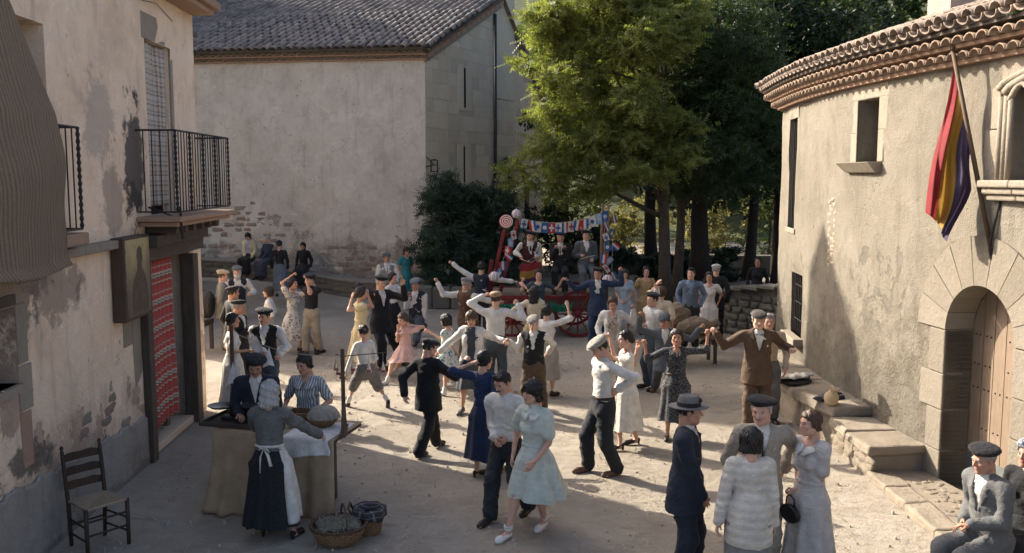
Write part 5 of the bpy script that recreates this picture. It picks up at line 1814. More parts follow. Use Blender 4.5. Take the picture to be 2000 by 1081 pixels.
# eave: brick band, two rows of clay tile ends, roof tiles
part(slab_on(RW, 0.02, RLEN, RZ - .02, RZ + .03, -.1, .10, n=60), 'eave_course', TERRA, manor)
part(slab_on(RW, 0.02, RLEN, RZ + .14, RZ + .18, -.1, .24, n=60), 'eave_course', TERRA, manor)
part(slab_on(RW, 0.02, RLEN, RZ + .29, RZ + .33, -.1, .38, n=60), 'eave_course', OLDWOOD_Y, manor)
GEN = half_tile('tile', .34, .095, .088, .018, TILE_R).mesh('eave_tile', [TILE_R], True)
RTM = half_tile('tile', .5, .1, .082, .018, TILE_R).mesh('tile', [tile_mat('house_tile', (.25, .19, .15), (.36, .27, .21), (.13, .12, .11), .7)], True)
RTD = half_tile('tile', .5, .1, .082, .018, TILE_R, up=False).mesh('tile', [MATS['house_tile']], True)
def on_curve(me, name, s, z, off, slope=0.0, roll=0.0):
    n = RN(s); o = link(name, me, manor); o.matrix_parent_inverse = manor.matrix_basis.inverted()
    inn = Vector((-n[0], -n[1], 0)).normalized(); x = Vector((inn.y, -inn.x, 0))
    y = (inn * math.cos(slope) + Vector((0, 0, math.sin(slope)))); zz = x.cross(y)
    M = Matrix((x, y, zz)).transposed().to_4x4(); M.translation = Vector(RW(s, z, off))
    o.matrix_basis = M @ Matrix.Rotation(roll, 4, 'Z')
    return o
rs = random.Random(31)
s = .3
while s < RLEN - .1:
    on_curve(GEN, 'eave_tile', s, RZ + .03, .22, 0.0)
    on_curve(GEN, 'eave_tile', s + .1, RZ + .18, .36, 0.0)
    s += .2
s = .2
while s < RLEN - .1:
    for r in range(3):
        on_curve(RTM, 'tile', s + rs.uniform(-.01, .01), RZ + .40 + r * .4 * math.sin(.33), .50 - r * .4 * math.cos(.33) + rs.uniform(-.02, .02), .33 - .05, rs.uniform(-.04, .04))
        if r == 0: on_curve(RTD, 'tile', s + .11, RZ + .40 + r * .4 * math.sin(.33), .47 - r * .4 * math.cos(.33), .33)
    s += .222
mb = MB()
ns = 60
for i in range(ns):
    a, b = RLEN * i / ns, RLEN * (i + 1) / ns
    mb.add([RW(a, RZ + .36, .42), RW(b, RZ + .36, .42), RW(b, RZ + .36 + 3.4 * math.tan(.33), -3.0), RW(a, RZ + .36 + 3.4 * math.tan(.33), -3.0)], [(3, 2, 1, 0)])
part(mb, 'roof', MATS['house_tile'], manor)
mb = MB(); mb.box((7.15, 14.9, 6.6), (.85, .8, 2.2)); mb.box((7.15, 14.9, 7.72), (1.0, .95, .1)); part(mb, 'chimney', PINK if False else plaster('chimney_render', (.36, .28, .235), (.43, .345, .29), (.26, .21, .18), .1, brick_amt=0), manor)

# stone bench along the curved wall, step and kerb before the door
bench = empty('stone_bench', (4.6, 13, 0), 0, 'rough stone bench built along the sunlit curved wall', 'stone bench')
BST = stone('bench_stone', (.24, .202, .155), (.32, .275, .215), (.205, .17, .132))
rs = random.Random(17)
def bench_blk(y0, y1, d0, d1, z0, z1, name='bench_block', bev=.03):
    a, b = rsY(y0), rsY(y1)
    mb = MB(); mb.hexa([RW(a, z0, -.05), RW(b, z0, -.05), RW(b, z0, d1), RW(a, z0, d0), RW(a, z1, -.05), RW(b, z1, -.05), RW(b, z1 + rs.uniform(-.012, .012), d1 - .02), RW(a, z1 + rs.uniform(-.012, .012), d0 - .02)])
    return roughen(part(mb, name, BST, bench, bev=bev), .055, .3)
y = 12.42; dep = .62
while y < 16.2:
    w = rs.uniform(.7, 1.0); bench_blk(y + .004, y + w - .004, .55 + .18 * math.sin((y - 12.4) * .85), .55 + .18 * math.sin((y + w - 12.4) * .85), .40, .55 + rs.uniform(-.01, .012), 'bench_slab')
    bench_blk(y + .006, y + w - .006, .50 + .18 * math.sin((y - 12.4) * .85), .50 + .18 * math.sin((y + w - 12.4) * .85), -.02, .398)
    y += w
bench_blk(11.05, 11.75, .78, .72, .30, .41, 'bench_slab'); bench_blk(11.757, 12.41, .72, .62, .31, .42, 'bench_slab')
bench_blk(11.1, 11.6, .72, .68, -.02, .298); bench_blk(11.607, 12.41, .68, .58, -.02, .308)
for i in range(22):
    y = rs.uniform(11.1, 12.3); z = rs.uniform(.05, .28)
    s = rsY(y); wall_stone(bench, RW(s, z, .70 - .1 * (y - 11)), RN(s), rs.uniform(.07, .14), rs.uniform(.04, .07), .035, i, BST)
step = empty('doorstep', (5, 9.8, 0), 0, 'raised cobbled stone step in front of the arched door', 'step')
def SP(x, y, z): return (x, y, z)
mb = MB(); pts = [(4.36, 11.05), (4.28, 9.9), (4.26, 8.6), (4.2, 6.0)]
inner = [RW(rsY(11.05), 0, .02)[:2], RW(rsY(9.9), 0, .02)[:2], RW(rsY(8.6), 0, .02)[:2], (5.85, 6.0)]
for i in range(3):
    (a0, b0), (a1, b1) = pts[i], pts[i + 1]; (c0, d0), (c1, d1) = inner[i], inner[i + 1]
    mb.hexa([(a0 + .3, b0, -.02), (a1 + .3, b1, -.02), (c1, d1, -.02), (c0, d0, -.02), (a0 + .3, b0, .085), (a1 + .3, b1, .085), (c1, d1, .085), (c0, d0, .085)])
part(mb, 'paving_bed', BST, step)
y = 11.05; i = 0
while y > 6.2:
    w = rs.uniform(.45, .8); f = (11.05 - y) / 5; x = 4.36 - .14 * f
    mb = MB(); mb.box((x + .16, y - w / 2, .04), (.3 + rs.uniform(-.02, .02), w - .015, .13)); roughen(part(mb, 'kerb_stone', BST, step, bev=.03), .05, .3); y -= w
COB = MB(); 
cobm = rough_stone_mesh(2); 
for i in range(190):
    y = rs.uniform(8.2, 10.95); x = rs.uniform(4.72, 5.42)
    s = rsY(y)
    if x > RW(s, 0, 0)[0] - .05: continue
    o = link('cobble', SMESH[i % 6], step); o.matrix_parent_inverse = step.matrix_basis.inverted()
    r_ = rs.uniform(.025, .06)
    o.matrix_basis = Matrix.Translation((x, y, .079)) @ Matrix.Rotation(rs.uniform(0, 6), 4, 'Z') @ Matrix.Diagonal((r_, r_ * .8, .016, 1))
    o.material_slots[0].link = 'OBJECT'; o.material_slots[0].material = PALE if i % 3 else BST

# retaining wall, back walls
rw = empty('retaining_wall', (5.2, 20.6, 0), 0, 'dark rough retaining wall below the trees, beside the cream house', 'wall')
mb = MB(); qa, qb = np.array([4.62, 22.3]), np.array([6.6, 19.2])
dd = (qb - qa) / np.linalg.norm(qb - qa); nn = np.array([dd[1], -dd[0]]); nn = nn if nn[1] < 0 else -nn
n = 12
for i in range(n):
    a = qa + (qb - qa) * i / n; b = qa + (qb - qa) * (i + 1) / n
    za, zb_ = .92 + .5 * i / n, .92 + .5 * (i + 1) / n
    mb.hexa([(*a, -.05), (*b, -.05), (*(b - nn * 2.2), -.05), (*(a - nn * 2.2), -.05), (*a, za), (*b, zb_), (*(b - nn * 2.2), zb_), (*(a - nn * 2.2), za)])
part(mb, 'core', DARKSTONE, rw)
rs = random.Random(12)
for row in range(7):
    s = 0.1
    while s < 3.6:
        w = rs.uniform(.12, .25); p = qa + dd * (s + w)
        z = .1 + row * .17
        if z < .8 + .5 * s / 3.7: wall_stone(rw, (p[0], p[1], z), nn, w * .95, .08, .06, int(s * 9) + row, DARKSTONE)
        s += 2 * w + .015
s = 0
while s < 3.6:
    w = rs.uniform(.4, .7); p = qa + dd * (s + w / 2); zc = .95 + .5 * s / 3.7
    mb = MB(); mb.box((p[0], p[1], zc + .03), (w - .01, .42, .09), Matrix.Rotation(math.atan2(dd[1], dd[0]), 3, 'Z')); part(mb, 'coping_slab', DARKSTONE, rw, bev=.02); s += w
gwall = empty('garden_wall', (7, 34.5, 0), 0, 'low stone parapet wall running behind the trees', 'wall')
x = 1.8
while x < 14:
    w = rs.uniform(.8, 1.3); mb = MB(); mb.box((x + w / 2, 34.5 - .08 * (x - 2), .45), (w - .012, .45, .72 + rs.uniform(-.03, .03))); part(mb, 'wall_block', DARKSTONE, gwall, bev=.05); x += w
# planter wall below the bush
pw = empty('planter_wall', (-1.6, 26, 0), 0, 'low rough stone kerb wall round the dark bush', 'wall')
for i in range(5):
    mb = MB(); x = -2.5 + i * .52
    mb.box((x, 25.95 - .1 * i, .3), (.5, .5, .62 + rs.uniform(-.03, .03)), Matrix.Rotation(rs.uniform(-.08, .08), 3, 'Z')); part(mb, 'wall_block', DARKSTONE, pw, bev=.05)
for i in range(4):
    mb = MB(); mb.box((-2.65 + .05 * i, 26.4 + .5 * i, .3), (.5, .48, .6), Matrix.Rotation(.1, 3, 'Z')); part(mb, 'wall_block', DARKSTONE, pw, bev=.05)

# ------------------------------------------------------------------ trees, bushes, wooded hill
def leaf_mat(name, a, b, trans=.35):
    if name in MATS: return MATS[name]
    t = NT(name)
    g = t.n.new('ShaderNodeNewGeometry'); pos = g.outputs['Position']
    n = t.noise(pos, 2.1, 4, .7)
    w = t.n.new('ShaderNodeTexWhiteNoise'); t.l.new(t.map(pos, (9, 9, 9)), w.inputs[0])
    c = t.mix(t.ramp(n, [(.35, 0.0), (.65, 1.0)]), a, b)
    fl = t.n.new('ShaderNodeVectorMath'); fl.operation = 'SNAP'; t.l.new(pos, fl.inputs[0]); fl.inputs[1].default_value = (.12, .12, .12)
    w2 = t.n.new('ShaderNodeTexWhiteNoise'); t.l.new(fl.outputs[0], w2.inputs[0])
    c = t.mix(t.math('MULTIPLY', w2.outputs[0], .55), c, tuple(x * .45 for x in a))
    t.color(c); t.rough(.55)
    tr = t.n.new('ShaderNodeBsdfTranslucent'); mx = t.n.new('ShaderNodeMixShader')
    br = t.mix(1.0, c, (1.5, 1.55, .8), 'MULTIPLY')
    t.l.new(br, tr.inputs[0]); mx.inputs[0].default_value = trans
    t.l.new(t.p.outputs[0], mx.inputs[1]); t.l.new(tr.outputs[0], mx.inputs[2]); t.l.new(mx.outputs[0], t.out.inputs[0])
    MATS[name] = t.mat
    return t.mat
LEAF_LIT = leaf_mat('locust_leaf_lit', (.14, .17, .05), (.26, .275, .09), .48)  # sunlit brightness carried in the leaf colour
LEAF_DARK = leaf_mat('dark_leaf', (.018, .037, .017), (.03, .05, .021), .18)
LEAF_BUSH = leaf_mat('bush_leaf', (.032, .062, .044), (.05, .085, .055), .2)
LEAF_FAR = leaf_mat('far_leaf', (.065, .095, .03), (.12, .14, .05), .4)
LEAF_DRY = leaf_mat('dry_leaf', (.19, .175, .085), (.28, .25, .12), .45)
BARK = plain('bark', (.075, .06, .045), .95, .4, 7, .8, 18, bdist=.03)
BARK_D = plain('dark_bark', (.035, .03, .025), .95, .3, 7, .8, 18, bdist=.03)

def leaves(clumps, n, size, seed, droop=.3, aspect=.45, sub=14, pinnate=0):
    """clumps: (x,y,z,rx,ry,rz). Leaf-sized quads gathered in uneven sub-clumps."""
    r = np.random.RandomState(seed)
    cl = np.array(clumps, float)
    vol = (cl[:, 3] * cl[:, 4] * cl[:, 5]) ** .75
    cnt = np.maximum(20, (n * vol / vol.sum()).astype(int))
    P = []
    for c, m in zip(cl, cnt):
        d = r.normal(size=(sub, 3)); d /= np.linalg.norm(d, axis=1, keepdims=True)
        sc = c[:3] + d * c[3:6] * (r.uniform(.35, 1.0, (sub, 1)))
        sr = c[3:6] * r.uniform(.18, .42, (sub, 1))
        k = r.randint(0, sub, m)
        q = r.normal(size=(m, 3)); q /= np.linalg.norm(q, axis=1, keepdims=True)
        q *= r.uniform(0, 1, (m, 1)) ** .5
        q[:, 2] *= .7
        P.append(sc[k] + q * sr[k])
    P = np.concatenate(P); N = len(P)
    ax = r.normal(size=(N, 3)); ax[:, 2] = ax[:, 2] * .5 - droop
    ax /= np.linalg.norm(ax, axis=1, keepdims=True)
    up = r.normal(size=(N, 3)) * .8 + np.array([0, 0, .9])
    sd = np.cross(ax, up); sd /= np.linalg.norm(sd, axis=1, keepdims=True) + 1e-9
    L = size * r.uniform(.6, 1.35, (N, 1))
    if pinnate:
        # each leaf is a feathery spray: pairs of leaflets on one midrib
        V = []; 
        for j in range(pinnate):
            t = (j + .6) / pinnate
            base = P + ax * L * 3.2 * t
            for sg in (-1, 1):
                tip = base + (sd * sg * .9 + ax * .55) * L * .9 * (1 - .35 * t)
                wv = ax * L * .27
                V.append(np.stack([base - wv * .45, base + wv * 1.15, tip], 1))
        V = np.concatenate(V).reshape(-1, 3)
    else:
        w = sd * L * aspect * .5
        V = np.stack([P, P + ax * L * .5 + w, P + ax * L, P + ax * L * .5 - w], 1).reshape(-1, 3)
    F = np.arange(len(V)).reshape(-1, 3 if pinnate else 4)
    return V, F

def limbs(mb, base, top, r0, r1, tips, rs, m=0):
    base = Vector(base); top = Vector(top)
    pts = []; rad = []
    for i in range(7):
        t = i / 6; p = base.lerp(top, t) + Vector((rs.uniform(-1, 1), rs.uniform(-1, 1), 0)) * .06 * (1 if 0 < i < 6 else 0)
        pts.append(p); rad.append((r0 + (r1 - r0) * t) * (1.25 if i == 0 else 1))
    mb.tube(pts, rad, 9, m)
    for tp in tips:
        tp = Vector(tp); t = rs.uniform(.35, .95)
        if tp.z < base.lerp(top, t).z: t = max(.3, min(t, .6))
        st = base.lerp(top, t); mid = st.lerp(tp, .5) + Vector((rs.uniform(-.2, .2), rs.uniform(-.2, .2), .25))
        r = (r0 + (r1 - r0) * t) * .5
        mb.tube([st, st.lerp(mid, .5), mid, mid.lerp(tp, .5) + Vector((0, 0, .1)), tp], [r, r * .8, r * .6, r * .4, .012], 6, m)

def tree(name, label, base, top, r0, r1, clumps, n, size, mat, bark, seed, pin=0, group=None, cat='tree', ntips=14, **kw):
    rs = random.Random(seed)
    t = empty(name, base, 0, label, cat, group)
    mb = MB(); tips = [c[:3] for c in clumps]; rs.shuffle(tips)
    limbs(mb, base, top, r0, r1, tips[:ntips], rs)
    part(mb, 'trunk', bark, t, True)
    V, F = leaves(clumps, n, size, seed, pinnate=pin, **kw)
    o = link('crown', mesh_from('crown', V, F, [mat]), t); o.matrix_parent_inverse = t.matrix_basis.inverted()
    return t

def ball_clumps(c, R, n, seed, rmin=.25, rmax=.5, flat=.75, low=-.7):
    r = random.Random(seed); out = []
    while len(out) < n:
        d = Vector((r.gauss(0, 1), r.gauss(0, 1), r.gauss(0, 1))).normalized()
        if d.z < low: continue
        k = r.uniform(.35, 1.0)
        s = r.uniform(rmin, rmax)
        out.append((c[0] + d.x * R[0] * k, c[1] + d.y * R[1] * k, c[2] + d.z * R[2] * k, R[0] * s, R[1] * s, R[2] * s * flat))
    return out

# the feathery tree whose left side catches the sun
cl = ball_clumps((3.8, 25.6, 6.7), (3.3, 2.6, 3.2), 58, 3, .22, .38)
cl += [(6.4, 26.0, 5.4, 1.1, .9, .6), (7.0, 26.4, 6.8, 1.0, .9, .7), (6.2, 25.8, 4.3, 1.0, .9, .5), (6.9, 26.2, 8.2, 1.0, .9, .7), (7.3, 26.4, 5.0, .8, .8, .5), (1.4, 25.0, 3.3, .8, .7, .35), (2.2, 24.8, 3.4, .9, .7, .4), (.2, 25.3, 4.0, .6, .6, .3), (3.9, 25.6, 4.3, 1.1, .9, .6), (4.9, 25.9, 4.0, 1.0, .9, .6), (4.2, 24.9, 5.0, 1.2, .9, .7), (3.0, 25.0, 5.0, 1.1, .9, .6), (5.6, 25.5, 5.4, 1.0, .9, .6), (1.2, 25.0, 3.9, .9, .9, .45), (.75, 25.2, 4.5, .9, .8, .4), (1.9, 24.6, 4.3, 1.0, .8, .45), (2.6, 24.4, 3.7, 1.0, .8, .4), (3.4, 24.2, 3.9, 1.0, .8, .5), (1.0, 25.2, 5.6, .8, .8, .5),
       (.5, 25.6, 7.0, .7, .7, .5), (.9, 25.6, 7.9, .8, .8, .55), (1.6, 25.2, 6.6, .9, .8, .5), (4.4, 24.4, 4.2, 1.1, .8, .5), (5.4, 24.8, 4.6, 1.0, .9, .5), (.35, 25.0, 3.5, .55, .6, .3)]
cl_shaded = [c_ for c_ in cl if c_[0] > 4.6] + [(5.8, 26.5, 3.3, 1.0, .8, .5), (6.9, 26.8, 3.6, .9, .8, .5), (7.5, 27.0, 4.2, .8, .8, .6), (4.9, 27.0, 3.4, .9, .8, .5)]; cl = [c_ for c_ in cl if c_[0] <= 4.6]  # clumps on the crown's shaded side, split off for a darker leaf
tree('locust_tree', 'tall feathery tree with sunlit yellow-green crown behind the wagon', (4.38, 26.0, .05), (4.2, 25.9, 6.8), .19, .09, cl, 28000, .098, LEAF_LIT, BARK, 5, pin=5)
# dark trees behind it
dk = [('broad dark tree with the thickest trunk under the canopy', (6.35, 31, .2), .34, (6.3, 31, 6.2), (3.8, 3.0, 3.6), 61),
      ('dark leaning tree between the thick trunk and the cream house', (8.05, 31.2, .2), .20, (8.4, 31.5, 6.8), (3.0, 2.8, 3.2), 62),
      ('dark tree half hidden by the corner of the cream house', (8.55, 29.6, .2), .19, (8.9, 30, 6.6), (2.8, 2.6, 3.4), 63)]
for lab, b_, r_, c_, R_, sd_ in dk:
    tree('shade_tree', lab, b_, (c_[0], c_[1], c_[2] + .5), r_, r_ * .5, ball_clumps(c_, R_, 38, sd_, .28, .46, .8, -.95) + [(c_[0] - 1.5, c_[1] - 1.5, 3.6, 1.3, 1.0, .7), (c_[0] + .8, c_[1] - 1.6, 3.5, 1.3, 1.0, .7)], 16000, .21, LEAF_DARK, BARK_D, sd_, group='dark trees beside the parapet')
tree('slim_tree', 'slim pale-barked tree right behind the feathery tree', (4.95, 27.6, .1), (5.1, 27.6, 6.5), .16, .07, ball_clumps((5.6, 27.8, 6.9), (2.3, 2.0, 2.6), 22, 9, .25, .42) + cl_shaded, 17000, .095, leaf_mat('green_leaf_shaded', (.035, .062, .026), (.06, .088, .034), .28), BARK, 77, pin=4)  # this darker leaf also paints the feathery crown's shaded side
# more dark crowns that close the canopy
for lab, b_, r_, c_, R_, sd_ in (('dense dark tree filling the gap behind the feathery tree', (5.2, 34.0, .2), .25, (4.9, 33.5, 6.5), (3.4, 2.6, 4.0), 71),
      ('dense dark tree rising above the roof of the cream house', (9.6, 33.0, .2), .25, (9.4, 33.0, 7.5), (3.4, 2.8, 4.2), 72),
      ('dense green tree just right of the church gable', (2.6, 47.0, .2), .25, (2.8, 47, 7.5), (3.2, 2.6, 5.2), 73)):
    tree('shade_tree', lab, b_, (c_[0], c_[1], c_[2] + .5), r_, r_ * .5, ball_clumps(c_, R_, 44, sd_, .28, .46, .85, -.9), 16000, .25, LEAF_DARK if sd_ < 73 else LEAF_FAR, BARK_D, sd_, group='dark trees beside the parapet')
# bush against the church corner
cl = ball_clumps((-1.35, 27.1, 2.0), (1.55, 1.0, 1.65), 34, 12, .28, .46, .9, -.9) + [(-2.35, 27, 1.5, .6, .6, .8), (-.1, 26.9, 1.2, .65, .6, .8), (.1, 26.8, 2.0, .5, .5, .5), (-.2, 27.0, 3.1, .45, .5, .5), (-2.2, 27, 3.2, .5, .5, .6), (-1.3, 26.3, .7, 1.3, .5, .6), (-2.2, 26.7, .7, .7, .5, .6), (-.4, 26.5, .6, .8, .5, .6)]
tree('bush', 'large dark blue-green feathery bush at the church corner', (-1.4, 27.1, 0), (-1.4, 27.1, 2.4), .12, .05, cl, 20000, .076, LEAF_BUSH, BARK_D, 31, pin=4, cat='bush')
# shrubs catching sun behind the parapet
for i, (x, y, z, R, m, lab) in enumerate(((2.4, 36.5, 1.9, (1.5, 1.2, 1.9), LEAF_FAR, 'sunlit green shrub behind the bunting, next to the church'), (4.6, 37.5, 1.6, (1.6, 1.2, 1.7), LEAF_DRY, 'pale yellow shrub behind the parapet, left of the thick trunk'),
        (8.0, 38.5, 1.6, (1.9, 1.2, 1.7), LEAF_DRY, 'pale dry shrub behind the parapet, right of the thick trunk'), (10.6, 38.0, 1.9, (1.6, 1.2, 2.0), LEAF_FAR, 'green shrub behind the parapet by the leaning tree'),
        (5.6, 32.6, .6, (1.2, .6, .6), LEAF_BUSH, 'low dark shrub at the parapet behind the ochre dress'), (7.3, 32.4, .6, (1.2, .6, .65), LEAF_BUSH, 'low dark shrub at the parapet behind the blue shirt'), (3.3, 33.2, 1.0, (.9, .7, 1.0), LEAF_BUSH, 'low dark shrub in front of the parapet near the feathery tree'), (1.6, 33.5, 1.5, (1.0, .8, 1.4), LEAF_DARK, 'dark shrub behind the musicians'))):
    tree('shrub', lab, (x, y, .2), (x, y, z + .4), .06, .03, ball_clumps((x, y, z), R, 16, 200 + i, .28, .5, .9, -.9), 7500 if m is not LEAF_DARK else 5000, .13, m, BARK_D, 300 + i, group='shrubs round the parapet', cat='shrub', ntips=8)
# wooded hill
def hill_z(x, y):
    return 30 * sstep(44, 130, y) + 2.0 * fbm(x * .05, y * .05, 0, 2, 3) * sstep(48, 80, y)
xs = np.linspace(-60, 110, 60); ys = np.linspace(42, 150, 40)
X, Y = np.meshgrid(xs, ys, indexing='ij'); Z = hill_z(X, Y) + .02
V = np.stack([X.ravel(), Y.ravel(), Z.ravel()], 1)
F = np.array([(i * 40 + j, (i + 1) * 40 + j, (i + 1) * 40 + j + 1, i * 40 + j + 1) for i in range(59) for j in range(39)])
link('hill', mesh_from('hill', V, F, [plain('hill_scrub', (.06, .075, .03), .95, .5, 1.5, .6, 3)], None, True), label='wooded slope rising behind the square', kind='structure')
rs = random.Random(40)
hillt = [(1.5, 53, 1), (5.0, 54, 0), (9, 55, 1), (13.5, 53, 0), (17.5, 55, 1), (22, 57, 0), (27, 56, 1), (2.5, 61, 0), (7, 62, 1), (12, 61.5, 0), (17, 62.5, 1), (22, 63, 0), (29, 62, 1), (26, 66, 0), (9, 66, 1), (16, 69, 0), (33, 68, 1), (38, 74, 0), (2, 64, 1), (30, 80, 0), (20, 80, 1), (10, 80, 0)]
rows_ = {'nearest': [t_ for t_ in hillt if t_[1] < 58], 'middle': [t_ for t_ in hillt if 58 <= t_[1] < 64], 'farthest': [t_ for t_ in hillt if t_[1] >= 64]}
ORD = ['first', 'second', 'third', 'fourth', 'fifth', 'sixth', 'seventh', 'eighth', 'ninth', 'tenth']
for i, (x, y, k) in enumerate(hillt):
    rn = [r for r in rows_ if (x, y, k) in rows_[r]][0]; od = ORD[sorted(rows_[rn]).index((x, y, k))]
    z0 = float(hill_z(x, y)) - .1; s_ = rs.uniform(.85, 1.2); hh = (13.0 if i < 7 else 12) * s_
    tree('hill_tree', '%s green woodland tree, %s from the church in the %s row on the slope' % ('pale' if k else 'deep', od, rn), (x, y, z0), (x, y, z0 + hh * .75), .22, .08, ball_clumps((x, y, z0 + hh * .58), (3.3 * s_, 3.0 * s_, hh * .44), 22, 500 + i, .26, .46, .8, -.9), 7000 if y < 63.5 else 4500, .42 if y < 63.5 else .55, LEAF_FAR if k else leaf_mat('mid_leaf', (.05, .08, .03), (.085, .11, .04), .35), BARK_D, 600 + i, group='woodland trees on the slope', ntips=6)

# ------------------------------------------------------------------ things in the square
def at_local(me_or_mb, name, mat, par, smooth=False, bev=0, **kw):
    """part written in its thing's own coordinates"""
    o = me_or_mb.build(name, mat, par, smooth, **kw)
    if bev: bevel(o, bev)
    return o
def cloth_grid(fn, nu, nv):
    V = [fn(i / nu, j / nv) for i in range(nu + 1) for j in range(nv + 1)]
    F = [(i * (nv + 1) + j, (i + 1) * (nv + 1) + j, (i + 1) * (nv + 1) + j + 1, i * (nv + 1) + j + 1) for i in range(nu) for j in range(nv)]
    mb = MB(); mb.add(V, F); return mb
def solid(o, th=.01, off=0):
    md = o.modifiers.new('sol', 'SOLIDIFY'); md.thickness = th; md.offset = off; return o

# ---- straw mat draped over the near balcony
t = NT('woven_straw'); v = t.tc('Generated'); v2 = t.tc('UV')
o_ = t.tc()
rib = t.wave(t.map(o_, (1, 1, 1)), 5.6, 1.2, 'Y', 2, 1.5); rib2 = t.wave(o_, 26, 3, 'Z', 3, 1.2)
c = t.ramp(rib, [(.05, (.36, .25, .155)), (.5, (.54, .40, .265))])
c = t.mix(t.ramp(rib2, [(.2, .45), (.7, 0.0)]), c, (.28, .195, .12))
c = t.mix(t.ramp(t.noise(o_, 3, 4), [(.45, 0.0), (.7, .4)]), c, (.36, .30, .22))
t.color(c); t.rough(.9); t.bump(t.math('ADD', t.math('MULTIPLY', rib, 1.6), rib2), .9, .025)
STRAW = t.mat
def matfn(u, w):
    # u along its width (towards the far end), w from top to hem
    y = 6.5 + u * 2.22
    if w < .42:
        q = w / .42; off = .05 + .32 * q ** 2.2; z = 6.2 - q * 1.93
        y = y - (1 - q) ** 1.3 * .85 * (.35 + .65 * u)
    else:
        q = (w - .42) / .58; off = .37 + .05 * math.sin(q * 3) ; z = 4.27 - q * 1.46
        y += .04 * math.sin(q * 5) + .06 * q * q * u
        if q > .92: off += (q - .92) * .9; z += (q - .92) * .35
    off += .008 * math.sin(u * 34 + w * 3) + .03 * math.sin(u * 8 + w * 4) + .015 * math.sin(w * 19 + u * 3)
    z += .03 * math.sin(u * 7) * w
    return LW(ls(y), z, off)
mat_o = cloth_grid(matfn, 60, 70).build('straw_mat', STRAW, None, True, label='brown woven straw mat draped over the near balcony rail', cat='mat'); solid(mat_o, .022)

# ---- curtains
def stripe_mat(name, bands, per, axis=2, col2=None, per2=None):
    t = NT(name); v = t.tc(); z = t.sep(v)[axis]
    f = t.math('FRACT', t.math('DIVIDE', z, per))
    c = t.ramp(f, bands, 'CONSTANT')
    if col2:
        f2 = t.math('FRACT', t.math('DIVIDE', t.sep(t.tc('UV'))[0] if False else t.sep(v)[1], per2))
        c2 = t.ramp(f2, col2, 'CONSTANT'); c = t.mix(.5, c, c2)
    c = t.mix(t.ramp(t.noise(v, 60, 3), [(.3, .35), (.7, 0.0)]), c, (.1, .06, .05))
    t.color(c); t.rough(.9); t.bump(t.noise(v, 150, 2), .3, .004)
    return t.mat
RED = (.46, .085, .07); 
REDST = stripe_mat('red_stripes', [(0, RED), (.2, (.33, .06, .055)), (.26, (.48, .36, .27)), (.33, RED), (.45, (.13, .10, .11)), (.49, (.5, .42, .33)), (.56, (.16, .13, .13)), (.6, (.55, .46, .37)), (.68, RED), (.86, (.42, .32, .27)), (.92, (.4, .09, .09))], .36)
PLAID = stripe_mat('brown_plaid', [(0, (.48, .44, .38)), (.2, (.2, .13, .09)), (.3, (.5, .46, .4)), (.42, (.28, .19, .13)), (.5, (.52, .48, .42)), (.72, (.12, .09, .08)), (.8, (.47, .42, .36)), (.9, (.3, .2, .14))], .27, 2,
                   [(0, (.5, .46, .4)), (.3, (.23, .16, .12)), (.45, (.52, .48, .42)), (.7, (.3, .22, .17)), (.8, (.5, .46, .4))], .17)
def rc(u, w):
    y = 11.84 + u * (1.22 + .06 * w); return LW(ls(y), 2.58 - w * 2.28, -.06 + .035 * math.sin(u * 48 + .6 * math.sin(w * 4)) + .03 * w * math.sin(u * 7))
o = cloth_grid(rc, 80, 30).build('curtain', REDST, None, True, label='red striped cloth curtain hanging in the timber doorway', cat='curtain'); solid(o, .004)
def pc(u, w):
    y = 12.21 + u * .98; return LW(ls(y), 5.45 - w * 2.15, -.07 + .022 * math.sin(u * 30 + .8 * math.sin(w * 5)) + .015 * math.sin(u * 9 + w * 2))
o = cloth_grid(pc, 60, 30).build('curtain', PLAID, None, True, label='brown and white plaid curtain over the upper balcony door', cat='curtain'); solid(o, .004)

# ---- painted wooden sign beside the doorway
sg_ = empty('painted_sign', LW(ls(11.05), 2.0, 0), 0, 'dark wooden box sign with a faded painted seated figure', 'sign')
part(slab_on(LW, ls(10.72), ls(11.58), 1.98, 2.98, .02, .17), 'box', wood('sign_wood', (.06, .04, .03), (.12, .08, .055)), sg_, bev=.01)
t = NT('faded_paint'); v = t.tc(); n = t.noise(v, 3.0, 5, .65, .5); z = t.sep(v)[2]
c = t.ramp(t.math('ADD', t.math('MULTIPLY', t.math('SUBTRACT', z, 2.0), .5), t.math('MULTIPLY', n, .5)), [(.25, (.11, .085, .06)), (.5, (.20, .16, .10)), (.72, (.42, .33, .17))])
c = t.mix(t.ramp(t.noise(v, 9, 5, .7), [(.5, 0.0), (.7, .5)]), c, (.1, .075, .055)); t.color(c); t.rough(.7); t.bump(t.noise(v, 40, 4), .3, .01)
part(slab_on(LW, ls(10.76), ls(11.55), 2.02, 2.95, .1705, .176), 'painting', t.mat, sg_)
fig = [(.18, .02), (.2, .3), (.26, .45), (.36, .56), (.44, .62), (.46, .72), (.43, .8), (.46, .9), (.56, .95), (.66, .9), (.68, .78), (.64, .7), (.66, .62), (.78, .52), (.86, .34), (.9, .16), (.88, .02)]
mb = MB(); mb.add([LW(ls(10.76) + x * .8, 2.03 + y * .88, .1775) for x, y in fig], [tuple(range(len(fig) - 1, -1, -1))])
part(mb, 'painted_figure', plain('brown_paint', (.115, .085, .062), .8, .4, 12), sg_)

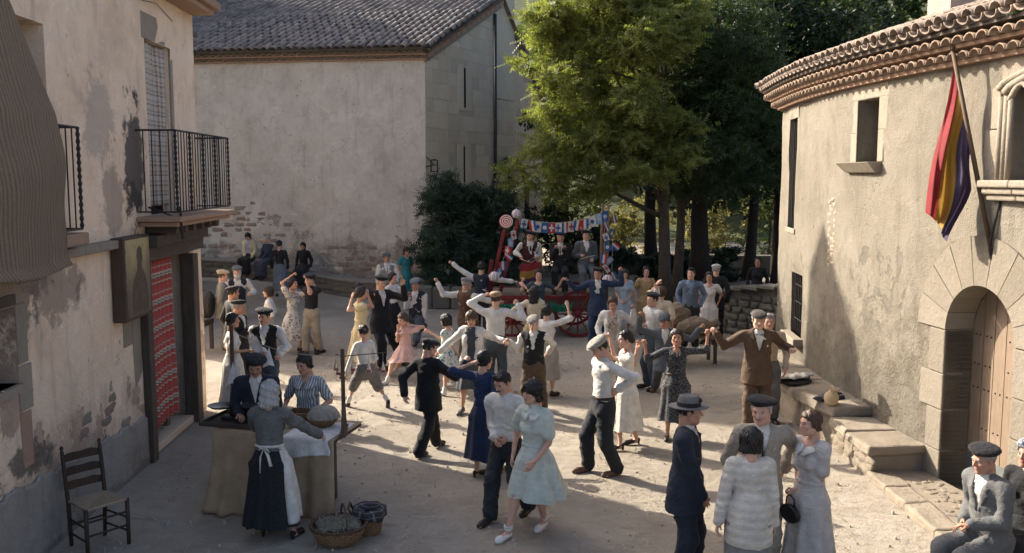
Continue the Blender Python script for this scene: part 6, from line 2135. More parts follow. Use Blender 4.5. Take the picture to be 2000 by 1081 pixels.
# ---- ladder-back chair
def ladder_chair(loc, rz, label, group=None, sc=1.0):
    ch = empty('chair', loc, rz, label, 'chair', group); ch.scale = (sc, sc, sc)
    W_ = wood('chair_wood', (.035, .022, .016), (.08, .05, .034))
    for x in (-.19, .19):
        mb = MB(); mb.tube([(x * .92, .2, 0), (x, .19, .45), (x * 1.02, .235, .8), (x * 1.02, .26, .96), (x * 1.02, .262, .975), (x * 1.02, .264, 1.0), (x * 1.02, .264, 1.02)], [.019, .021, .02, .018, .012, .021, .008], 10); at_local(mb, 'back_post', W_, ch, True)
        mb = MB(); mb.tube([(x * 1.12, -.2, 0), (x * 1.12, -.2, .48)], [.019, .022], 10); at_local(mb, 'leg', W_, ch, True)
        for z in (.14, .28):
            mb = MB(); mb.tube([(x * 1.1, -.2, z), (x * .95, .2, z)], .011, 7); at_local(mb, 'stretcher', W_, ch, True)
    for y, z in ((-.2, .2), (-.2, .34), (.2, .22)):
        mb = MB(); mb.tube([(-.2, y, z), (.2, y, z)], .011, 7); at_local(mb, 'stretcher', W_, ch, True)
    for z in (.6, .74, .88):
        mb = MB(); V = []; n = 10
        for i in range(n + 1):
            u = i / n; x = -.19 + .38 * u; yy = .205 + .06 * (z - .45) / .5 + .02 * math.sin(math.pi * u); top = .035 + .02 * math.sin(math.pi * u) + .008 * math.sin(3 * math.pi * u)
            V += [(x, yy, z - .03), (x, yy, z + top), (x, yy + .014, z + top), (x, yy + .014, z - .03)]
        F = [(i * 4 + k, (i + 1) * 4 + k, (i + 1) * 4 + (k + 1) % 4, i * 4 + (k + 1) % 4) for i in range(n) for k in range(4)] + [(0, 1, 2, 3), (n * 4 + 3, n * 4 + 2, n * 4 + 1, n * 4)]
        mb.add(V, F); at_local(mb, 'back_slat', W_, ch)
    t_ = MATS.get('rush')
    if t_ is None:
        t = NT('rush'); v = t.tc(); s3 = t.sep(v)
        d = t.math('MAXIMUM', t.math('ABSOLUTE', s3[0]), t.math('ABSOLUTE', s3[1]))
        f = t.math('FRACT', t.math('MULTIPLY', d, 55)); n = t.noise(v, 30, 3)
        c = t.ramp(t.math('ADD', t.math('MULTIPLY', f, .5), t.math('MULTIPLY', n, .5)), [(.2, (.17, .12, .075)), (.8, (.36, .28, .19))])
        t.color(c); t.rough(.85); t.bump(f, .6, .006); t_ = t.mat; MATS['rush'] = t_
    mb = MB(); V = [(-.225, -.215, .455), (.225, -.215, .455), (.195, .2, .455), (-.195, .2, .455), (0, 0, .44)]
    Vt = [(-.225, -.215, .485), (.225, -.215, .485), (.195, .2, .485), (-.195, .2, .485), (0, -.01, .475)]
    mb.add(V + Vt, [(1, 0, 4), (2, 1, 4), (3, 2, 4), (0, 3, 4), (5, 6, 9), (6, 7, 9), (7, 8, 9), (8, 5, 9), (0, 1, 6, 5), (1, 2, 7, 6), (2, 3, 8, 7), (3, 0, 5, 8)])
    at_local(mb, 'seat', t_, ch, bev=.01)
    return ch
ladder_chair((-4.17, 8.95, 0), math.radians(52), 'dark ladder-back chair with rush seat against the pink house')

# ---- stall
TRZ = math.radians(-14)
TC = np.array([-2.47, 10.12]); tx = np.array([math.cos(TRZ), math.sin(TRZ)]); ty = np.array([-math.sin(TRZ), math.cos(TRZ)])
def TL(x, y, z=0.0):
    p = TC + tx * x + ty * y; return (float(p[0]), float(p[1]), z)
TH_ = .90
table = empty('stall_table', (TC[0], TC[1], 0), TRZ, 'plank stall table behind the old woman, under the burlap', 'table')
for i in range(4):
    mb = MB(); mb.box((-.03, -.27 + i * .18, TH_ - .02), (1.42, .176, .04)); at_local(mb, 'plank', OLDWOOD_Y, table)
for x in (-.68, .35):
    for y in (-.3, .3):
        mb = MB(); mb.box((x, y, (TH_ - .045) / 2), (.06, .06, TH_ - .045)); at_local(mb, 'leg', OLDWOOD, table)
t = NT('burlap'); v = t.tc(); w1 = t.wave(v, 42, 2, 'X', 2); w2 = t.wave(v, 42, 2, 'Z', 2)
c = t.mix(t.ramp(t.noise(v, 5, 4), [(.35, 0.0), (.65, 1.0)]), (.40, .29, .18), (.52, .39, .25))
c = t.mix(t.ramp(t.math('MULTIPLY', w1, w2), [(.1, .4), (.5, 0.0)]), c, (.13, .09, .055)); t.color(c); t.rough(.95); t.bump(t.math('ADD', w1, w2), .4, .004, t.bump(t.noise(v, 7, 4), .4, .04))
BURLAP = t.mat
def bl(u, w):      # u goes round left side, front, right side; w from top to floor
    per = [(-.76, .36), (-.76, -.42), (.70, -.42)]
    L = [.78, 1.46]; d = u * sum(L); k = 0
    while k < 1 and d > L[k]: d -= L[k]; k += 1
    f = d / L[k]; x = per[k][0] + (per[k + 1][0] - per[k][0]) * f; y = per[k][1] + (per[k + 1][1] - per[k][1]) * f
    fl = .025 * w + (.10 * w ** 2 if x < -.5 else .0)
    rp = (.034 * math.sin(u * 33 + 2 * math.sin(u * 9)) + .016 * math.sin(u * 71 + w * 2)) * w ** .7
    cx, cy = x / .8, y / .4
    return TL(x + (fl + rp) * (cx if abs(cx) > .9 else cx * .4), y + (fl + rp) * (-1 if k == 1 else .3 * cy), TH_ + .012 - w * (TH_ - .005) + .008 * math.sin(u * 23) * w)
mb = cloth_grid(bl, 90, 22)
mb.add([TL(-.76, -.42, TH_ + .012), TL(.70, -.42, TH_ + .012), TL(.70, .36, TH_ + .012), TL(-.76, .36, TH_ + .012)], [(0, 1, 2, 3)])
o = mb.build('burlap_cloth', BURLAP, None, True, label='brown burlap sheet wrapped round the stall table to the ground', cat='cloth'); solid(o, .006)
LINEN = cloth((.68, .66, .62), 'plain')
def wl(u, w):
    x = .1 + u * .56
    if w < .55: q = w / .55; return TL(x, .22 - q * .66, TH_ + .022 + .006 * math.sin(u * 9 + w * 7))
    q = (w - .55) / .45; return TL(x + .015 * math.sin(q * 5 + u * 4), -.455 - .012 * math.sin(u * 19 + 1) * q, TH_ + .018 - q * (.17 + .10 * (1 - u) ** 2))
o = cloth_grid(wl, 30, 26).build('white_cloth', LINEN, None, True, label='white linen cloth hanging over the front edge of the stall', cat='cloth'); solid(o, .004)
# dark tray board at the far end
tray = empty('tray', TL(-.62, .02, TH_ + .02), TRZ, 'dark wooden tray board under the weighing scales', 'tray')
mb = MB(); mb.box((0, 0, .012), (.72, .62, .022)); at_local(mb, 'board', wood('tray_wood', (.04, .03, .024), (.08, .06, .045)), tray)
for (cx, cy, dx, dy) in ((0, -.31, .74, .02), (0, .31, .74, .02), (-.36, 0, .02, .6), (.36, 0, .02, .6)):
    mb = MB(); mb.box((cx, cy, .03), (dx, dy, .045)); at_local(mb, 'rim', MATS['tray_wood'], tray)
sc_ = empty('weighing_scales', TL(-.68, .0, TH_ + .044), TRZ, 'dark iron weighing scales with two round pans on the stall', 'scales')
mb = MB(); mb.box((0, 0, .02), (.36, .14, .04)); mb.tube([(0, 0, .03), (0, 0, .12)], .02, 8); at_local(mb, 'base', IRON, sc_, bev=.008)
mb = MB(); mb.tube([(-.21, 0, .115), (0, 0, .13), (.21, 0, .15)], .012, 6); at_local(mb, 'beam', IRON, sc_)
PAN = plain('pan_metal', (.11, .115, .11), .4, .3, 10, .2, 30, .6)
for x, z in ((-.21, .12), (.21, .155)):
    mb = MB(); mb.lathe([(.0, .0), (.07, .0), (.11, .012), (.145, .032), (.15, .034), (.145, .028), (.11, .004), (0, -.01)], (x, 0, z), 24); at_local(mb, 'pan', PAN, sc_, True)
dish = MB(); dish.lathe([(0, .006), (.08, .01), (.12, .03), (.123, .03), (.085, .0), (0, 0)], (0, 0, 0), 22)
o = dish.build('glass_dish', plain('pale_glass', (.36, .42, .36), .2, .2), None, True, label='pale glass dish lying on the tray behind the scales', cat='dish'); o.location = TL(-.5, .2, TH_ + .046)
bt = empty('bottle', TL(-.33, -.14, TH_ + .044), 0, 'slim pale blue bottle standing on the tray', 'bottle')
mb = MB(); mb.lathe([(0, 0), (.034, .0), (.036, .02), (.036, .13), (.03, .165), (.014, .19), (.013, .235), (.016, .236), (.016, .25), (0, .25)], (0, 0, 0), 16); at_local(mb, 'glass', plain('blue_glass', (.38, .50, .60), .15, .15, bump=0), bt, True)
# wicker things
t = NT('wicker'); v = t.tc(); w1 = t.wave(v, 16, 2.5, 'Z', 2, 2); n = t.noise(t.map(v, (1, 1, 4)), 26, 3)
a1 = t.n.new('ShaderNodeMath'); a1.operation = 'ARCTAN2'; sp = t.sep(v); t.l.new(sp[1], a1.inputs[0]); t.l.new(sp[0], a1.inputs[1])
st = t.math('SINE', t.math('MULTIPLY', a1.outputs[0], 30)); chk = t.math('MULTIPLY', st, t.math('SUBTRACT', w1, .5))
c = t.ramp(t.math('ADD', t.math('MULTIPLY', chk, .5), n), [(.3, (.14, .075, .035)), (.5, (.30, .17, .08)), (.75, (.42, .26, .13))]); t.color(c); t.rough(.7)
t.bump(t.math('ADD', t.math('MULTIPLY', chk, 2), w1), .8, .012); WICK = t.mat
WICKG = plain('grey_wicker', (.30, .27, .22), .85, .35, 30, .7, 45, bdist=.012)
HAY = plain('hay', (.28, .26, .20), .95, .45, 40, .8, 60, bdist=.02)
def wicker_rows(mb, prof, n, amp=.006):
    """basket wall: rows of woven strands bulging in and out"""
    V = []; rows = len(prof)
    for i, (r, z) in enumerate(prof):
        for k in range(n):
            a = 2 * math.pi * k / n; rr = r + amp * (1 if (k // 2 + i) % 2 else -1)
            V.append((rr * math.cos(a), rr * math.sin(a), z))
    F = [(i * n + k, i * n + (k + 1) % n, (i + 1) * n + (k + 1) % n, (i + 1) * n + k) for i in range(rows - 1) for k in range(n)]
    mb.add(V, F)
def braid(mb, r, z, sx=1, sy=1, rad=.014, n=44):
    for ph in (0, math.pi):
        mb.tube([((r + .009 * math.cos(k * 2.2 + ph)) * math.cos(2 * math.pi * k / n) * sx, (r + .009 * math.cos(k * 2.2 + ph)) * math.sin(2 * math.pi * k / n) * sy, z + .009 * math.sin(k * 2.2 + ph)) for k in range(n + 1)], rad * .75, 6)
cb = empty('covered_bowl', TL(.36, .05, TH_ + .03), 0, 'round basket bowl under a domed grey wicker lid on the white cloth', 'basket')
mb = MB(); wicker_rows(mb, [(.09, 0), (.12, .02), (.15, .05), (.165, .085), (.168, .1)], 40, .004); mb.lathe([(0, .001), (.09, .001)], n=40); at_local(mb, 'bowl', WICK, cb, True)
mb = MB(); prof = [(.175 * math.cos(a) + .002, .1 + .13 * math.sin(a)) for a in np.linspace(0, 1.5, 13)]
V = []
for i, (r, z) in enumerate(prof):
    for k in range(48):
        a = 2 * math.pi * k / 48; rr = r + .005 * (1 if k % 4 < 2 else -1) * (1 if r > .03 else 0); V.append((rr * math.cos(a), rr * math.sin(a), z))
mb.add(V, [(i * 48 + k, i * 48 + (k + 1) % 48, (i + 1) * 48 + (k + 1) % 48, (i + 1) * 48 + k) for i in range(12) for k in range(48)]); mb.lathe([(0, .243), (.018, .24), (.02, .228)], n=12); braid(mb, .176, .102, rad=.012)
at_local(mb, 'lid', WICKG, cb, True)
rb = empty('wicker_tray', TL(.02, .2, TH_ + .02), TRZ + .15, 'small square wicker basket on the stall in front of the striped dress', 'basket')
for (cx, cy, dx, dy) in ((0, -.13, .3, .014), (0, .13, .3, .014), (-.15, 0, .014, .26), (.15, 0, .014, .26)):
    mb = MB()
    for k in range(8):
        mb.box((cx, cy, .012 + k * .014), (dx + .006 * (k % 2), dy + .006 * (k % 2), .0125))
    at_local(mb, 'side', WICK, rb)
mb = MB(); mb.box((0, 0, .006), (.29, .25, .01)); at_local(mb, 'bottom', WICK, rb)
def straw_strands(n, cx, cy, cz, rx, ry, rz, L, seed, th=.0022):
    r = np.random.RandomState(seed); P = np.stack([r.uniform(-1, 1, n) * rx + cx, r.uniform(-1, 1, n) * ry + cy, r.uniform(0, 1, n) * rz + cz], 1)
    d = r.normal(size=(n, 3)); d[:, 2] *= .25; d /= np.linalg.norm(d, axis=1, keepdims=True)
    s = np.cross(d, [0, 0, 1]); s /= np.linalg.norm(s, axis=1, keepdims=True) + 1e-9; l = L * r.uniform(.4, 1.2, (n, 1)); bend = np.array([0, 0, 1]) * l * .12
    V = np.stack([P - d * l / 2 - s * th, P - d * l / 2 + s * th, P + bend + s * th, P + bend - s * th, P + bend + s * th, P + bend - s * th, P + d * l / 2 - s * th, P + d * l / 2 + s * th], 1).reshape(-1, 3)
    b = np.arange(n)[:, None] * 8
    F = np.concatenate([b + np.array([[0, 1, 2, 3]]), b + np.array([[5, 4, 7, 6]])])
    return V, F
V, F = straw_strands(900, 0, 0, 0, .22, .16, .02, .12, 5)
o = link('straw_bed', mesh_from('straw_bed', V, F, [plain('straw', (.42, .36, .24), .9, .35, 20, 0)]), None, 'layer of loose straw under the baskets on the stall', 'straw', kind='stuff'); o.location = TL(.1, .05, TH_ + .02)
# A-frame wooden stands at both ends with a string between, cups hung from it
def stand(base, hgt, label):
    st_ = empty('post_stand', base, TRZ + .35, label, 'stand')
    Wd = wood('stand_wood', (.07, .042, .025), (.14, .085, .05))
    mb = MB(); mb.box((0, 0, hgt / 2 + .02), (.042, .042, hgt)); at_local(mb, 'post', Wd, st_, bev=.006)
    mb = MB(); mb.box((0, 0, .02), (.07, .46, .035)); at_local(mb, 'foot', Wd, st_, bev=.006)
    for y in (-.19, .19):
        mb = MB(); a = Vector((0, y, .03)); b = Vector((0, y * .1, .34)); d = b - a
        mb.box(tuple((a + b) / 2), (.036, .03, d.length), Matrix.Rotation(-math.atan2(d.y, d.z), 3, 'X')); at_local(mb, 'brace', Wd, st_, bev=.004)
    return st_
PL = TL(-.98, .42, TH_ + .05); PRt = TL(.70, -.16, TH_ + .03)
stand(PL, .98, 'wooden post stand with braced foot at the far-left end of the stall')
stand(PRt, .90, 'wooden post stand with braced foot over the white cloth')
CORD = plain('cord', (.42, .37, .3), .9, .1, bump=0)
A_ = Vector((PL[0], PL[1], TH_ + .98)); B_ = Vector((PRt[0], PRt[1], TH_ + .88))
sl_ = MB(); pts = [A_.lerp(B_, k / 14) + Vector((0, 0, -.10 * math.sin(math.pi * k / 14))) for k in range(15)]
sl_.tube(pts, .0035, 5)
o = sl_.build('string_line', CORD, None, label='thin cord strung between the two post stands of the stall', cat='cord')
def napkin(p, s_, label):
    mb = MB(); p = Vector(p)
    mb.add([p, p + Vector((-.075, -.01, -.24)) * s_, p + Vector((-.01, -.025, -.20)) * s_, p + Vector((.06, -.015, -.22)) * s_, p + Vector((.02, .03, -.2)) * s_], [(0, 1, 2), (0, 2, 3), (0, 3, 4), (0, 4, 1)])
    o = mb.build('napkin', LINEN, None, label=label, cat='napkin'); solid(o, .003)
napkin((PL[0] + .02, PL[1] - .04, TH_ + .62), 1.25, 'white cloth cone hanging on the far-left stall post')
napkin(tuple(pts[5] + Vector((0, 0, .0))), 1.0, 'white cloth cone hanging from the cord before the waistcoat man')
WINE = plain('red_wine', (.30, .01, .02), .15, 0, bump=0)
t = NT('clear_glass'); t.p.inputs['Transmission Weight'].default_value = 1.0; t.p.inputs['IOR'].default_value = 1.2; t.rough(.03); t.color((.95, .97, .95)); CLEAR = t.mat
mb = MB(); barp = [TL(.55, -.02, TH_ + .86), TL(.70, -.16, TH_ + .87), TL(1.05, .2, TH_ + .86)]
mb.tube(barp, .006, 6); o = mb.build('hanging_rod', OLDWOOD_Y, None, label='thin rod on the front stand holding the wine glasses', cat='rod')
def cone_glass(p, drop, label):
    g = empty('wine_glass', p, 0, label, 'glass', 'red wine glasses hung at the stall')
    mb = MB(); mb.tube([(0, 0, .0), (0, 0, -drop)], .002, 4); at_local(mb, 'loop', CORD, g)
    mb = MB(); mb.lathe([(.006, -drop), (.012, -drop - .03), (.03, -drop - .1), (.032, -drop - .115), (0, -drop - .118)], n=14); at_local(mb, 'bowl', CLEAR, g, True)
    mb = MB(); mb.lathe([(0, -drop - .098), (.0275, -drop - .099), (.0295, -drop - .113), (0, -drop - .115)], n=14); at_local(mb, 'wine', WINE, g, True)
gl = [(.06, .06, 'wine glass hung nearest the striped dress'), (.22, .1, 'second wine glass hung from the striped dress outwards'), (.45, .13, 'third wine glass, just left of the front post'), (.62, .05, 'wine glass hung just right of the front post'), (.8, .08, 'wine glass next to the outermost one on the rod'), (.97, .1, 'outermost wine glass on the rod')]
for u, dr, lab in gl:
    a = Vector(barp[0]).lerp(Vector(barp[1]), u * 2) if u < .5 else Vector(barp[1]).lerp(Vector(barp[2]), u * 2 - 1)
    cone_glass(tuple(a), dr, lab)
# dried sticks
mb = MB(); rs = random.Random(6)
for i in range(7):
    mb.tube([(rs.uniform(-.05, .05), rs.uniform(-.03, .03), 0), (rs.uniform(-.18, .05), rs.uniform(-.1, .1), rs.uniform(.14, .24))], .005, 5)
o = mb.build('sticks', OLDWOOD, None, label='small bunch of liquorice sticks standing on the stall tray', cat='sticks'); o.location = TL(-.32, .2, TH_ + .044)

# ---- baskets on the ground
bk = empty('basket', (-1.76, 9.02, 0), .3, 'wide round wicker basket of grey hay with arched handle', 'basket')
mb = MB(); wicker_rows(mb, [(.15, 0), (.19, .02), (.215, .05), (.235, .08), (.25, .11), (.262, .14), (.27, .165), (.275, .185)], 56, .005); mb.lathe([(0, .004), (.15, .004)], n=56); at_local(mb, 'wall', WICK, bk, True)
mb = MB(); braid(mb, .278, .195, rad=.018); at_local(mb, 'rim', wood('dark_wicker', (.06, .035, .02), (.13, .08, .045)), bk, True)
for sgn in (-1, 1):
    mb = MB(); mb.tube([(sgn * .06 - .0, .27 * math.cos(a) , .19 + .19 * math.sin(a)) for a in np.linspace(0, math.pi, 14)] if sgn > 0 else [(-.05, .27 * math.cos(a), .19 + .185 * math.sin(a)) for a in np.linspace(0, math.pi, 14)], .011, 7)
    if sgn > 0: at_local(mb, 'handle', MATS['dark_wicker'], bk, True)
V, F = straw_strands(2600, 0, 0, .13, .19, .19, .09, .10, 8, .0028)
k_ = V.reshape(-1, 8, 3).mean(1); keep = (k_[:, 0] ** 2 + k_[:, 1] ** 2) < .25 ** 2
nn_ = len(k_); fk = np.concatenate([keep, keep]); F = F[fk]
o = link('hay', mesh_from('hay', V, F, [HAY]), bk, kind='stuff')
bk2 = empty('basket', (-1.49, 9.28, 0), 0, 'tall narrow wicker basket lined with a dark checked cloth', 'basket')
mb = MB(); wicker_rows(mb, [(.11, 0), (.12, .03), (.127, .07), (.133, .11), (.138, .15), (.143, .19), (.147, .23), (.15, .26)], 44, .004); mb.lathe([(0, .004), (.11, .004)], n=44); at_local(mb, 'wall', WICK, bk2, True)
CHK = stripe_mat('dark_check', [(0, (.03, .03, .035)), (.5, (.28, .28, .27)), (.62, (.03, .03, .035))], .06, 2, [(0, (.03, .03, .035)), (.5, (.3, .3, .29)), (.65, (.03, .03, .035))], .06)
mb = MB(); n = 40; V = []
for i, (r, z) in enumerate(((.06, .22), (.12, .25), (.15, .285), (.168, .27), (.17, .22), (.174, .175))):
    for k in range(n):
        a = 2 * math.pi * k / n; q = .012 * math.sin(a * 7) * (i > 1); V.append(((r + q) * math.cos(a), (r + q) * math.sin(a), z + .015 * math.sin(a * 3 + 1) * (i > 2)))
mb.add(V, [(i * n + k, i * n + (k + 1) % n, (i + 1) * n + (k + 1) % n, (i + 1) * n + k) for i in range(5) for k in range(n)]); o = at_local(mb, 'lining', CHK, bk2, True); solid(o, .006)
mb = MB(); mb.tube([(-.16, -.05, .2), (-.2, -.08, .28), (-.2, .02, .32), (-.17, .06, .22)], .012, 7); at_local(mb, 'handle', MATS['dark_wicker'], bk2, True)

# ---- wagon used as a bandstand
wg = empty('wagon', (.72, 21.95, 0), 0, 'flat wooden wagon with red wheels carrying the musicians', 'wagon')
CRED = plain('cart_red', (.17, .02, .022), .55, .35, 8, .25, 30)
PLK = wood('wagon_plank', (.09, .07, .05), (.18, .145, .105), 'X')
for i in range(8):
    mb = MB(); mb.box((0, -.8 + .115 + i * .2, .93), (2.6, .196, .04)); at_local(mb, 'plank', PLK, wg)
mb = MB(); mb.box((0, -.82, .915), (2.64, .05, .1)); at_local(mb, 'side_rail', CRED, wg, bev=.008)
mb = MB(); mb.box((0, .82, .915), (2.64, .05, .1)); at_local(mb, 'side_rail', CRED, wg, bev=.008)
for i in range(2):
    mb = MB(); mb.box((0, -.80, .80 - i * .14), (2.5, .035, .135)); at_local(mb, 'side_board', PLK, wg, bev=.006)
mb = MB(); mb.box((0, 0, .62), (2.3, .12, .12)); mb.box((.85, 0, .56), (.1, 1.5, .1)); mb.box((-.8, 0, .5), (.1, 1.5, .1)); at_local(mb, 'chassis', OLDWOOD, wg)
def wheel(par, x, y, r):
    mb = MB(); R = Matrix.Rotation(math.pi / 2, 3, 'X')
    mb.lathe([(r, -.035), (r, .035), (r - .06, .03), (r - .06, -.03), (r, -.035)], (x, y, r), 32, 0, R); w = at_local(mb, 'wheel', CRED, par)
    mb = MB(); mb.lathe([(r + .008, -.036), (r + .008, .036), (r - .002, .036), (r - .002, -.036), (r + .008, -.036)], (x, y, r), 32, 0, R); mb.build('tyre', IRON, w)
    mb = MB(); mb.lathe([(0, -.11), (.06, -.11), (.085, -.05), (.085, .05), (.06, .11), (0, .11)], (x, y, r), 16, 0, R); mb.build('hub', CRED, w, True)
    for k in range(12):
        a = 2 * math.pi * k / 12; mb = MB()
        mb.tube([(x + .07 * math.cos(a), y, r + .07 * math.sin(a)), (x + (r - .05) * math.cos(a), y, r + (r - .05) * math.sin(a))], [.022, .017], 6); mb.build('spoke', CRED, w)
for y in (-.88, .88):
    wheel(wg, .80, y, .54); wheel(wg, -.72, y, .42)
for (a, b) in (((-1.24, -.3, .95), (-.9, -.2, 2.45)), ((-1.0, -.3, .95), (-.58, -.2, 2.68))):
    mb = MB(); a = Vector(a); b = Vector(b); d = b - a
    mb.box(tuple((a + b) / 2), (.085, .07, d.length), Matrix.Rotation(math.atan2(d.x, d.z), 3, 'Y')); at_local(mb, 'shaft', CRED, wg, bev=.01)
for k in range(4):
    q = .15 + .24 * k; a = Vector((-1.24, -.3, .95)).lerp(Vector((-.9, -.2, 2.45)), q); b = Vector((-1.0, -.3, .95)).lerp(Vector((-.58, -.2, 2.68)), q)
    mb = MB(); mb.tube([a, b], .02, 6); at_local(mb, 'rung', CRED, wg)
mb = MB(); mb.box((-1.26, -.34, 1.32), (.09, .06, .85), Matrix.Rotation(.16, 3, 'Y')); at_local(mb, 'shaft', CRED, wg, bev=.01)
PW_ = wood('pole_wood', (.16, .085, .05), (.27, .155, .09))
for x, zt, y in ((1.40, 3.06, -.15), (1.56, 3.02, .1)):
    mb = MB(); mb.tube([(x, y, .7), (x, y, 2), (x + .02, y, zt)], [.04, .038, .03], 8); at_local(mb, 'pole', PW_, wg, True)
mb = MB(); mb.tube([(1.40, -.15, 1.9), (1.56, .1, 1.9)], .02, 6); at_local(mb, 'rung', PW_, wg)
# striped paper lanterns and disc
def wedge_mat(name, cols, k):
    t = NT(name); v = t.tc(); sp = t.sep(v); a1 = t.n.new('ShaderNodeMath'); a1.operation = 'ARCTAN2'; t.l.new(sp[1], a1.inputs[0]); t.l.new(sp[0], a1.inputs[1])
    f = t.math('FRACT', t.math('MULTIPLY', a1.outputs[0], k / 6.2832)); t.color(t.ramp(f, cols, 'CONSTANT')); t.rough(.8); return t.mat
LANT = wedge_mat('lantern_paper', [(0, (.62, .6, .56)), (.45, (.45, .05, .07)), (.6, (.62, .6, .56)), (.8, (.12, .1, .3))], 8)
def lantern(p, r, label):
    g = empty('paper_lantern', p, 0, label, 'lantern', 'paper lanterns on the wagon')
    mb = MB(); prof = [(max(.02, r * math.sin(a)) * (1 + .03 * math.cos(a * 18)), r * math.cos(a)) for a in np.linspace(.15, math.pi - .15, 15)]; mb.lathe(prof, n=24); at_local(mb, 'shade', LANT, g, True)
    mb = MB(); mb.tube([(0, 0, r * .95), (0, 0, r * 1.5)], .004, 4); at_local(mb, 'loop', CORD, g)
lantern((-.40, 20.95, 1.42), .12, 'round striped paper lantern at the foot of the red wagon shafts'); lantern((2.20, 21.1, 1.33), .12, 'round striped paper lantern at the foot of the brown poles'); lantern((.10, 21.3, 2.84), .105, 'pink and white paper lantern at the top of the red shafts')
dsc = empty('paper_disc', (-.14, 21.05, 2.68), 0, 'round red and white spiral paper rosette on the red shafts', 'decoration')
t = NT('spiral_paper'); v = t.tc(); sp = t.sep(v)
ln = t.n.new('ShaderNodeVectorMath'); ln.operation = 'LENGTH'; t.l.new(v, ln.inputs[0]); a1 = t.n.new('ShaderNodeMath'); a1.operation = 'ARCTAN2'; t.l.new(sp[2], a1.inputs[0]); t.l.new(sp[0], a1.inputs[1])
f = t.math('FRACT', t.math('ADD', t.math('MULTIPLY', ln.outputs['Value'], 22), t.math('DIVIDE', a1.outputs[0], 6.2832))); t.color(t.ramp(f, [(0, (.62, .57, .52)), (.5, (.40, .06, .05))], 'CONSTANT')); t.rough(.8)
mb = MB(); mb.lathe([(0, -.012), (.08, -.012), (.155, -.012), (.155, .012), (0, .012)], (0, 0, 0), 32, 0, Matrix.Rotation(math.pi / 2, 3, 'X')); at_local(mb, 'disc', t.mat, dsc)
# bunting
FW = plain('flag_white', (.46, .44, .41), .85, .1, bump=0); FB = plain('flag_blue', (.03, .085, .22), .85, .15, bump=0); FR = plain('flag_red', (.30, .03, .035), .85, .15, bump=0); FG = plain('flag_light_blue', (.18, .32, .5), .85, .1, bump=0)
FY = plain('flag_yellow', (.60, .39, .06), .85, .1, bump=0); FP = plain('flag_purple', (.075, .05, .17), .85, .1, bump=0)
bun = empty('bunting', (.3, 21.35, 2.6), 0, 'string of little paper flags hung between the shafts and the poles', 'bunting')
bun.matrix_world = Matrix.Translation((.3, 21.35, 2.6))
ba, bb = Vector((.15, 21.2, 2.82)), Vector((2.30, 21.4, 3.02))
bp = lambda u: ba.lerp(bb, u) + Vector((0, 0, -.9 * u * (1 - u) - .05))
mb = MB(); mb.tube([bp(k / 30) for k in range(31)], .005, 4); part(mb, 'cord', CORD, bun)
def flag_mesh(kind, w, h_):
    mb = MB(); mats = {'cross': [FW, FB], 'tri': [FR, FW, FB], 'disc': [FW, FB], 'bdisc': [FB, FW], 'rcross': [FR, FW], 'bcross': [FG, FW], 'vtri': [FB, FW, FR], 'redw': [FW, FR]}[kind]
    def q(x0, x1, z0, z1, m, y=0): mb.add([(x0 * w, y, -z0 * h_), (x1 * w, y, -z0 * h_), (x1 * w, y, -z1 * h_), (x0 * w, y, -z1 * h_)], [(3, 2, 1, 0)], m)
    if kind in ('tri', 'vtri'):
        for i in range(3): q(-.5 + i / 3, -.5 + (i + 1) / 3, 0, 1, i)
    else:
        q(-.5, .5, 0, 1, 0)
        for y in (-.003, .003):
            if kind in ('cross', 'rcross', 'bcross', 'redw'):
                q(-.1, .1, .15, .85, 1, y); q(-.35, -.1, .4, .6, 1, y); q(.1, .35, .4, .6, 1, y)
            if kind in ('disc', 'bdisc'):
                mb.add([(.28 * w * math.cos(a), y, -.5 * h_ + .28 * w * math.sin(a)) for a in np.linspace(0, 2 * math.pi, 14, endpoint=False)], [tuple(range(14))], 1)
            if kind == 'cross': q(-.5, .5, .86, 1.0, 1, y)
    return mb, mats
kinds = ['cross', 'tri', 'disc', 'bdisc', 'rcross', 'cross', 'vtri', 'redw', 'vtri', 'tri', 'disc', 'bcross', 'bdisc']
rs = random.Random(2)
for i, kd in enumerate(kinds):
    u = .07 + .86 * i / 12; mb, ms = flag_mesh(kd, .17, .24); p = bp(u)
    o = link('flag', mb.mesh('flag', ms), bun); o.matrix_parent_inverse = bun.matrix_basis.inverted(); o.matrix_basis = Matrix.Translation(p) @ Matrix.Rotation(rs.uniform(-.2, .2), 4, 'Y') @ Matrix.Rotation(rs.uniform(-.5, .5), 4, 'Z')
def side_bunting(a, b, n, label, seed):
    g = empty('bunting', a, 0, label, 'bunting'); a = Vector(a); b = Vector(b); mb = MB(); mb.tube([a, b], .004, 4); part(mb, 'cord', CORD, g); r = random.Random(seed)
    for i in range(n):
        kd = r.choice(kinds); mb, ms = flag_mesh(kd, .15, .2); o = link('flag', mb.mesh('flag', ms), g); o.matrix_parent_inverse = g.matrix_basis.inverted()
        o.matrix_basis = Matrix.Translation(a.lerp(b, (i + .5) / n)) @ Matrix.Rotation(r.uniform(-.9, .9), 4, 'Y') @ Matrix.Rotation(r.uniform(-1, 1), 4, 'Z')
side_bunting((-.3, 21.0, 1.5), (.05, 21.1, 2.55), 6, 'small flags strung up the red wagon shafts', 3)
side_bunting((2.12, 21.2, 1.3), (2.14, 21.25, 2.75), 6, 'small flags strung up the brown wagon pole', 4)
side_bunting((2.34, 21.5, 1.3), (2.36, 21.5, 2.98), 5, 'small flags hanging outside the farther brown pole', 5)
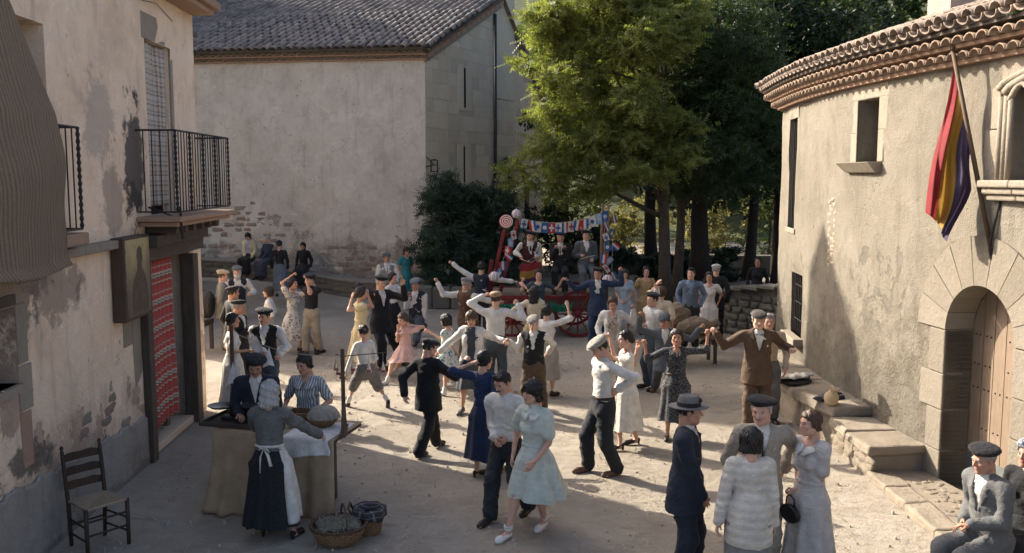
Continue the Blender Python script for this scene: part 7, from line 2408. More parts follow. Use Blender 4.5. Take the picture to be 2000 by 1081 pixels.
# green paper garland on the side board
def garland(x0, x1, label, seed):
    r = np.random.RandomState(seed); n = 420; x = r.uniform(x0, x1, n); a = r.uniform(0, 6.28, n); rr = r.uniform(.02, .09, n)
    P = np.stack([x, 20.6 + rr * np.cos(a) * .6, .80 + rr * np.sin(a) - .06 * np.sin((x - x0) / (x1 - x0) * np.pi)], 1)
    d = r.normal(size=(n, 3)); d /= np.linalg.norm(d, axis=1, keepdims=True); s = np.cross(d, r.normal(size=(n, 3))); s /= np.linalg.norm(s, axis=1, keepdims=True)
    V = np.stack([P - d * .03 - s * .01, P + d * .03 - s * .01, P + d * .03 + s * .01, P - d * .03 + s * .01], 1).reshape(-1, 3)
    link('garland', mesh_from('garland', V, np.arange(len(V)).reshape(-1, 4), [plain('green_paper', (.025, .24, .13), .6, .4, 30, 0)]), None, label, 'garland', 'green garlands on the wagon')
garland(-.35, .15, 'green paper garland near the far-left end of the wagon side', 1); garland(.85, 1.35, 'green paper garland in the middle of the wagon side', 2); garland(1.75, 1.95, 'short green paper garland by the red wheel', 3)
# stools of the musicians
def stool(loc, h_, label):
    g = empty('stool', loc, 0, label, 'stool', 'stools on the wagon')
    mb = MB(); mb.lathe([(0, h_ - .035), (.17, h_ - .035), (.175, h_ - .02), (.17, h_), (0, h_)], n=20); at_local(mb, 'seat', OLDWOOD, g, True)
    for k in range(4):
        a = math.pi / 4 + k * math.pi / 2; mb = MB(); mb.tube([(.2 * math.cos(a), .2 * math.sin(a), 0), (.12 * math.cos(a), .12 * math.sin(a), h_ - .03)], .016, 7); at_local(mb, 'leg', OLDWOOD, g)

# ---- hand-cart table with sacks
st = empty('trestle_table', (3.45, 18.15, 0), .06, 'rough low plank table carrying two sacks', 'table')
for i in range(3):
    mb = MB(); mb.box((0, -.22 + i * .22, .56), (1.35, .215, .045)); at_local(mb, 'plank', PLK, st)
for x in (-.55, .55):
    for y in (-.24, .24):
        mb = MB(); mb.box((x, y, .27), (.06, .06, .54)); at_local(mb, 'leg', OLDWOOD, st)
SACK = plain('sackcloth', (.19, .145, .10), .95, .25, 9, .6, 30, bdist=.02)
def sack(loc, r, rz, label):
    s = SDF((-.5, -.4, -.4), (.5, .4, .4), .022); s.ell((0, 0, 0), r, 0); s.cap((r[0] * .85, 0, r[2] * .2), (r[0] * 1.15, 0, r[2] * .35), .06, .09, .06); V, F = s.mesh(); V = wrinkle(V, F, .016, 11, 11, r[0] * 40)
    V[:, 2] = np.maximum(V[:, 2], -r[2] * .8)
    o = link('sack', mesh_from('sack', V, F, [SACK], None, True), None, label, 'sack', 'sacks on the low table'); o.location = (loc[0], loc[1], loc[2] + r[2] * .8); o.rotation_euler = (0, 0, rz)
sack((3.62, 18.1, .585), (.36, .25, .19), .1, 'full brown sack lying along the low table'); sack((3.28, 18.3, .585), (.25, .24, .33), .6, 'upright brown sack behind the lying one on the low table')

# ---- flag on its pole, iron stay
pole = MB(); pb_, pt_ = Vector(RW(rsY(10.05), 2.92, .03)), Vector((4.93, 10.52, 5.1))
fl = empty('flag', tuple(pb_), 0, 'red, yellow and purple flag drooping from a pole on the cream house', 'flag')
mb = MB(); mb.tube([pb_, pb_.lerp(pt_, .5), pt_], [.026, .026, .022], 10); mb.lathe([(0, .06), (.03, .04), (.03, .0), (0, -.01)], tuple(pt_), 10); part(mb, 'pole', wood('flag_pole', (.07, .045, .03), (.14, .09, .055)), fl, True)
mb = MB(); w0 = Vector(RW(rsY(9.9), 3.75, .0)); mb.tube([pb_ + Vector((-.02, 0, .02)), w0], .014, 6); mb.tube([pb_, Vector(RW(rsY(10.05), 2.8, .0))], .03, 6); part(mb, 'stay', IRON, fl)
pd = (pt_ - pb_)
def flg(u, v):
    # u: along the hoist from the tip down; v: along the fly, which hangs
    h0 = pt_ - pd * (.06 + .43 * u)
    L = 1.68 - .62 * u
    w = min(1, v * 2.2)
    rip = (.085 * math.sin(u * 13 + v * 3.0 + .5) + .035 * math.sin(u * 27 - v * 5)) * w
    dx = -.24 * v + .035 * math.sin(v * 6 + u * 5) * w + .10 * u * w
    dy = .05 * v + rip + .05 * math.sin(v * 5 + u * 3) * w
    return Vector((h0.x + dx + rip * .35, h0.y + dy, h0.z - v * L))
nu, nv = 54, 60
mb = cloth_grid(flg, nu, nv); mb.m = [0 if (k // nv) < nu * .27 else (1 if (k // nv) < nu * .58 else 2) for k in range(nu * nv)]
def flagcloth(name, col):
    t = NT(name); v = t.tc(); t.color(t.ramp(t.noise(v, 8, 4), [(.3, tuple(c * .8 for c in col)), (.7, tuple(min(1, c * 1.1) for c in col))])); t.rough(.8); t.bump(t.noise(v, 200, 2), .2, .003)
    tr = t.n.new('ShaderNodeBsdfTranslucent'); tr.inputs[0].default_value = (*col, 1); mx = t.n.new('ShaderNodeMixShader'); mx.inputs[0].default_value = .3
    t.l.new(t.p.outputs[0], mx.inputs[1]); t.l.new(tr.outputs[0], mx.inputs[2]); t.l.new(mx.outputs[0], t.out.inputs[0]); return t.mat
FC = [flagcloth('flag_cloth_red', (.23, .028, .032)), flagcloth('flag_cloth_yellow', (.33, .195, .04)), flagcloth('flag_cloth_purple', (.062, .048, .095))]
part(mb, 'cloth', FC, fl, True)

# ---- on the stone bench: water jug, coats
jug = empty('water_jug', (4.42, 12.5, .558), 0, 'small round clay water jug on the stone bench', 'jug')
CLAY = plain('pale_clay', (.50, .37, .22), .8, .2, 8, .3, 30)
mb = MB(); mb.lathe([(0, 0), (.06, 0), (.085, .03), (.1, .08), (.098, .12), (.075, .165), (.045, .185), (.03, .2), (.028, .23), (.034, .24), (.024, .238), (0, .2)], n=24); at_local(mb, 'body', CLAY, jug, True)
mb = MB(); mb.tube([(.055, 0, .17), (.085, 0, .2), (.1, 0, .235)], [.02, .015, .013], 8); at_local(mb, 'spout', CLAY, jug, True)
mb = MB(); mb.tube([(0, -.05, .18), (0, -.07, .23), (0, -.02, .265), (0, .04, .25), (0, .055, .18)], .011, 8); at_local(mb, 'handle', CLAY, jug, True)
def heap(loc, rx, ry, rz_, rot_, mat, label, seed, cat='coat', bumps=7):
    s = SDF((-rx * 1.5, -ry * 1.6, -.12), (rx * 1.5, ry * 1.6, rz_ * 2 + .1), .016); r = random.Random(seed)
    s.ell((0, 0, 0), (rx, ry, rz_), 0)
    for k in range(bumps):
        a = r.uniform(0, 6.28); x, y = r.uniform(-.8, .8) * rx, r.uniform(-.7, .7) * ry
        s.cap((x, y, rz_ * .4), (x + r.uniform(-.6, .6) * rx, y + r.uniform(-.3, .3) * ry, rz_ * .5), r.uniform(.025, .045), r.uniform(.02, .04), .03)
    s.fn(lambda X, Y, Z: -Z)
    V, F = s.mesh(); V = wrinkle(V, F, .009, 26, 22, seed)
    o = link('coat', mesh_from('coat', V, F, [mat], None, True), None, label, cat); o.location = loc; o.rotation_euler = (0, 0, rot_); return o
heap((4.50, 12.85, .555), .26, .17, .05, .5, cloth((.02, .02, .024)), 'dark coat folded on the bench behind the water jug', 3)
heap((4.34, 14.0, .55), .30, .26, .055, .3, cloth((.035, .028, .026)), 'dark brown jacket thrown over the bench edge under a pale shirt', 4)
heap((4.33, 13.95, .625), .27, .13, .035, .25, cloth((.60, .55, .46)), 'pale cream shirt lying on the dark jacket', 5, 'shirt')

# ---- wine barrel on a wooden cradle by the doorway
br = empty('barrel', (-6.8, 19.4, .65), 0, 'dark oak barrel lying on a cradle beyond the doorway', 'barrel')
mb = MB(); R = Matrix.Rotation(math.pi / 2, 3, 'Y'); mb.lathe([(0, -.42), (.25, -.42), (.26, -.4), (.32, -.15), (.335, 0), (.32, .15), (.26, .4), (.25, .42), (0, .42)], (0, 0, .34), 28, 0, R); at_local(mb, 'staves', wood('barrel_oak', (.05, .045, .042), (.11, .095, .085), 'X'), br, True)
for x, r_ in ((-.36, .279), (-.2, .318), (.2, .318), (.36, .279)):
    mb = MB(); mb.lathe([(r_ + .006, -.02), (r_ + .008, .02), (r_ - .01, .02), (r_ - .01, -.02)], (x, 0, .34), 28, 0, R); at_local(mb, 'hoop', IRON, br)
cr_ = empty('barrel_cradle', (-6.8, 19.4, 0), 0, 'rough wooden trestle under the barrel', 'trestle')
for x in (-.3, .3):
    mb = MB(); mb.box((x, 0, .6), (.08, .7, .1)); at_local(mb, 'bearer', OLDWOOD, cr_)
    for y in (-.28, .28):
        mb = MB(); mb.box((x, y, .275), (.07, .07, .55)); at_local(mb, 'leg', OLDWOOD, cr_)

# ---- loose straw and twigs on the ground
V, F = straw_strands(6500, 0, 14, .012, 4.4, 6.5, .004, .15, 12, .003)
link('straw_litter', mesh_from('straw_litter', V, F, [plain('litter', (.40, .34, .24), .9, .4, 5, 0)]), None, 'scattered straw and twigs on the ground of the square', 'straw', kind='stuff')
r_ = np.random.RandomState(4); mb = MB()
for i in range(1300):
    x, y = r_.uniform(-4.4, 4.4), r_.uniform(7.5, 20); q = r_.uniform(.008, .03) if i % 9 else r_.uniform(.03, .05); a = r_.uniform(0, 3)
    mb.box((x, y, q * .3), (q, q * .7, q * .8), Matrix.Rotation(a, 3, 'Z'), 0, .6)
mb.build('pebbles', plain('pebble', (.40, .355, .295), .9, .3), None, label='scattered small pebbles on the ground of the square', cat='pebbles', kind='stuff')

# ------------------------------------------------------------------ wardrobe
def C(*c, pat='plain', c2=(.8, .8, .8)): return cloth(c, pat, c2)
NAVY = C(.018, .022, .035); BLACK = C(.012, .012, .014); BLUE_S = C(.022, .038, .075); SLATE = C(.075, .085, .095, pat='tweed', c2=(.11, .12, .13)); GREY_D = C(.10, .10, .098, pat='tweed', c2=(.15, .15, .145))
GREY_L = C(.20, .20, .20); TWEED_L = C(.30, .26, .205, pat='tweed', c2=(.38, .335, .27)); BROWN = C(.085, .052, .032, pat='pin', c2=(.13, .09, .06)); LEATHER = C(.075, .038, .022); MAROON = C(.055, .016, .018); GREYGREEN = C(.14, .135, .115, pat='tweed', c2=(.2, .19, .16))
WHITE_W = C(.62, .59, .53); WHITE_S = C(.60, .575, .53); WHITE_C = C(.66, .62, .53); CREAMC = C(.55, .47, .34); STRAWC = C(.42, .33, .17); GREYBEIGE = C(.33, .30, .26); BEIGE = C(.45, .38, .28); BLUESH = C(.17, .23, .32); BLUEGREY = C(.10, .125, .16)
TEAL = C(.03, .20, .22); DTEAL = C(.035, .06, .075); LBLUE = C(.33, .41, .49); OCHRE = C(.42, .27, .12, pat='floral', c2=(.5, .38, .22)); LILAC = C(.42, .40, .46); PALEYEL = C(.55, .50, .30); DKBLUE = C(.03, .038, .065)
TROUS_BLK = C(.022, .024, .027); TROUS_BRN = C(.085, .058, .036); TROUS_BLUE = C(.06, .075, .09); TROUS_GRY = C(.13, .13, .125); TROUS_BEI = C(.33, .285, .21)
TIE_RED = C(.12, .02, .018, pat='smalldots', c2=(.4, .3, .25)); TIE_DARK = C(.02, .02, .028); TIE_GREY = C(.13, .14, .155); BELT = plain('belt_leather', (.035, .02, .014), .5)
PEARL = plain('pearl', (.65, .6, .52), .25, 0, bump=0)
def suit(c, tie, pocket=False, cuffs=True, trous=None):
    w = [('shirt', WHITE_W, {'neck': 'tie'}), ('jacket', c, {}), ('trousers', trous or c)]
    if tie is not None: w.append(('tie', tie))
    if pocket: w.append(('pocket', WHITE_W))
    if cuffs: w.append(('cuffs', WHITE_W))
    return w
brown_suit = [('shirt', WHITE_W, {'neck': 'tie'}), ('jacket', BROWN, {'vb': .15}), ('bow', TIE_GREY), ('pocket', WHITE_W), ('cuffs', WHITE_W), ('trousers', BROWN)]
def shirt_man(c, tr, vest=None, tie=False, belt=False, sleeve=.97):
    w = [('shirt', c, {'neck': 'collar', 'sleeve': sleeve}), ('trousers', tr, {'belt': BELT} if (belt or vest is None) else {})]
    if vest is not None: w.append(('vest', vest))
    if tie: w.append(('tie', TIE_DARK, {'zb': .15}))
    return w
def dress(c, hem=.2, sleeve=.3, flare=.04, neck='scoop', **k):
    return [('bodice', c, {'neck': neck, 'sleeve': sleeve}), ('skirt', c, dict(hem=hem, flare=flare, **k))]
def dress_floral(c):
    f = C(.60, .57, .50, pat='floral', c2=(.30, .20, .16)); return dress(f, .17, .28, .06, swing=(.0, .1))
def blouse_skirt(a, b_, hem=.2):
    return [('blouse', a, {'sleeve': .5 if a is not BLACK else .97}), ('skirt', b_, {'hem': hem, 'flare': .035})]
def sit(a, b_, inner=None):
    w = [('sitskirt', b_, {'len': .8})]
    if inner is not None: w += [('blouse', inner), ('cardigan', a)]
    else: w += [('blouse', a)]
    return w
black_dress_sit = sit(BLACK, BLACK)
KNIT = C(.58, .53, .45, pat='knit')
knit_back = [('blouse', WHITE_W, {}), ('sweater', KNIT, {'low': -.155, 'wr': .004, 't': .004, 'sleeve': .98}), ('skirt', C(.20, .20, .19), {'hem': .16, 'flare': .02, 'amp': .012}), ('beads', PEARL)]
LAV = C(.46, .43, .40, pat='crepe')
lavender = [('bodice', LAV, {'sleeve': .36, 'flare': .02, 'neck': 'scoop'}), ('skirt', LAV, {'hem': .14, 'flare': .045, 'amp': .018, 'belt': C(.45, .42, .40)}), ('collar', C(.66, .63, .58)), ('beads', PEARL)]
OLD_B = C(.11, .11, .105, pat='smalldots', c2=(.24, .255, .26)); OLD_S = C(.011, .012, .014, pat='smalldots', c2=(.06, .065, .07))
old_woman = [('blouse', OLD_B, {'sleeve': .97, 't': .006}), ('skirt', OLD_S, {'hem': .1, 'flare': .06, 'amp': .026, 'pleats': 12, 'apron': C(.62, .59, .53), 'apron_arc': (150, 215)})]
STR = C(.52, .53, .52, pat='stripes', c2=(.16, .18, .20))
striped = [('bodice', STR, {'sleeve': .36, 'neck': 'v', 'flare': .01}), ('skirt', STR, {'hem': .2}), ('collar', STR, {'w': .05})]
MINT = C(.52, .55, .475, pat='crepe')
mint = [('bodice', MINT, {'sleeve': .34, 'flare': .02, 'neck': 'collar'}), ('skirt', MINT, {'hem': .24, 'flare': .075, 'amp': .026, 'pleats': 8, 'swing': (.02, .05), 'belt': MINT}), ('collar', C(.64, .63, .58), {'w': .03})]
navy_dress = [('bodice', C(.02, .035, .085), {'sleeve': .5, 'neck': 'scoop'}), ('skirt', C(.016, .026, .06), {'hem': .15, 'flare': .045, 'amp': .022, 'pleats': 7})]
cardigan_dark = [('blouse', C(.06, .065, .07), {}), ('skirt', C(.06, .065, .07), {'hem': .24, 'flare': .04}), ('cardigan', C(.62, .58, .51), {'gap': .03})]
cardigan_beige = [('blouse', C(.46, .38, .29, pat='floral', c2=(.3, .16, .12)), {'neck': 'scoop'}), ('skirt', C(.46, .38, .29, pat='floral', c2=(.3, .16, .12)), {'hem': .2}), ('cardigan', C(.60, .57, .51), {'gap': .034})]
GFL = C(.56, .56, .52, pat='floral', c2=(.06, .26, .28)); girl_floral = [('bodice', GFL, {'sleeve': .2}), ('skirt', GFL, {'hem': .3, 'flare': .06, 'amp': .02}), ('sock', WHITE_W, {'up': .2})]
GPK = C(.56, .36, .32); girl_pink = [('bodice', GPK, {'sleeve': .22, 'flare': .02}), ('skirt', GPK, {'hem': .26, 'flare': .075, 'amp': .024, 'pleats': 10}), ('collar', GPK, {'w': .05}), ('sock', WHITE_W, {'up': .2})]
boy = [('shirt', WHITE_W, {'neck': 'collar'}), ('trousers', C(.16, .15, .135), {'cuff': .12, 't': .008}), ('sock', WHITE_W, {'up': .3})]
yellow_dress = dress(C(.56, .47, .28), .16, .2, .045, swing=(0, .05))
POL = C(.016, .017, .02, pat='smalldots', c2=(.45, .45, .45)); polka = [('bodice', POL, {'sleeve': .62, 'neck': 'v'}), ('skirt', POL, {'hem': .18, 'flare': .04, 'belt': BELT}), ('collar', POL, {'w': .035})]
# ------------------------------------------------------------------ the people (position, facing, height, pose)
person((1.568, 8.071, 0), 72, 1.74, 'm', 'man in grey fedora and dark navy suit, seen side-on talking', hair=('short', (.012, .009, .008)), hat=('fedora', (.14, .132, .122)), head=(8, 4, 0), tone=2, ra=(-0.048, -0.176, 0.788), lf=(0.09, -0.05, 0, 10), rf=(-0.09, 0.05, 0, -10), wear=suit(NAVY, TIE_RED))
person((2.271, 8.18, 0), -8, 1.72, 'm', 'smiling man in wide black beret and grey-beige suit', hair=('crop', (.30, .29, .28)), hat=('beret', (.012, .012, .015)), face=('moustache', (.25, .24, .23)), head=(-22, 6, -4), tone=1, lp='fist', la=(0.257, 0.289, 0.919), wear=suit(TWEED_L, TIE_DARK, pocket=True))
person((2.032, 7.631, 0), 172, 1.58, 'f', 'woman with black bob and cream knitted cardigan, back turned', hair=('bob', (.012, .009, .008)), tone=1, head=(0, 4, 0), la=(0.281, 0.06, 0.67), ra=(-0.214, -0.01, 0.67), wear=knit_back)
person((2.697, 8.079, 0), -68, 1.62, 'f', 'smiling woman in lavender dress with white collar, holding handbag', hair=('updo', (.07, .038, .022)), tone=1, head=(-6, 4, 0), lp='hold', rp='hold', shoes=('heel', (.022, .016, .013)), la=(-0.055, -0.137, 0.83), ra=(-0.085, -0.104, 0.733), wear=lavender)
person((4.162, 7.725, 0), -72, 1.7, 'm', 'seated old man in beret and grey jacket by the arched door', hair=('crop', (.30, .29, .28)), hat=('beret', (.012, .012, .015)), tone=2, seat=0.46, head=(-4, 8, 0), lean=8, la=(0.051, -0.328, 0.707), ra=(-0.116, -0.196, 0.651), wear=suit(GREY_D, None))
person((4.607, 7.988, 0), -60, 1.62, 'f', 'seated woman with bluish grey hair at the picture edge', hair=('curly', (.22, .235, .26)), tone=2, seat=0.45, wear=black_dress_sit)
person((-2.478, 9.164, 0), 172, 1.649, 'f', 'grey-haired old woman with white apron bow at the stall', hair=('wavy', (.36, .35, .335)), tone=1, lean=3, rp='relax', head=(10, 10, 0), shoes=('heel', (.02, .018, .018)), la=(0.36, -0.505, 0.991), ra=(-0.455, -0.468, 0.921), lf=(0.092, -0.027, 0, 8), rf=(-0.243, 0.005, 0, -8), wear=old_woman)
person((-2.955, 10.484, 0), 6, 1.68, 'm', 'man in black beret and dark suit looking down behind the stall', hair=('short', (.012, .009, .008)), hat=('beret', (.012, .012, .015)), face=('moustache', (.012, .009, .008)), head=(6, 26, 0), tone=2, lean=5, la=(0.1, -0.3, 0.98), ra=(-0.15, -0.3, 0.98), wear=suit(NAVY, None))
person((-2.434, 10.791, 0), -10, 1.62, 'f', 'woman in striped short-sleeved dress behind the stall', hair=('updo', (.012, .009, .008)), tone=0, head=(-18, 16, 0), lean=4, la=(0.2, -0.25, 0.95), ra=(-0.2, -0.28, 0.95), wear=striped)
person((0.241, 9.284, 0), -32, 1.686, 'f', 'young woman with black bob in mint green dress walking by', hair=('bob', (.012, .009, .008)), tone=1, head=(-22, 8, 0), shoes=('rope', (.66, .64, .60)), lean=3, la=(0.108, -0.239, 0.829), lf=(0.005, 0.183, 0, 5, 0), rf=(-0.159, -0.28, 0, -3, 0), wear=mint)
person((-0.057, 9.885, 0), -28, 1.71, 'm', 'man in white shirt and black trousers walking with bowed head', hair=('short', (.012, .009, .008)), face=('moustache', (.012, .009, .008)), head=(-14, 24, 0), tone=1, lean=3, la=(0.068, -0.1, 0.919), ra=(-0.036, -0.189, 0.917), lf=(0.296, -0.017, 0.05, 0, 0), rf=(-0.001, -0.379, 0, -5), wear=shirt_man(WHITE_W, TROUS_BLK, vest=None))
person((-0.346, 11.146, 0), 150, 1.59, 'f', 'dark-haired woman in long navy dress dancing, back turned', hair=('updo', (.012, .009, .008)), tone=1, lp='fist', shoes=('heel', (.022, .016, .013)), head=(-20, 6, 0), la=(0.179, 0.046, 1.47), ra=(-0.268, -0.039, 0.863), lf=(0.05, 0.109, 0, -10), rf=(-0.154, -0.169, 0, 10), wear=navy_dress)
person((-1.119, 12.059, 0), 150, 1.601, 'm', 'man in black suit and cap holding a hand out, back turned', hair=('crop', (.012, .009, .008)), hat=('cap', (.015, .015, .018), 'tweed'), tone=1, rp='hold', head=(-28, 12, 0), lpole=(1, 0.3, -0.3), la=(0.231, 0.249, 0.823), ra=(-0.441, -0.312, 1.288), lf=(0.057, -0.259, 0, 0), rf=(-0.027, 0.277, 0, 0), wear=suit(BLACK, None))
person((-0.626, 14.315, 0), -8, 1.627, 'f', 'older woman in open white cardigan over dark dress, dancing', hair=('wavy', (.07, .038, .022)), tone=0, lp='hold', rp='hold', head=(0, 18, 0), shoes=('shoe', (.10, .10, .10)), build=1.1, la=(0.54, 0.076, 1.111), ra=(-0.544, -0.127, 0.941), lf=(0.069, 0.172, 0, 8), rf=(-0.13, -0.18, 0, -10), wear=cardigan_dark)
person((0.342, 14.159, 0), -10, 1.553, 'm', 'old man in grey cap and black waistcoat over white shirt', hair=('crop', (.30, .29, .28)), hat=('cap', (.16, .145, .125), 'tweed'), tone=3, rp='hold', lpole=(1, 0.4, -0.2), head=(-10, 14, 0), build=1.08, la=(0.182, 0.388, 0.893), ra=(-0.416, -0.073, 1.123), lf=(0.14, 0.123, 0, 10), rf=(-0.147, -0.124, 0, -10), wear=shirt_man(WHITE_W, TROUS_BRN, vest=BLACK))
person((-1.108, 15.544, 0), -120, 1.428, 'c', 'girl with black bob in white dress with teal flowers', hair=('bob', (.012, .009, .008)), tone=1, rp='fist', head=(-10, 10, 0), shoes=('shoe', (.6, .58, .55)), la=(-0.221, 0.183, 0.584), ra=(0.094, -0.363, 1.12), lf=(-0.25, -0.054, 0.04, 0), rf=(0.23, 0.089, 0, 0), wear=girl_floral)
person((-1.944, 16.515, 0), -38, 1.445, 'c', 'girl in pink dress with both hands raised to her head', hair=('updo', (.07, .038, .022)), tone=1, lp='fist', rp='fist', head=(-6, 24, 0), shoes=('shoe', (.5, .47, .45)), la=(0.158, 0.047, 1.286), ra=(-0.034, -0.153, 1.161), lf=(-0.42, 0.13, 0.03, 0), rf=(-0.004, -0.461, 0, -10), wear=girl_pink)
person((-2.331, 14.407, 0), -150, 1.42, 'c', 'boy in white shirt and grey knee breeches running, back turned', hair=('crop', (.012, .009, .008)), tone=1, lean=6, drop=0.06, la=(0.344, -0.083, 0.481), ra=(-0.046, -0.089, 0.644), lf=(0.191, -0.3, 0, 10), rf=(-0.305, 0.176, 0.06, -20, 30), wear=boy)
person((-2.541, 17.637, 0), 38, 1.857, 'm', 'tall man in black suit and beret dancing with arms raised', hair=('crop', (.30, .29, .28)), hat=('beret', (.012, .012, .015)), tone=1, lp='open', rp='fist', head=(4, 10, 0), drop=0.05, la=(0.333, -0.387, 1.642), ra=(-0.217, 0.042, 1.543), lf=(0.403, -0.1, 0, 20), rf=(-0.085, -0.148, 0, 10), wear=suit(BLACK, None))
person((-2.834, 17.116, 0), 122, 1.701, 'f', 'woman in pale yellow dress dancing with hands up, back turned', hair=('updo', (.03, .018, .012)), tone=1, lp='fist', rp='fist', shoes=('heel', (.3, .2, .14)), la=(0.021, -0.192, 1.58), ra=(0.051, 0.195, 1.545), lf=(-0.045, -0.269, 0, 0), rf=(-0.009, 0.182, 0, 0), wear=yellow_dress)
person((-2.152, 20.52, 0), -14, 1.781, 'm', 'man in flat cap and navy waistcoat lifting one foot', hair=('crop', (.012, .009, .008)), hat=('cap', (.10, .11, .12), 'tweed'), tone=0, head=(0, 8, 0), far=True, la=(0.161, -0.012, 0.673), ra=(-0.119, -0.184, 1.355), lf=(0.258, -0.771, 0, 10), rf=(-0.088, 0.813, 0.12, -40, 30), wear=shirt_man(WHITE_S, TROUS_BLUE, vest=NAVY))
person((-2.629, 20.111, 0), 62, 1.6, 'f', 'dark-haired woman in white blouse and black skirt behind the tall dancer', hair=('updo', (.012, .009, .008)), tone=1, lp='fist', far=True, la=(0.053, -0.313, 1.385), ra=(-0.295, 0.129, 0.869), wear=blouse_skirt(WHITE_S, BLACK))
person((-3.26, 23.879, 0), 16, 1.72, 'm', 'man in flat cap, grey waistcoat and tie watching from the sitting wall', hair=('crop', (.012, .009, .008)), hat=('cap', (.05, .055, .055), 'tweed'), face=('moustache', (.012, .009, .008)), tone=2, far=True, la=(0.214, -0.269, 0.934), ra=(-0.169, -0.16, 0.868), wear=shirt_man(WHITE_S, TROUS_BLK, vest=GREY_L, tie=True))
person((-3.122, 27.085, 0), 38, 1.63, 'f', 'woman in bright teal dress watching beside the bush', hair=('bob', (.03, .018, .012)), tone=1, far=True, wear=dress(TEAL, hem=.2))
person((-0.711, 21.244, 0), 172, 1.72, 'm', 'dark-haired man in navy waistcoat with arms flung wide, back turned', hair=('curly', (.012, .009, .008)), tone=1, lp='fist', rp='hold', far=True, la=(0.774, 0.109, 1.768), ra=(-0.846, -0.119, 1.255), wear=shirt_man(WHITE_S, TROUS_BLK, vest=NAVY))
person((-0.907, 18.043, 0), 142, 1.71, 'm', 'man in grey cap and brown leather waistcoat with arms out', hair=('crop', (.30, .29, .28)), hat=('cap', (.13, .13, .135), 'tweed'), tone=2, lp='fist', rp='fist', head=(-30, 4, 0), build=1.06, far=True, la=(0.478, 0.373, 1.643), ra=(-0.493, -0.512, 1.223), wear=shirt_man(WHITE_S, TROUS_BRN, vest=LEATHER))
person((-0.281, 15.661, 0), 178, 1.73, 'm', 'man in brown cap and loose white shirt dancing, back turned', hair=('crop', (.03, .018, .012)), hat=('cap', (.20, .14, .09), 'tweed'), tone=1, lp='fist', rp='fist', lpole=(1, 0.2, -0.6), rpole=(-1, 0.2, -0.6), build=1.05, far=True, la=(0.22, -0.142, 1.702), ra=(-0.427, -0.115, 1.53), wear=shirt_man(WHITE_S, TROUS_BLUE, belt=True))
person((0.422, 17.557, 0), 172, 1.6, 'f', 'black-haired woman in cream blouse and straw-yellow skirt, back turned', hair=('long', (.012, .009, .008)), tone=1, lp='fist', far=True, la=(0.258, -0.014, 1.296), ra=(0.361, -0.252, 1.715), wear=blouse_skirt(CREAMC, STRAWC))
person((0.583, 15.283, 0), 150, 1.57, 'f', 'short-haired woman in plain white top with one arm raised', hair=('updo', (.012, .009, .008)), tone=1, rp='fist', rpole=(-1, 0.1, -0.5), far=True, la=(0.206, 0.119, 0.744), ra=(-0.326, -0.188, 1.596), wear=blouse_skirt(WHITE_S, GREYBEIGE))
person((0.598, 20.583, 0), 0, 1.62, 'f', 'woman in dark teal dress dancing in front of the wagon', hair=('updo', (.012, .009, .008)), tone=1, lp='hold', rp='fist', far=True, la=(0.573, -0.05, 1.383), ra=(-0.414, -0.05, 1.383), wear=dress(DTEAL, hem=.2))
person((1.844, 19.665, 0), -6, 1.76, 'm', 'man in navy suit and grey tie dancing before the wagon wheel', hair=('crop', (.012, .009, .008)), hat=('beret', (.012, .012, .015)), tone=2, lp='fist', rp='hold', lpole=(0.6, 0.2, -1), head=(-10, 4, 0), far=True, la=(0.535, -0.044, 1.712), ra=(-0.694, -0.123, 1.475), wear=suit(BLUE_S, TIE_GREY, pocket=True))
person((1.76, 15.952, 0), -6, 1.63, 'f', 'woman in beige flowered dress and white cardigan looking down', hair=('updo', (.07, .038, .022)), tone=0, lp='hold', head=(0, 24, 0), far=True, la=(0.412, 0.043, 1.405), ra=(-0.213, -0.123, 0.833), wear=cardigan_beige)
person((1.553, 12.335, 0), -78, 1.666, 'f', 'young woman in white dress dancing, face in profile', hair=('bun', (.012, .009, .008)), tone=1, lp='fist', shoes=('heel', (.022, .016, .013)), la=(-0.15, -0.226, 1.564), ra=(-0.196, 0.28, 1.395), lf=(-0.105, 0.202, 0, 0), rf=(0.125, -0.107, 0, 0), wear=dress(WHITE_C, hem=.17, sleeve=.22, flare=.05))
person((1.133, 11.195, 0), -68, 1.768, 'm', 'man in grey flat cap and white shirt stepping with lowered head', hair=('crop', (.012, .009, .008)), hat=('cap', (.19, .175, .15), 'tweed'), tone=1, lp='open', head=(-4, 28, 0), shoes=('shoe', (.12, .06, .035)), drop=0.03, la=(0.212, 0.124, 1.055), ra=(-0.203, 0.031, 0.84), lf=(0.143, 0.141, 0, 0), rf=(-0.136, -0.124, 0, 0, 0), wear=shirt_man(WHITE_W, TROUS_BLK, vest=None))
person((2.556, 15.202, 0), -8, 1.609, 'm', 'man in dark cap and slate grey suit with arms out', hair=('crop', (.012, .009, .008)), hat=('cap', (.04, .045, .05), 'tweed'), tone=2, lp='fist', rp='fist', head=(-24, 12, 0), shoes=('shoe', (.12, .06, .035)), far=True, la=(0.632, -0.012, 1.398), ra=(-0.454, -0.165, 1.621), lf=(0.058, -0.505, 0, 15), rf=(-0.135, 0.494, 0, -20), wear=suit(SLATE, None, pocket=True))
person((2.446, 15.832, 0), -62, 1.7, 'm', 'man in dark cap and white shirt half hidden behind the slate suit', hair=('crop', (.012, .009, .008)), hat=('beret', (.012, .012, .015)), tone=1, lp='fist', far=True, la=(-0.054, -0.101, 1.089), ra=(-0.125, 0.191, 1.782), wear=shirt_man(WHITE_S, TROUS_BLUE, vest=None))
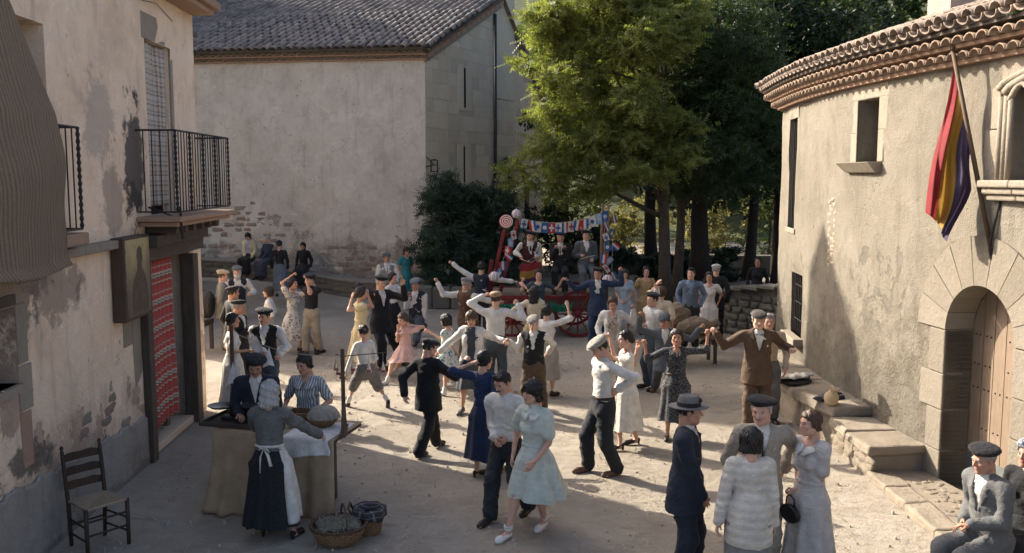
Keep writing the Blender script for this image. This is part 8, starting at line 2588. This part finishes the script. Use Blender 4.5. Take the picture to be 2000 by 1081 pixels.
person((2.868, 17.557, 0), 160, 1.6, 'f', 'brown-haired woman with one hand up behind the dark caps', hair=('updo', (.07, .038, .022)), tone=1, lp='open', far=True, la=(0.075, 0.027, 1.699), wear=blouse_skirt(CREAMC, GREYBEIGE))
person((2.306, 12.738, 0), -4, 1.58, 'f', 'laughing woman in black dress with tiny white dots', hair=('updo', (.03, .018, .012)), tone=2, lp='hold', rp='hold', head=(-8, 4, 0), shoes=('heel', (.022, .016, .013)), build=1.04, la=(0.465, -0.018, 1.535), ra=(-0.5, -0.085, 1.376), wear=polka)
person((3.551, 13.134, 0), -4, 1.77, 'm', 'older man in brown double-breasted suit and bow tie with arms out', hair=('crop', (.30, .29, .28)), hat=('cap', (.045, .04, .035), 'tweed'), tone=3, lp='fist', rp='hold', build=1.1, head=(-4, 4, 0), la=(0.511, -0.065, 1.209), ra=(-0.675, -0.097, 1.468), wear=brown_suit)
person((3.843, 13.639, 0), -10, 1.66, 'm', 'man in beige shirt hidden behind the brown suit', hair=('short', (.30, .29, .28)), tone=1, far=True, wear=shirt_man(BEIGE, TROUS_GRY, vest=None))
person((2.606, 21.215, 0), 2, 1.58, 'f', 'woman in light blue dress with clasped hands beside the wagon', hair=('bob', (.03, .018, .012)), tone=1, far=True, la=(0.049, -0.202, 0.831), ra=(-0.092, -0.197, 0.807), wear=dress(LBLUE, hem=.2))
person((3.144, 21.497, 0), 4, 1.6, 'f', 'woman in ochre flowered dress under the feathery tree', hair=('updo', (.012, .009, .008)), tone=1, head=(-6, 0, 0), far=True, wear=dress(OCHRE, hem=.2))
person((3.834, 19.624, 0), -14, 1.75, 'm', 'bareheaded man in blue shirt standing with hands behind', hair=('short', (.012, .009, .008)), tone=1, head=(-8, -8, 0), far=True, la=(0.2, 0.12, 0.86), ra=(-0.2, 0.12, 0.86), wear=shirt_man(BLUESH, TROUS_BLK, vest=BLUEGREY, belt=True))
person((4.362, 20.233, 0), -18, 1.61, 'f', 'woman in white button dress beside the blue-shirted man', hair=('updo', (.012, .009, .008)), tone=2, far=True, la=(0.18, 0.12, 0.82), wear=dress(WHITE_S, hem=.22, sleeve=.3))
person((4.618, 20.744, 0), 170, 1.72, 'm', 'man in pale cap and dark jacket behind the white dress', hair=('crop', (.30, .29, .28)), hat=('cap', (.30, .29, .27), 'tweed'), tone=1, far=True, wear=suit(BLACK, None))
person((6, 22.4, 0.45), -20, 1.55, 'f', 'dark figure in black sitting on the shaded wall', hair=('updo', (.012, .009, .008)), tone=2, seat=0.42, far=True, wear=black_dress_sit)
person((0.42, 22.05, 0.95), 8, 1.72, 'm', 'drummer in white shirt and dark red waistcoat on the wagon', hair=('crop', (.012, .009, .008)), hat=('beret', (.014, .017, .028)), tone=1, seat=0.5, lp='fist', rp='fist', lean=4, head=(-6, 12, 6), far=True, la=(0.124, -0.219, 0.799), ra=(-0.244, -0.117, 0.807), wear=shirt_man(WHITE_S, TROUS_BLK, vest=MAROON, tie=True))
person((1.16, 22, 0.95), -4, 1.68, 'm', 'flute player in black suit on the wagon', hair=('crop', (.30, .29, .28)), hat=('beret', (.014, .017, .028)), tone=2, seat=0.47, lp='fist', rp='fist', far=True, la=(0.104, -0.173, 1.009), ra=(-0.102, -0.188, 1.009), wear=suit(BLACK, None, cuffs=True))
person((1.77, 22, 0.95), 4, 1.73, 'm', 'musician in grey suit holding a stick, nearest the brown poles', hair=('crop', (.012, .009, .008)), hat=('beret', (.014, .017, .028)), tone=1, seat=0.5, lp='fist', rp='fist', head=(-4, 2, 0), far=True, la=(0.105, -0.258, 0.747), ra=(-0.119, -0.192, 0.84), wear=suit(SLATE, TIE_DARK, cuffs=True))
person((-8.25, 28.8, 0.62), -8, 1.58, 'f', 'seated woman in pale yellow cardigan sewing on the wall', hair=('bob', (.012, .009, .008)), tone=1, seat=0.45, head=(6, 24, 0), far=True, la=(0.195, -0.225, 0.547), ra=(-0.027, -0.256, 0.499), wear=sit(PALEYEL, BLACK, inner=LILAC))
person((-7.6, 28.65, 0.53), -26, 1.58, 'f', 'seated old woman in dark dress with grey hair on the wall', hair=('bun', (.30, .29, .28)), tone=1, seat=0.45, far=True, la=(-0.134, -0.232, 0.53), ra=(-0.211, -0.214, 0.557), wear=sit(DKBLUE, DKBLUE))
person((-6.515, 25.732, 0.32), 178, 1.6, 'f', 'woman in black jacket and blue skirt standing, back to the square', hair=('bun', (.012, .009, .008)), tone=1, far=True, wear=blouse_skirt(BLACK, BLUEGREY, hem=.12))
person((-6.45, 28.4, 0.34), -6, 1.58, 'f', 'seated woman dressed all in black at the end of the group', hair=('updo', (.012, .009, .008)), hat=('scarf', (.012, .012, .014)), tone=2, seat=0.45, far=True, wear=sit(BLACK, BLACK))
person((-4.623, 19.25, 0), 72, 1.712, 'f', 'woman in white dress with small flowers dancing with arms up', hair=('updo', (.012, .009, .008)), tone=1, lp='fist', rp='fist', far=True, la=(0.109, -0.335, 1.614), ra=(-0.083, -0.067, 1.84), lf=(0.147, -0.453, 0, 0), rf=(0.037, -0.113, 0, 0), wear=dress_floral(WHITE_S))
person((-4.187, 19.074, 0), -30, 1.69, 'm', 'young man in black short-sleeved shirt and beige trousers dancing', hair=('crop', (.012, .009, .008)), hat=('beret', (.012, .012, .015)), tone=1, lp='fist', rp='fist', head=(-10, 14, 0), far=True, la=(-0.098, 0.059, 1.622), ra=(0.037, -0.152, 1.596), lf=(0.094, 0.12, 0, 10), rf=(-0.08, -0.111, 0, -10), wear=shirt_man(BLACK, TROUS_BEI, vest=None, sleeve=.32, belt=True))
person((-4.888, 18.393, 0), -82, 1.5, 'f', 'girl with dark hair and white blouse seen in profile', hair=('bob', (.03, .018, .012)), tone=1, far=True, wear=blouse_skirt(WHITE_S, GREYBEIGE))
person((-6.044, 20.169, 0), 14, 1.74, 'm', 'old man with long white beard, flat cap and navy waistcoat', hair=('crop', (.30, .29, .28)), hat=('cap', (.07, .075, .075), 'tweed'), face=('beard', (.45, .42, .37)), tone=1, lp='fist', far=True, la=(0.268, -0.222, 1.102), ra=(-0.112, -0.075, 0.846), wear=shirt_man(WHITE_S, TROUS_BEI, vest=NAVY))
person((-6.161, 19.464, 0), 112, 1.72, 'm', 'man in pale tweed cap and grey-green jacket, back half turned', hair=('crop', (.03, .018, .012)), hat=('cap', (.30, .24, .17), 'tweed'), tone=1, far=True, wear=suit(GREYGREEN, None))
person((-5.123, 16.744, 0), 128, 1.7, 'm', 'man in black beret and black coat, back turned, by the barrel', hair=('crop', (.012, .009, .008)), hat=('beret', (.012, .012, .015)), tone=2, far=True, wear=suit(BLACK, None))
person((-4.515, 15.035, 0), 82, 1.68, 'm', 'elderly man in wide beret and black jacket, face in profile', hair=('crop', (.30, .29, .28)), hat=('beret', (.012, .012, .015)), tone=2, rp='fist', la=(-0.12, -0.221, 1.144), ra=(-0.072, -0.207, 1.11), wear=suit(BLACK, None))
person((-4.376, 14.228, 0), 112, 1.58, 'f', 'dark-haired woman in plain white dress, back half turned', hair=('updo', (.012, .009, .008)), tone=2, ra=(-0.152, -0.243, 0.957), wear=dress(WHITE_S, hem=.1, sleeve=.34))
person((-3.759, 13.879, 0), -4, 1.71, 'm', 'moustached man in beret and black waistcoat holding a paper', hair=('short', (.012, .009, .008)), hat=('beret', (.012, .012, .015)), face=('moustache', (.012, .009, .008)), tone=1, rp='hold', lp='fist', head=(-14, 10, 0), la=(0.277, -0.231, 0.986), ra=(0.076, -0.215, 1.027), wear=shirt_man(WHITE_S, TROUS_BLUE, vest=BLACK))
# ------------------------------------------------------------------ things people hold or use
for (x, y, hh, lab) in ((.42, 22.05, .50, 'wooden stool under the drummer'), (1.16, 22.0, .47, 'wooden stool under the flute player'), (1.77, 22.0, .50, 'wooden stool under the grey-suited musician')): stool((x, y + .02, .952), hh - .01, lab)
stool((4.162, 7.76, .06), .39, 'low stool under the seated old man in grey'); stool((4.607, 8.02, .06), .38, 'low stool under the seated woman with bluish grey hair')
mb = MB(); mb.tube([(1.13, 21.66, 2.06), (1.14, 21.55, 1.84)], [.012, .014], 8); mb.build('flute', plain('flute_wood', (.03, .02, .015), .4), None, True, label='short dark flute at the mouth of the flute player', cat='flute')
drm = empty('drum', (.42, 21.52, 1.22), 0, 'drum before the drummer, covered by a striped flag', 'drum')
mb = MB(); mb.lathe([(0, .0), (.2, .0), (.205, .02), (.205, .36), (.2, .38), (0, .38)], n=24); at_local(mb, 'shell', MAROON, drm, True)
mb = MB(); mb.tube([(.15, -.15, -.02), (.22, -.2, -.265)], .015, 6); mb.tube([(-.15, -.15, -.02), (-.22, -.2, -.265)], .015, 6); mb.tube([(0, .18, -.02), (0, .25, -.265)], .015, 6); at_local(mb, 'stand', OLDWOOD, drm)
def dfl(u, w): return (.18 + u * .50, 21.28 + .012 * math.sin(u * 9 + w * 4) - .02 * w, 1.66 + .08 * u - w * .52 + .01 * math.sin(u * 12))
mb = cloth_grid(dfl, 18, 27); mb.m = [0 if (k % 27) < 9 else (1 if (k % 27) < 18 else 2) for k in range(18 * 27)]
o = mb.build('drum_flag', [FC[0], FC[1], FC[2]], None, True, label='red, yellow and purple flag hung on the front of the drum', cat='flag'); solid(o, .004)
for (a, b, lab) in (((.19, 21.8, 1.76), (.45, 21.55, 1.68), 'drumstick in the drummer hand next to the red shafts'), ((.62, 21.75, 1.76), (.44, 21.52, 1.70), 'drumstick in the drummer hand next to the flute player'), ((1.62, 21.72, 1.76), (1.98, 21.62, 1.86), 'pale stick held by the grey-suited musician')):
    mb = MB(); mb.tube([a, b], [.011, .007], 7); mb.build('drumstick', wood('stick_wood', (.35, .24, .14), (.5, .37, .24)), None, True, label=lab, cat='stick')
hb_ = empty('handbag', (2.482, 7.950, 0.710), math.radians(-68), 'small black handbag held by the woman in lavender', 'handbag')
BAG = plain('bag_leather', (.012, .011, .011), .35)
mb = MB(); mb.lathe([(0, -.03), (.09, -.03), (.105, -.015), (.105, .015), (.09, .03), (0, .03)], (0, 0, 0), 20, 0, Matrix.Rotation(math.pi / 2, 3, 'X'), 1.15, .8); at_local(mb, 'bag', BAG, hb_, True)
mb = MB(); mb.tube([(-.06, 0, .06), (-.05, 0, .14), (0, 0, .17), (.05, 0, .14), (.06, 0, .06)], .008, 7); at_local(mb, 'handle', BAG, hb_, True)
mb = MB(); p0 = Vector((-3.770, 13.720, 0.967))
mb.add([p0, p0 + Vector((-.16, -.04, .16)), p0 + Vector((-.08, -.05, .36)), p0 + Vector((.06, -.02, .06))], [(0, 1, 2), (0, 2, 3)])
o = mb.build('paper_cone', LINEN, None, label='folded white paper in the hand of the waistcoat man', cat='paper'); solid(o, .003)
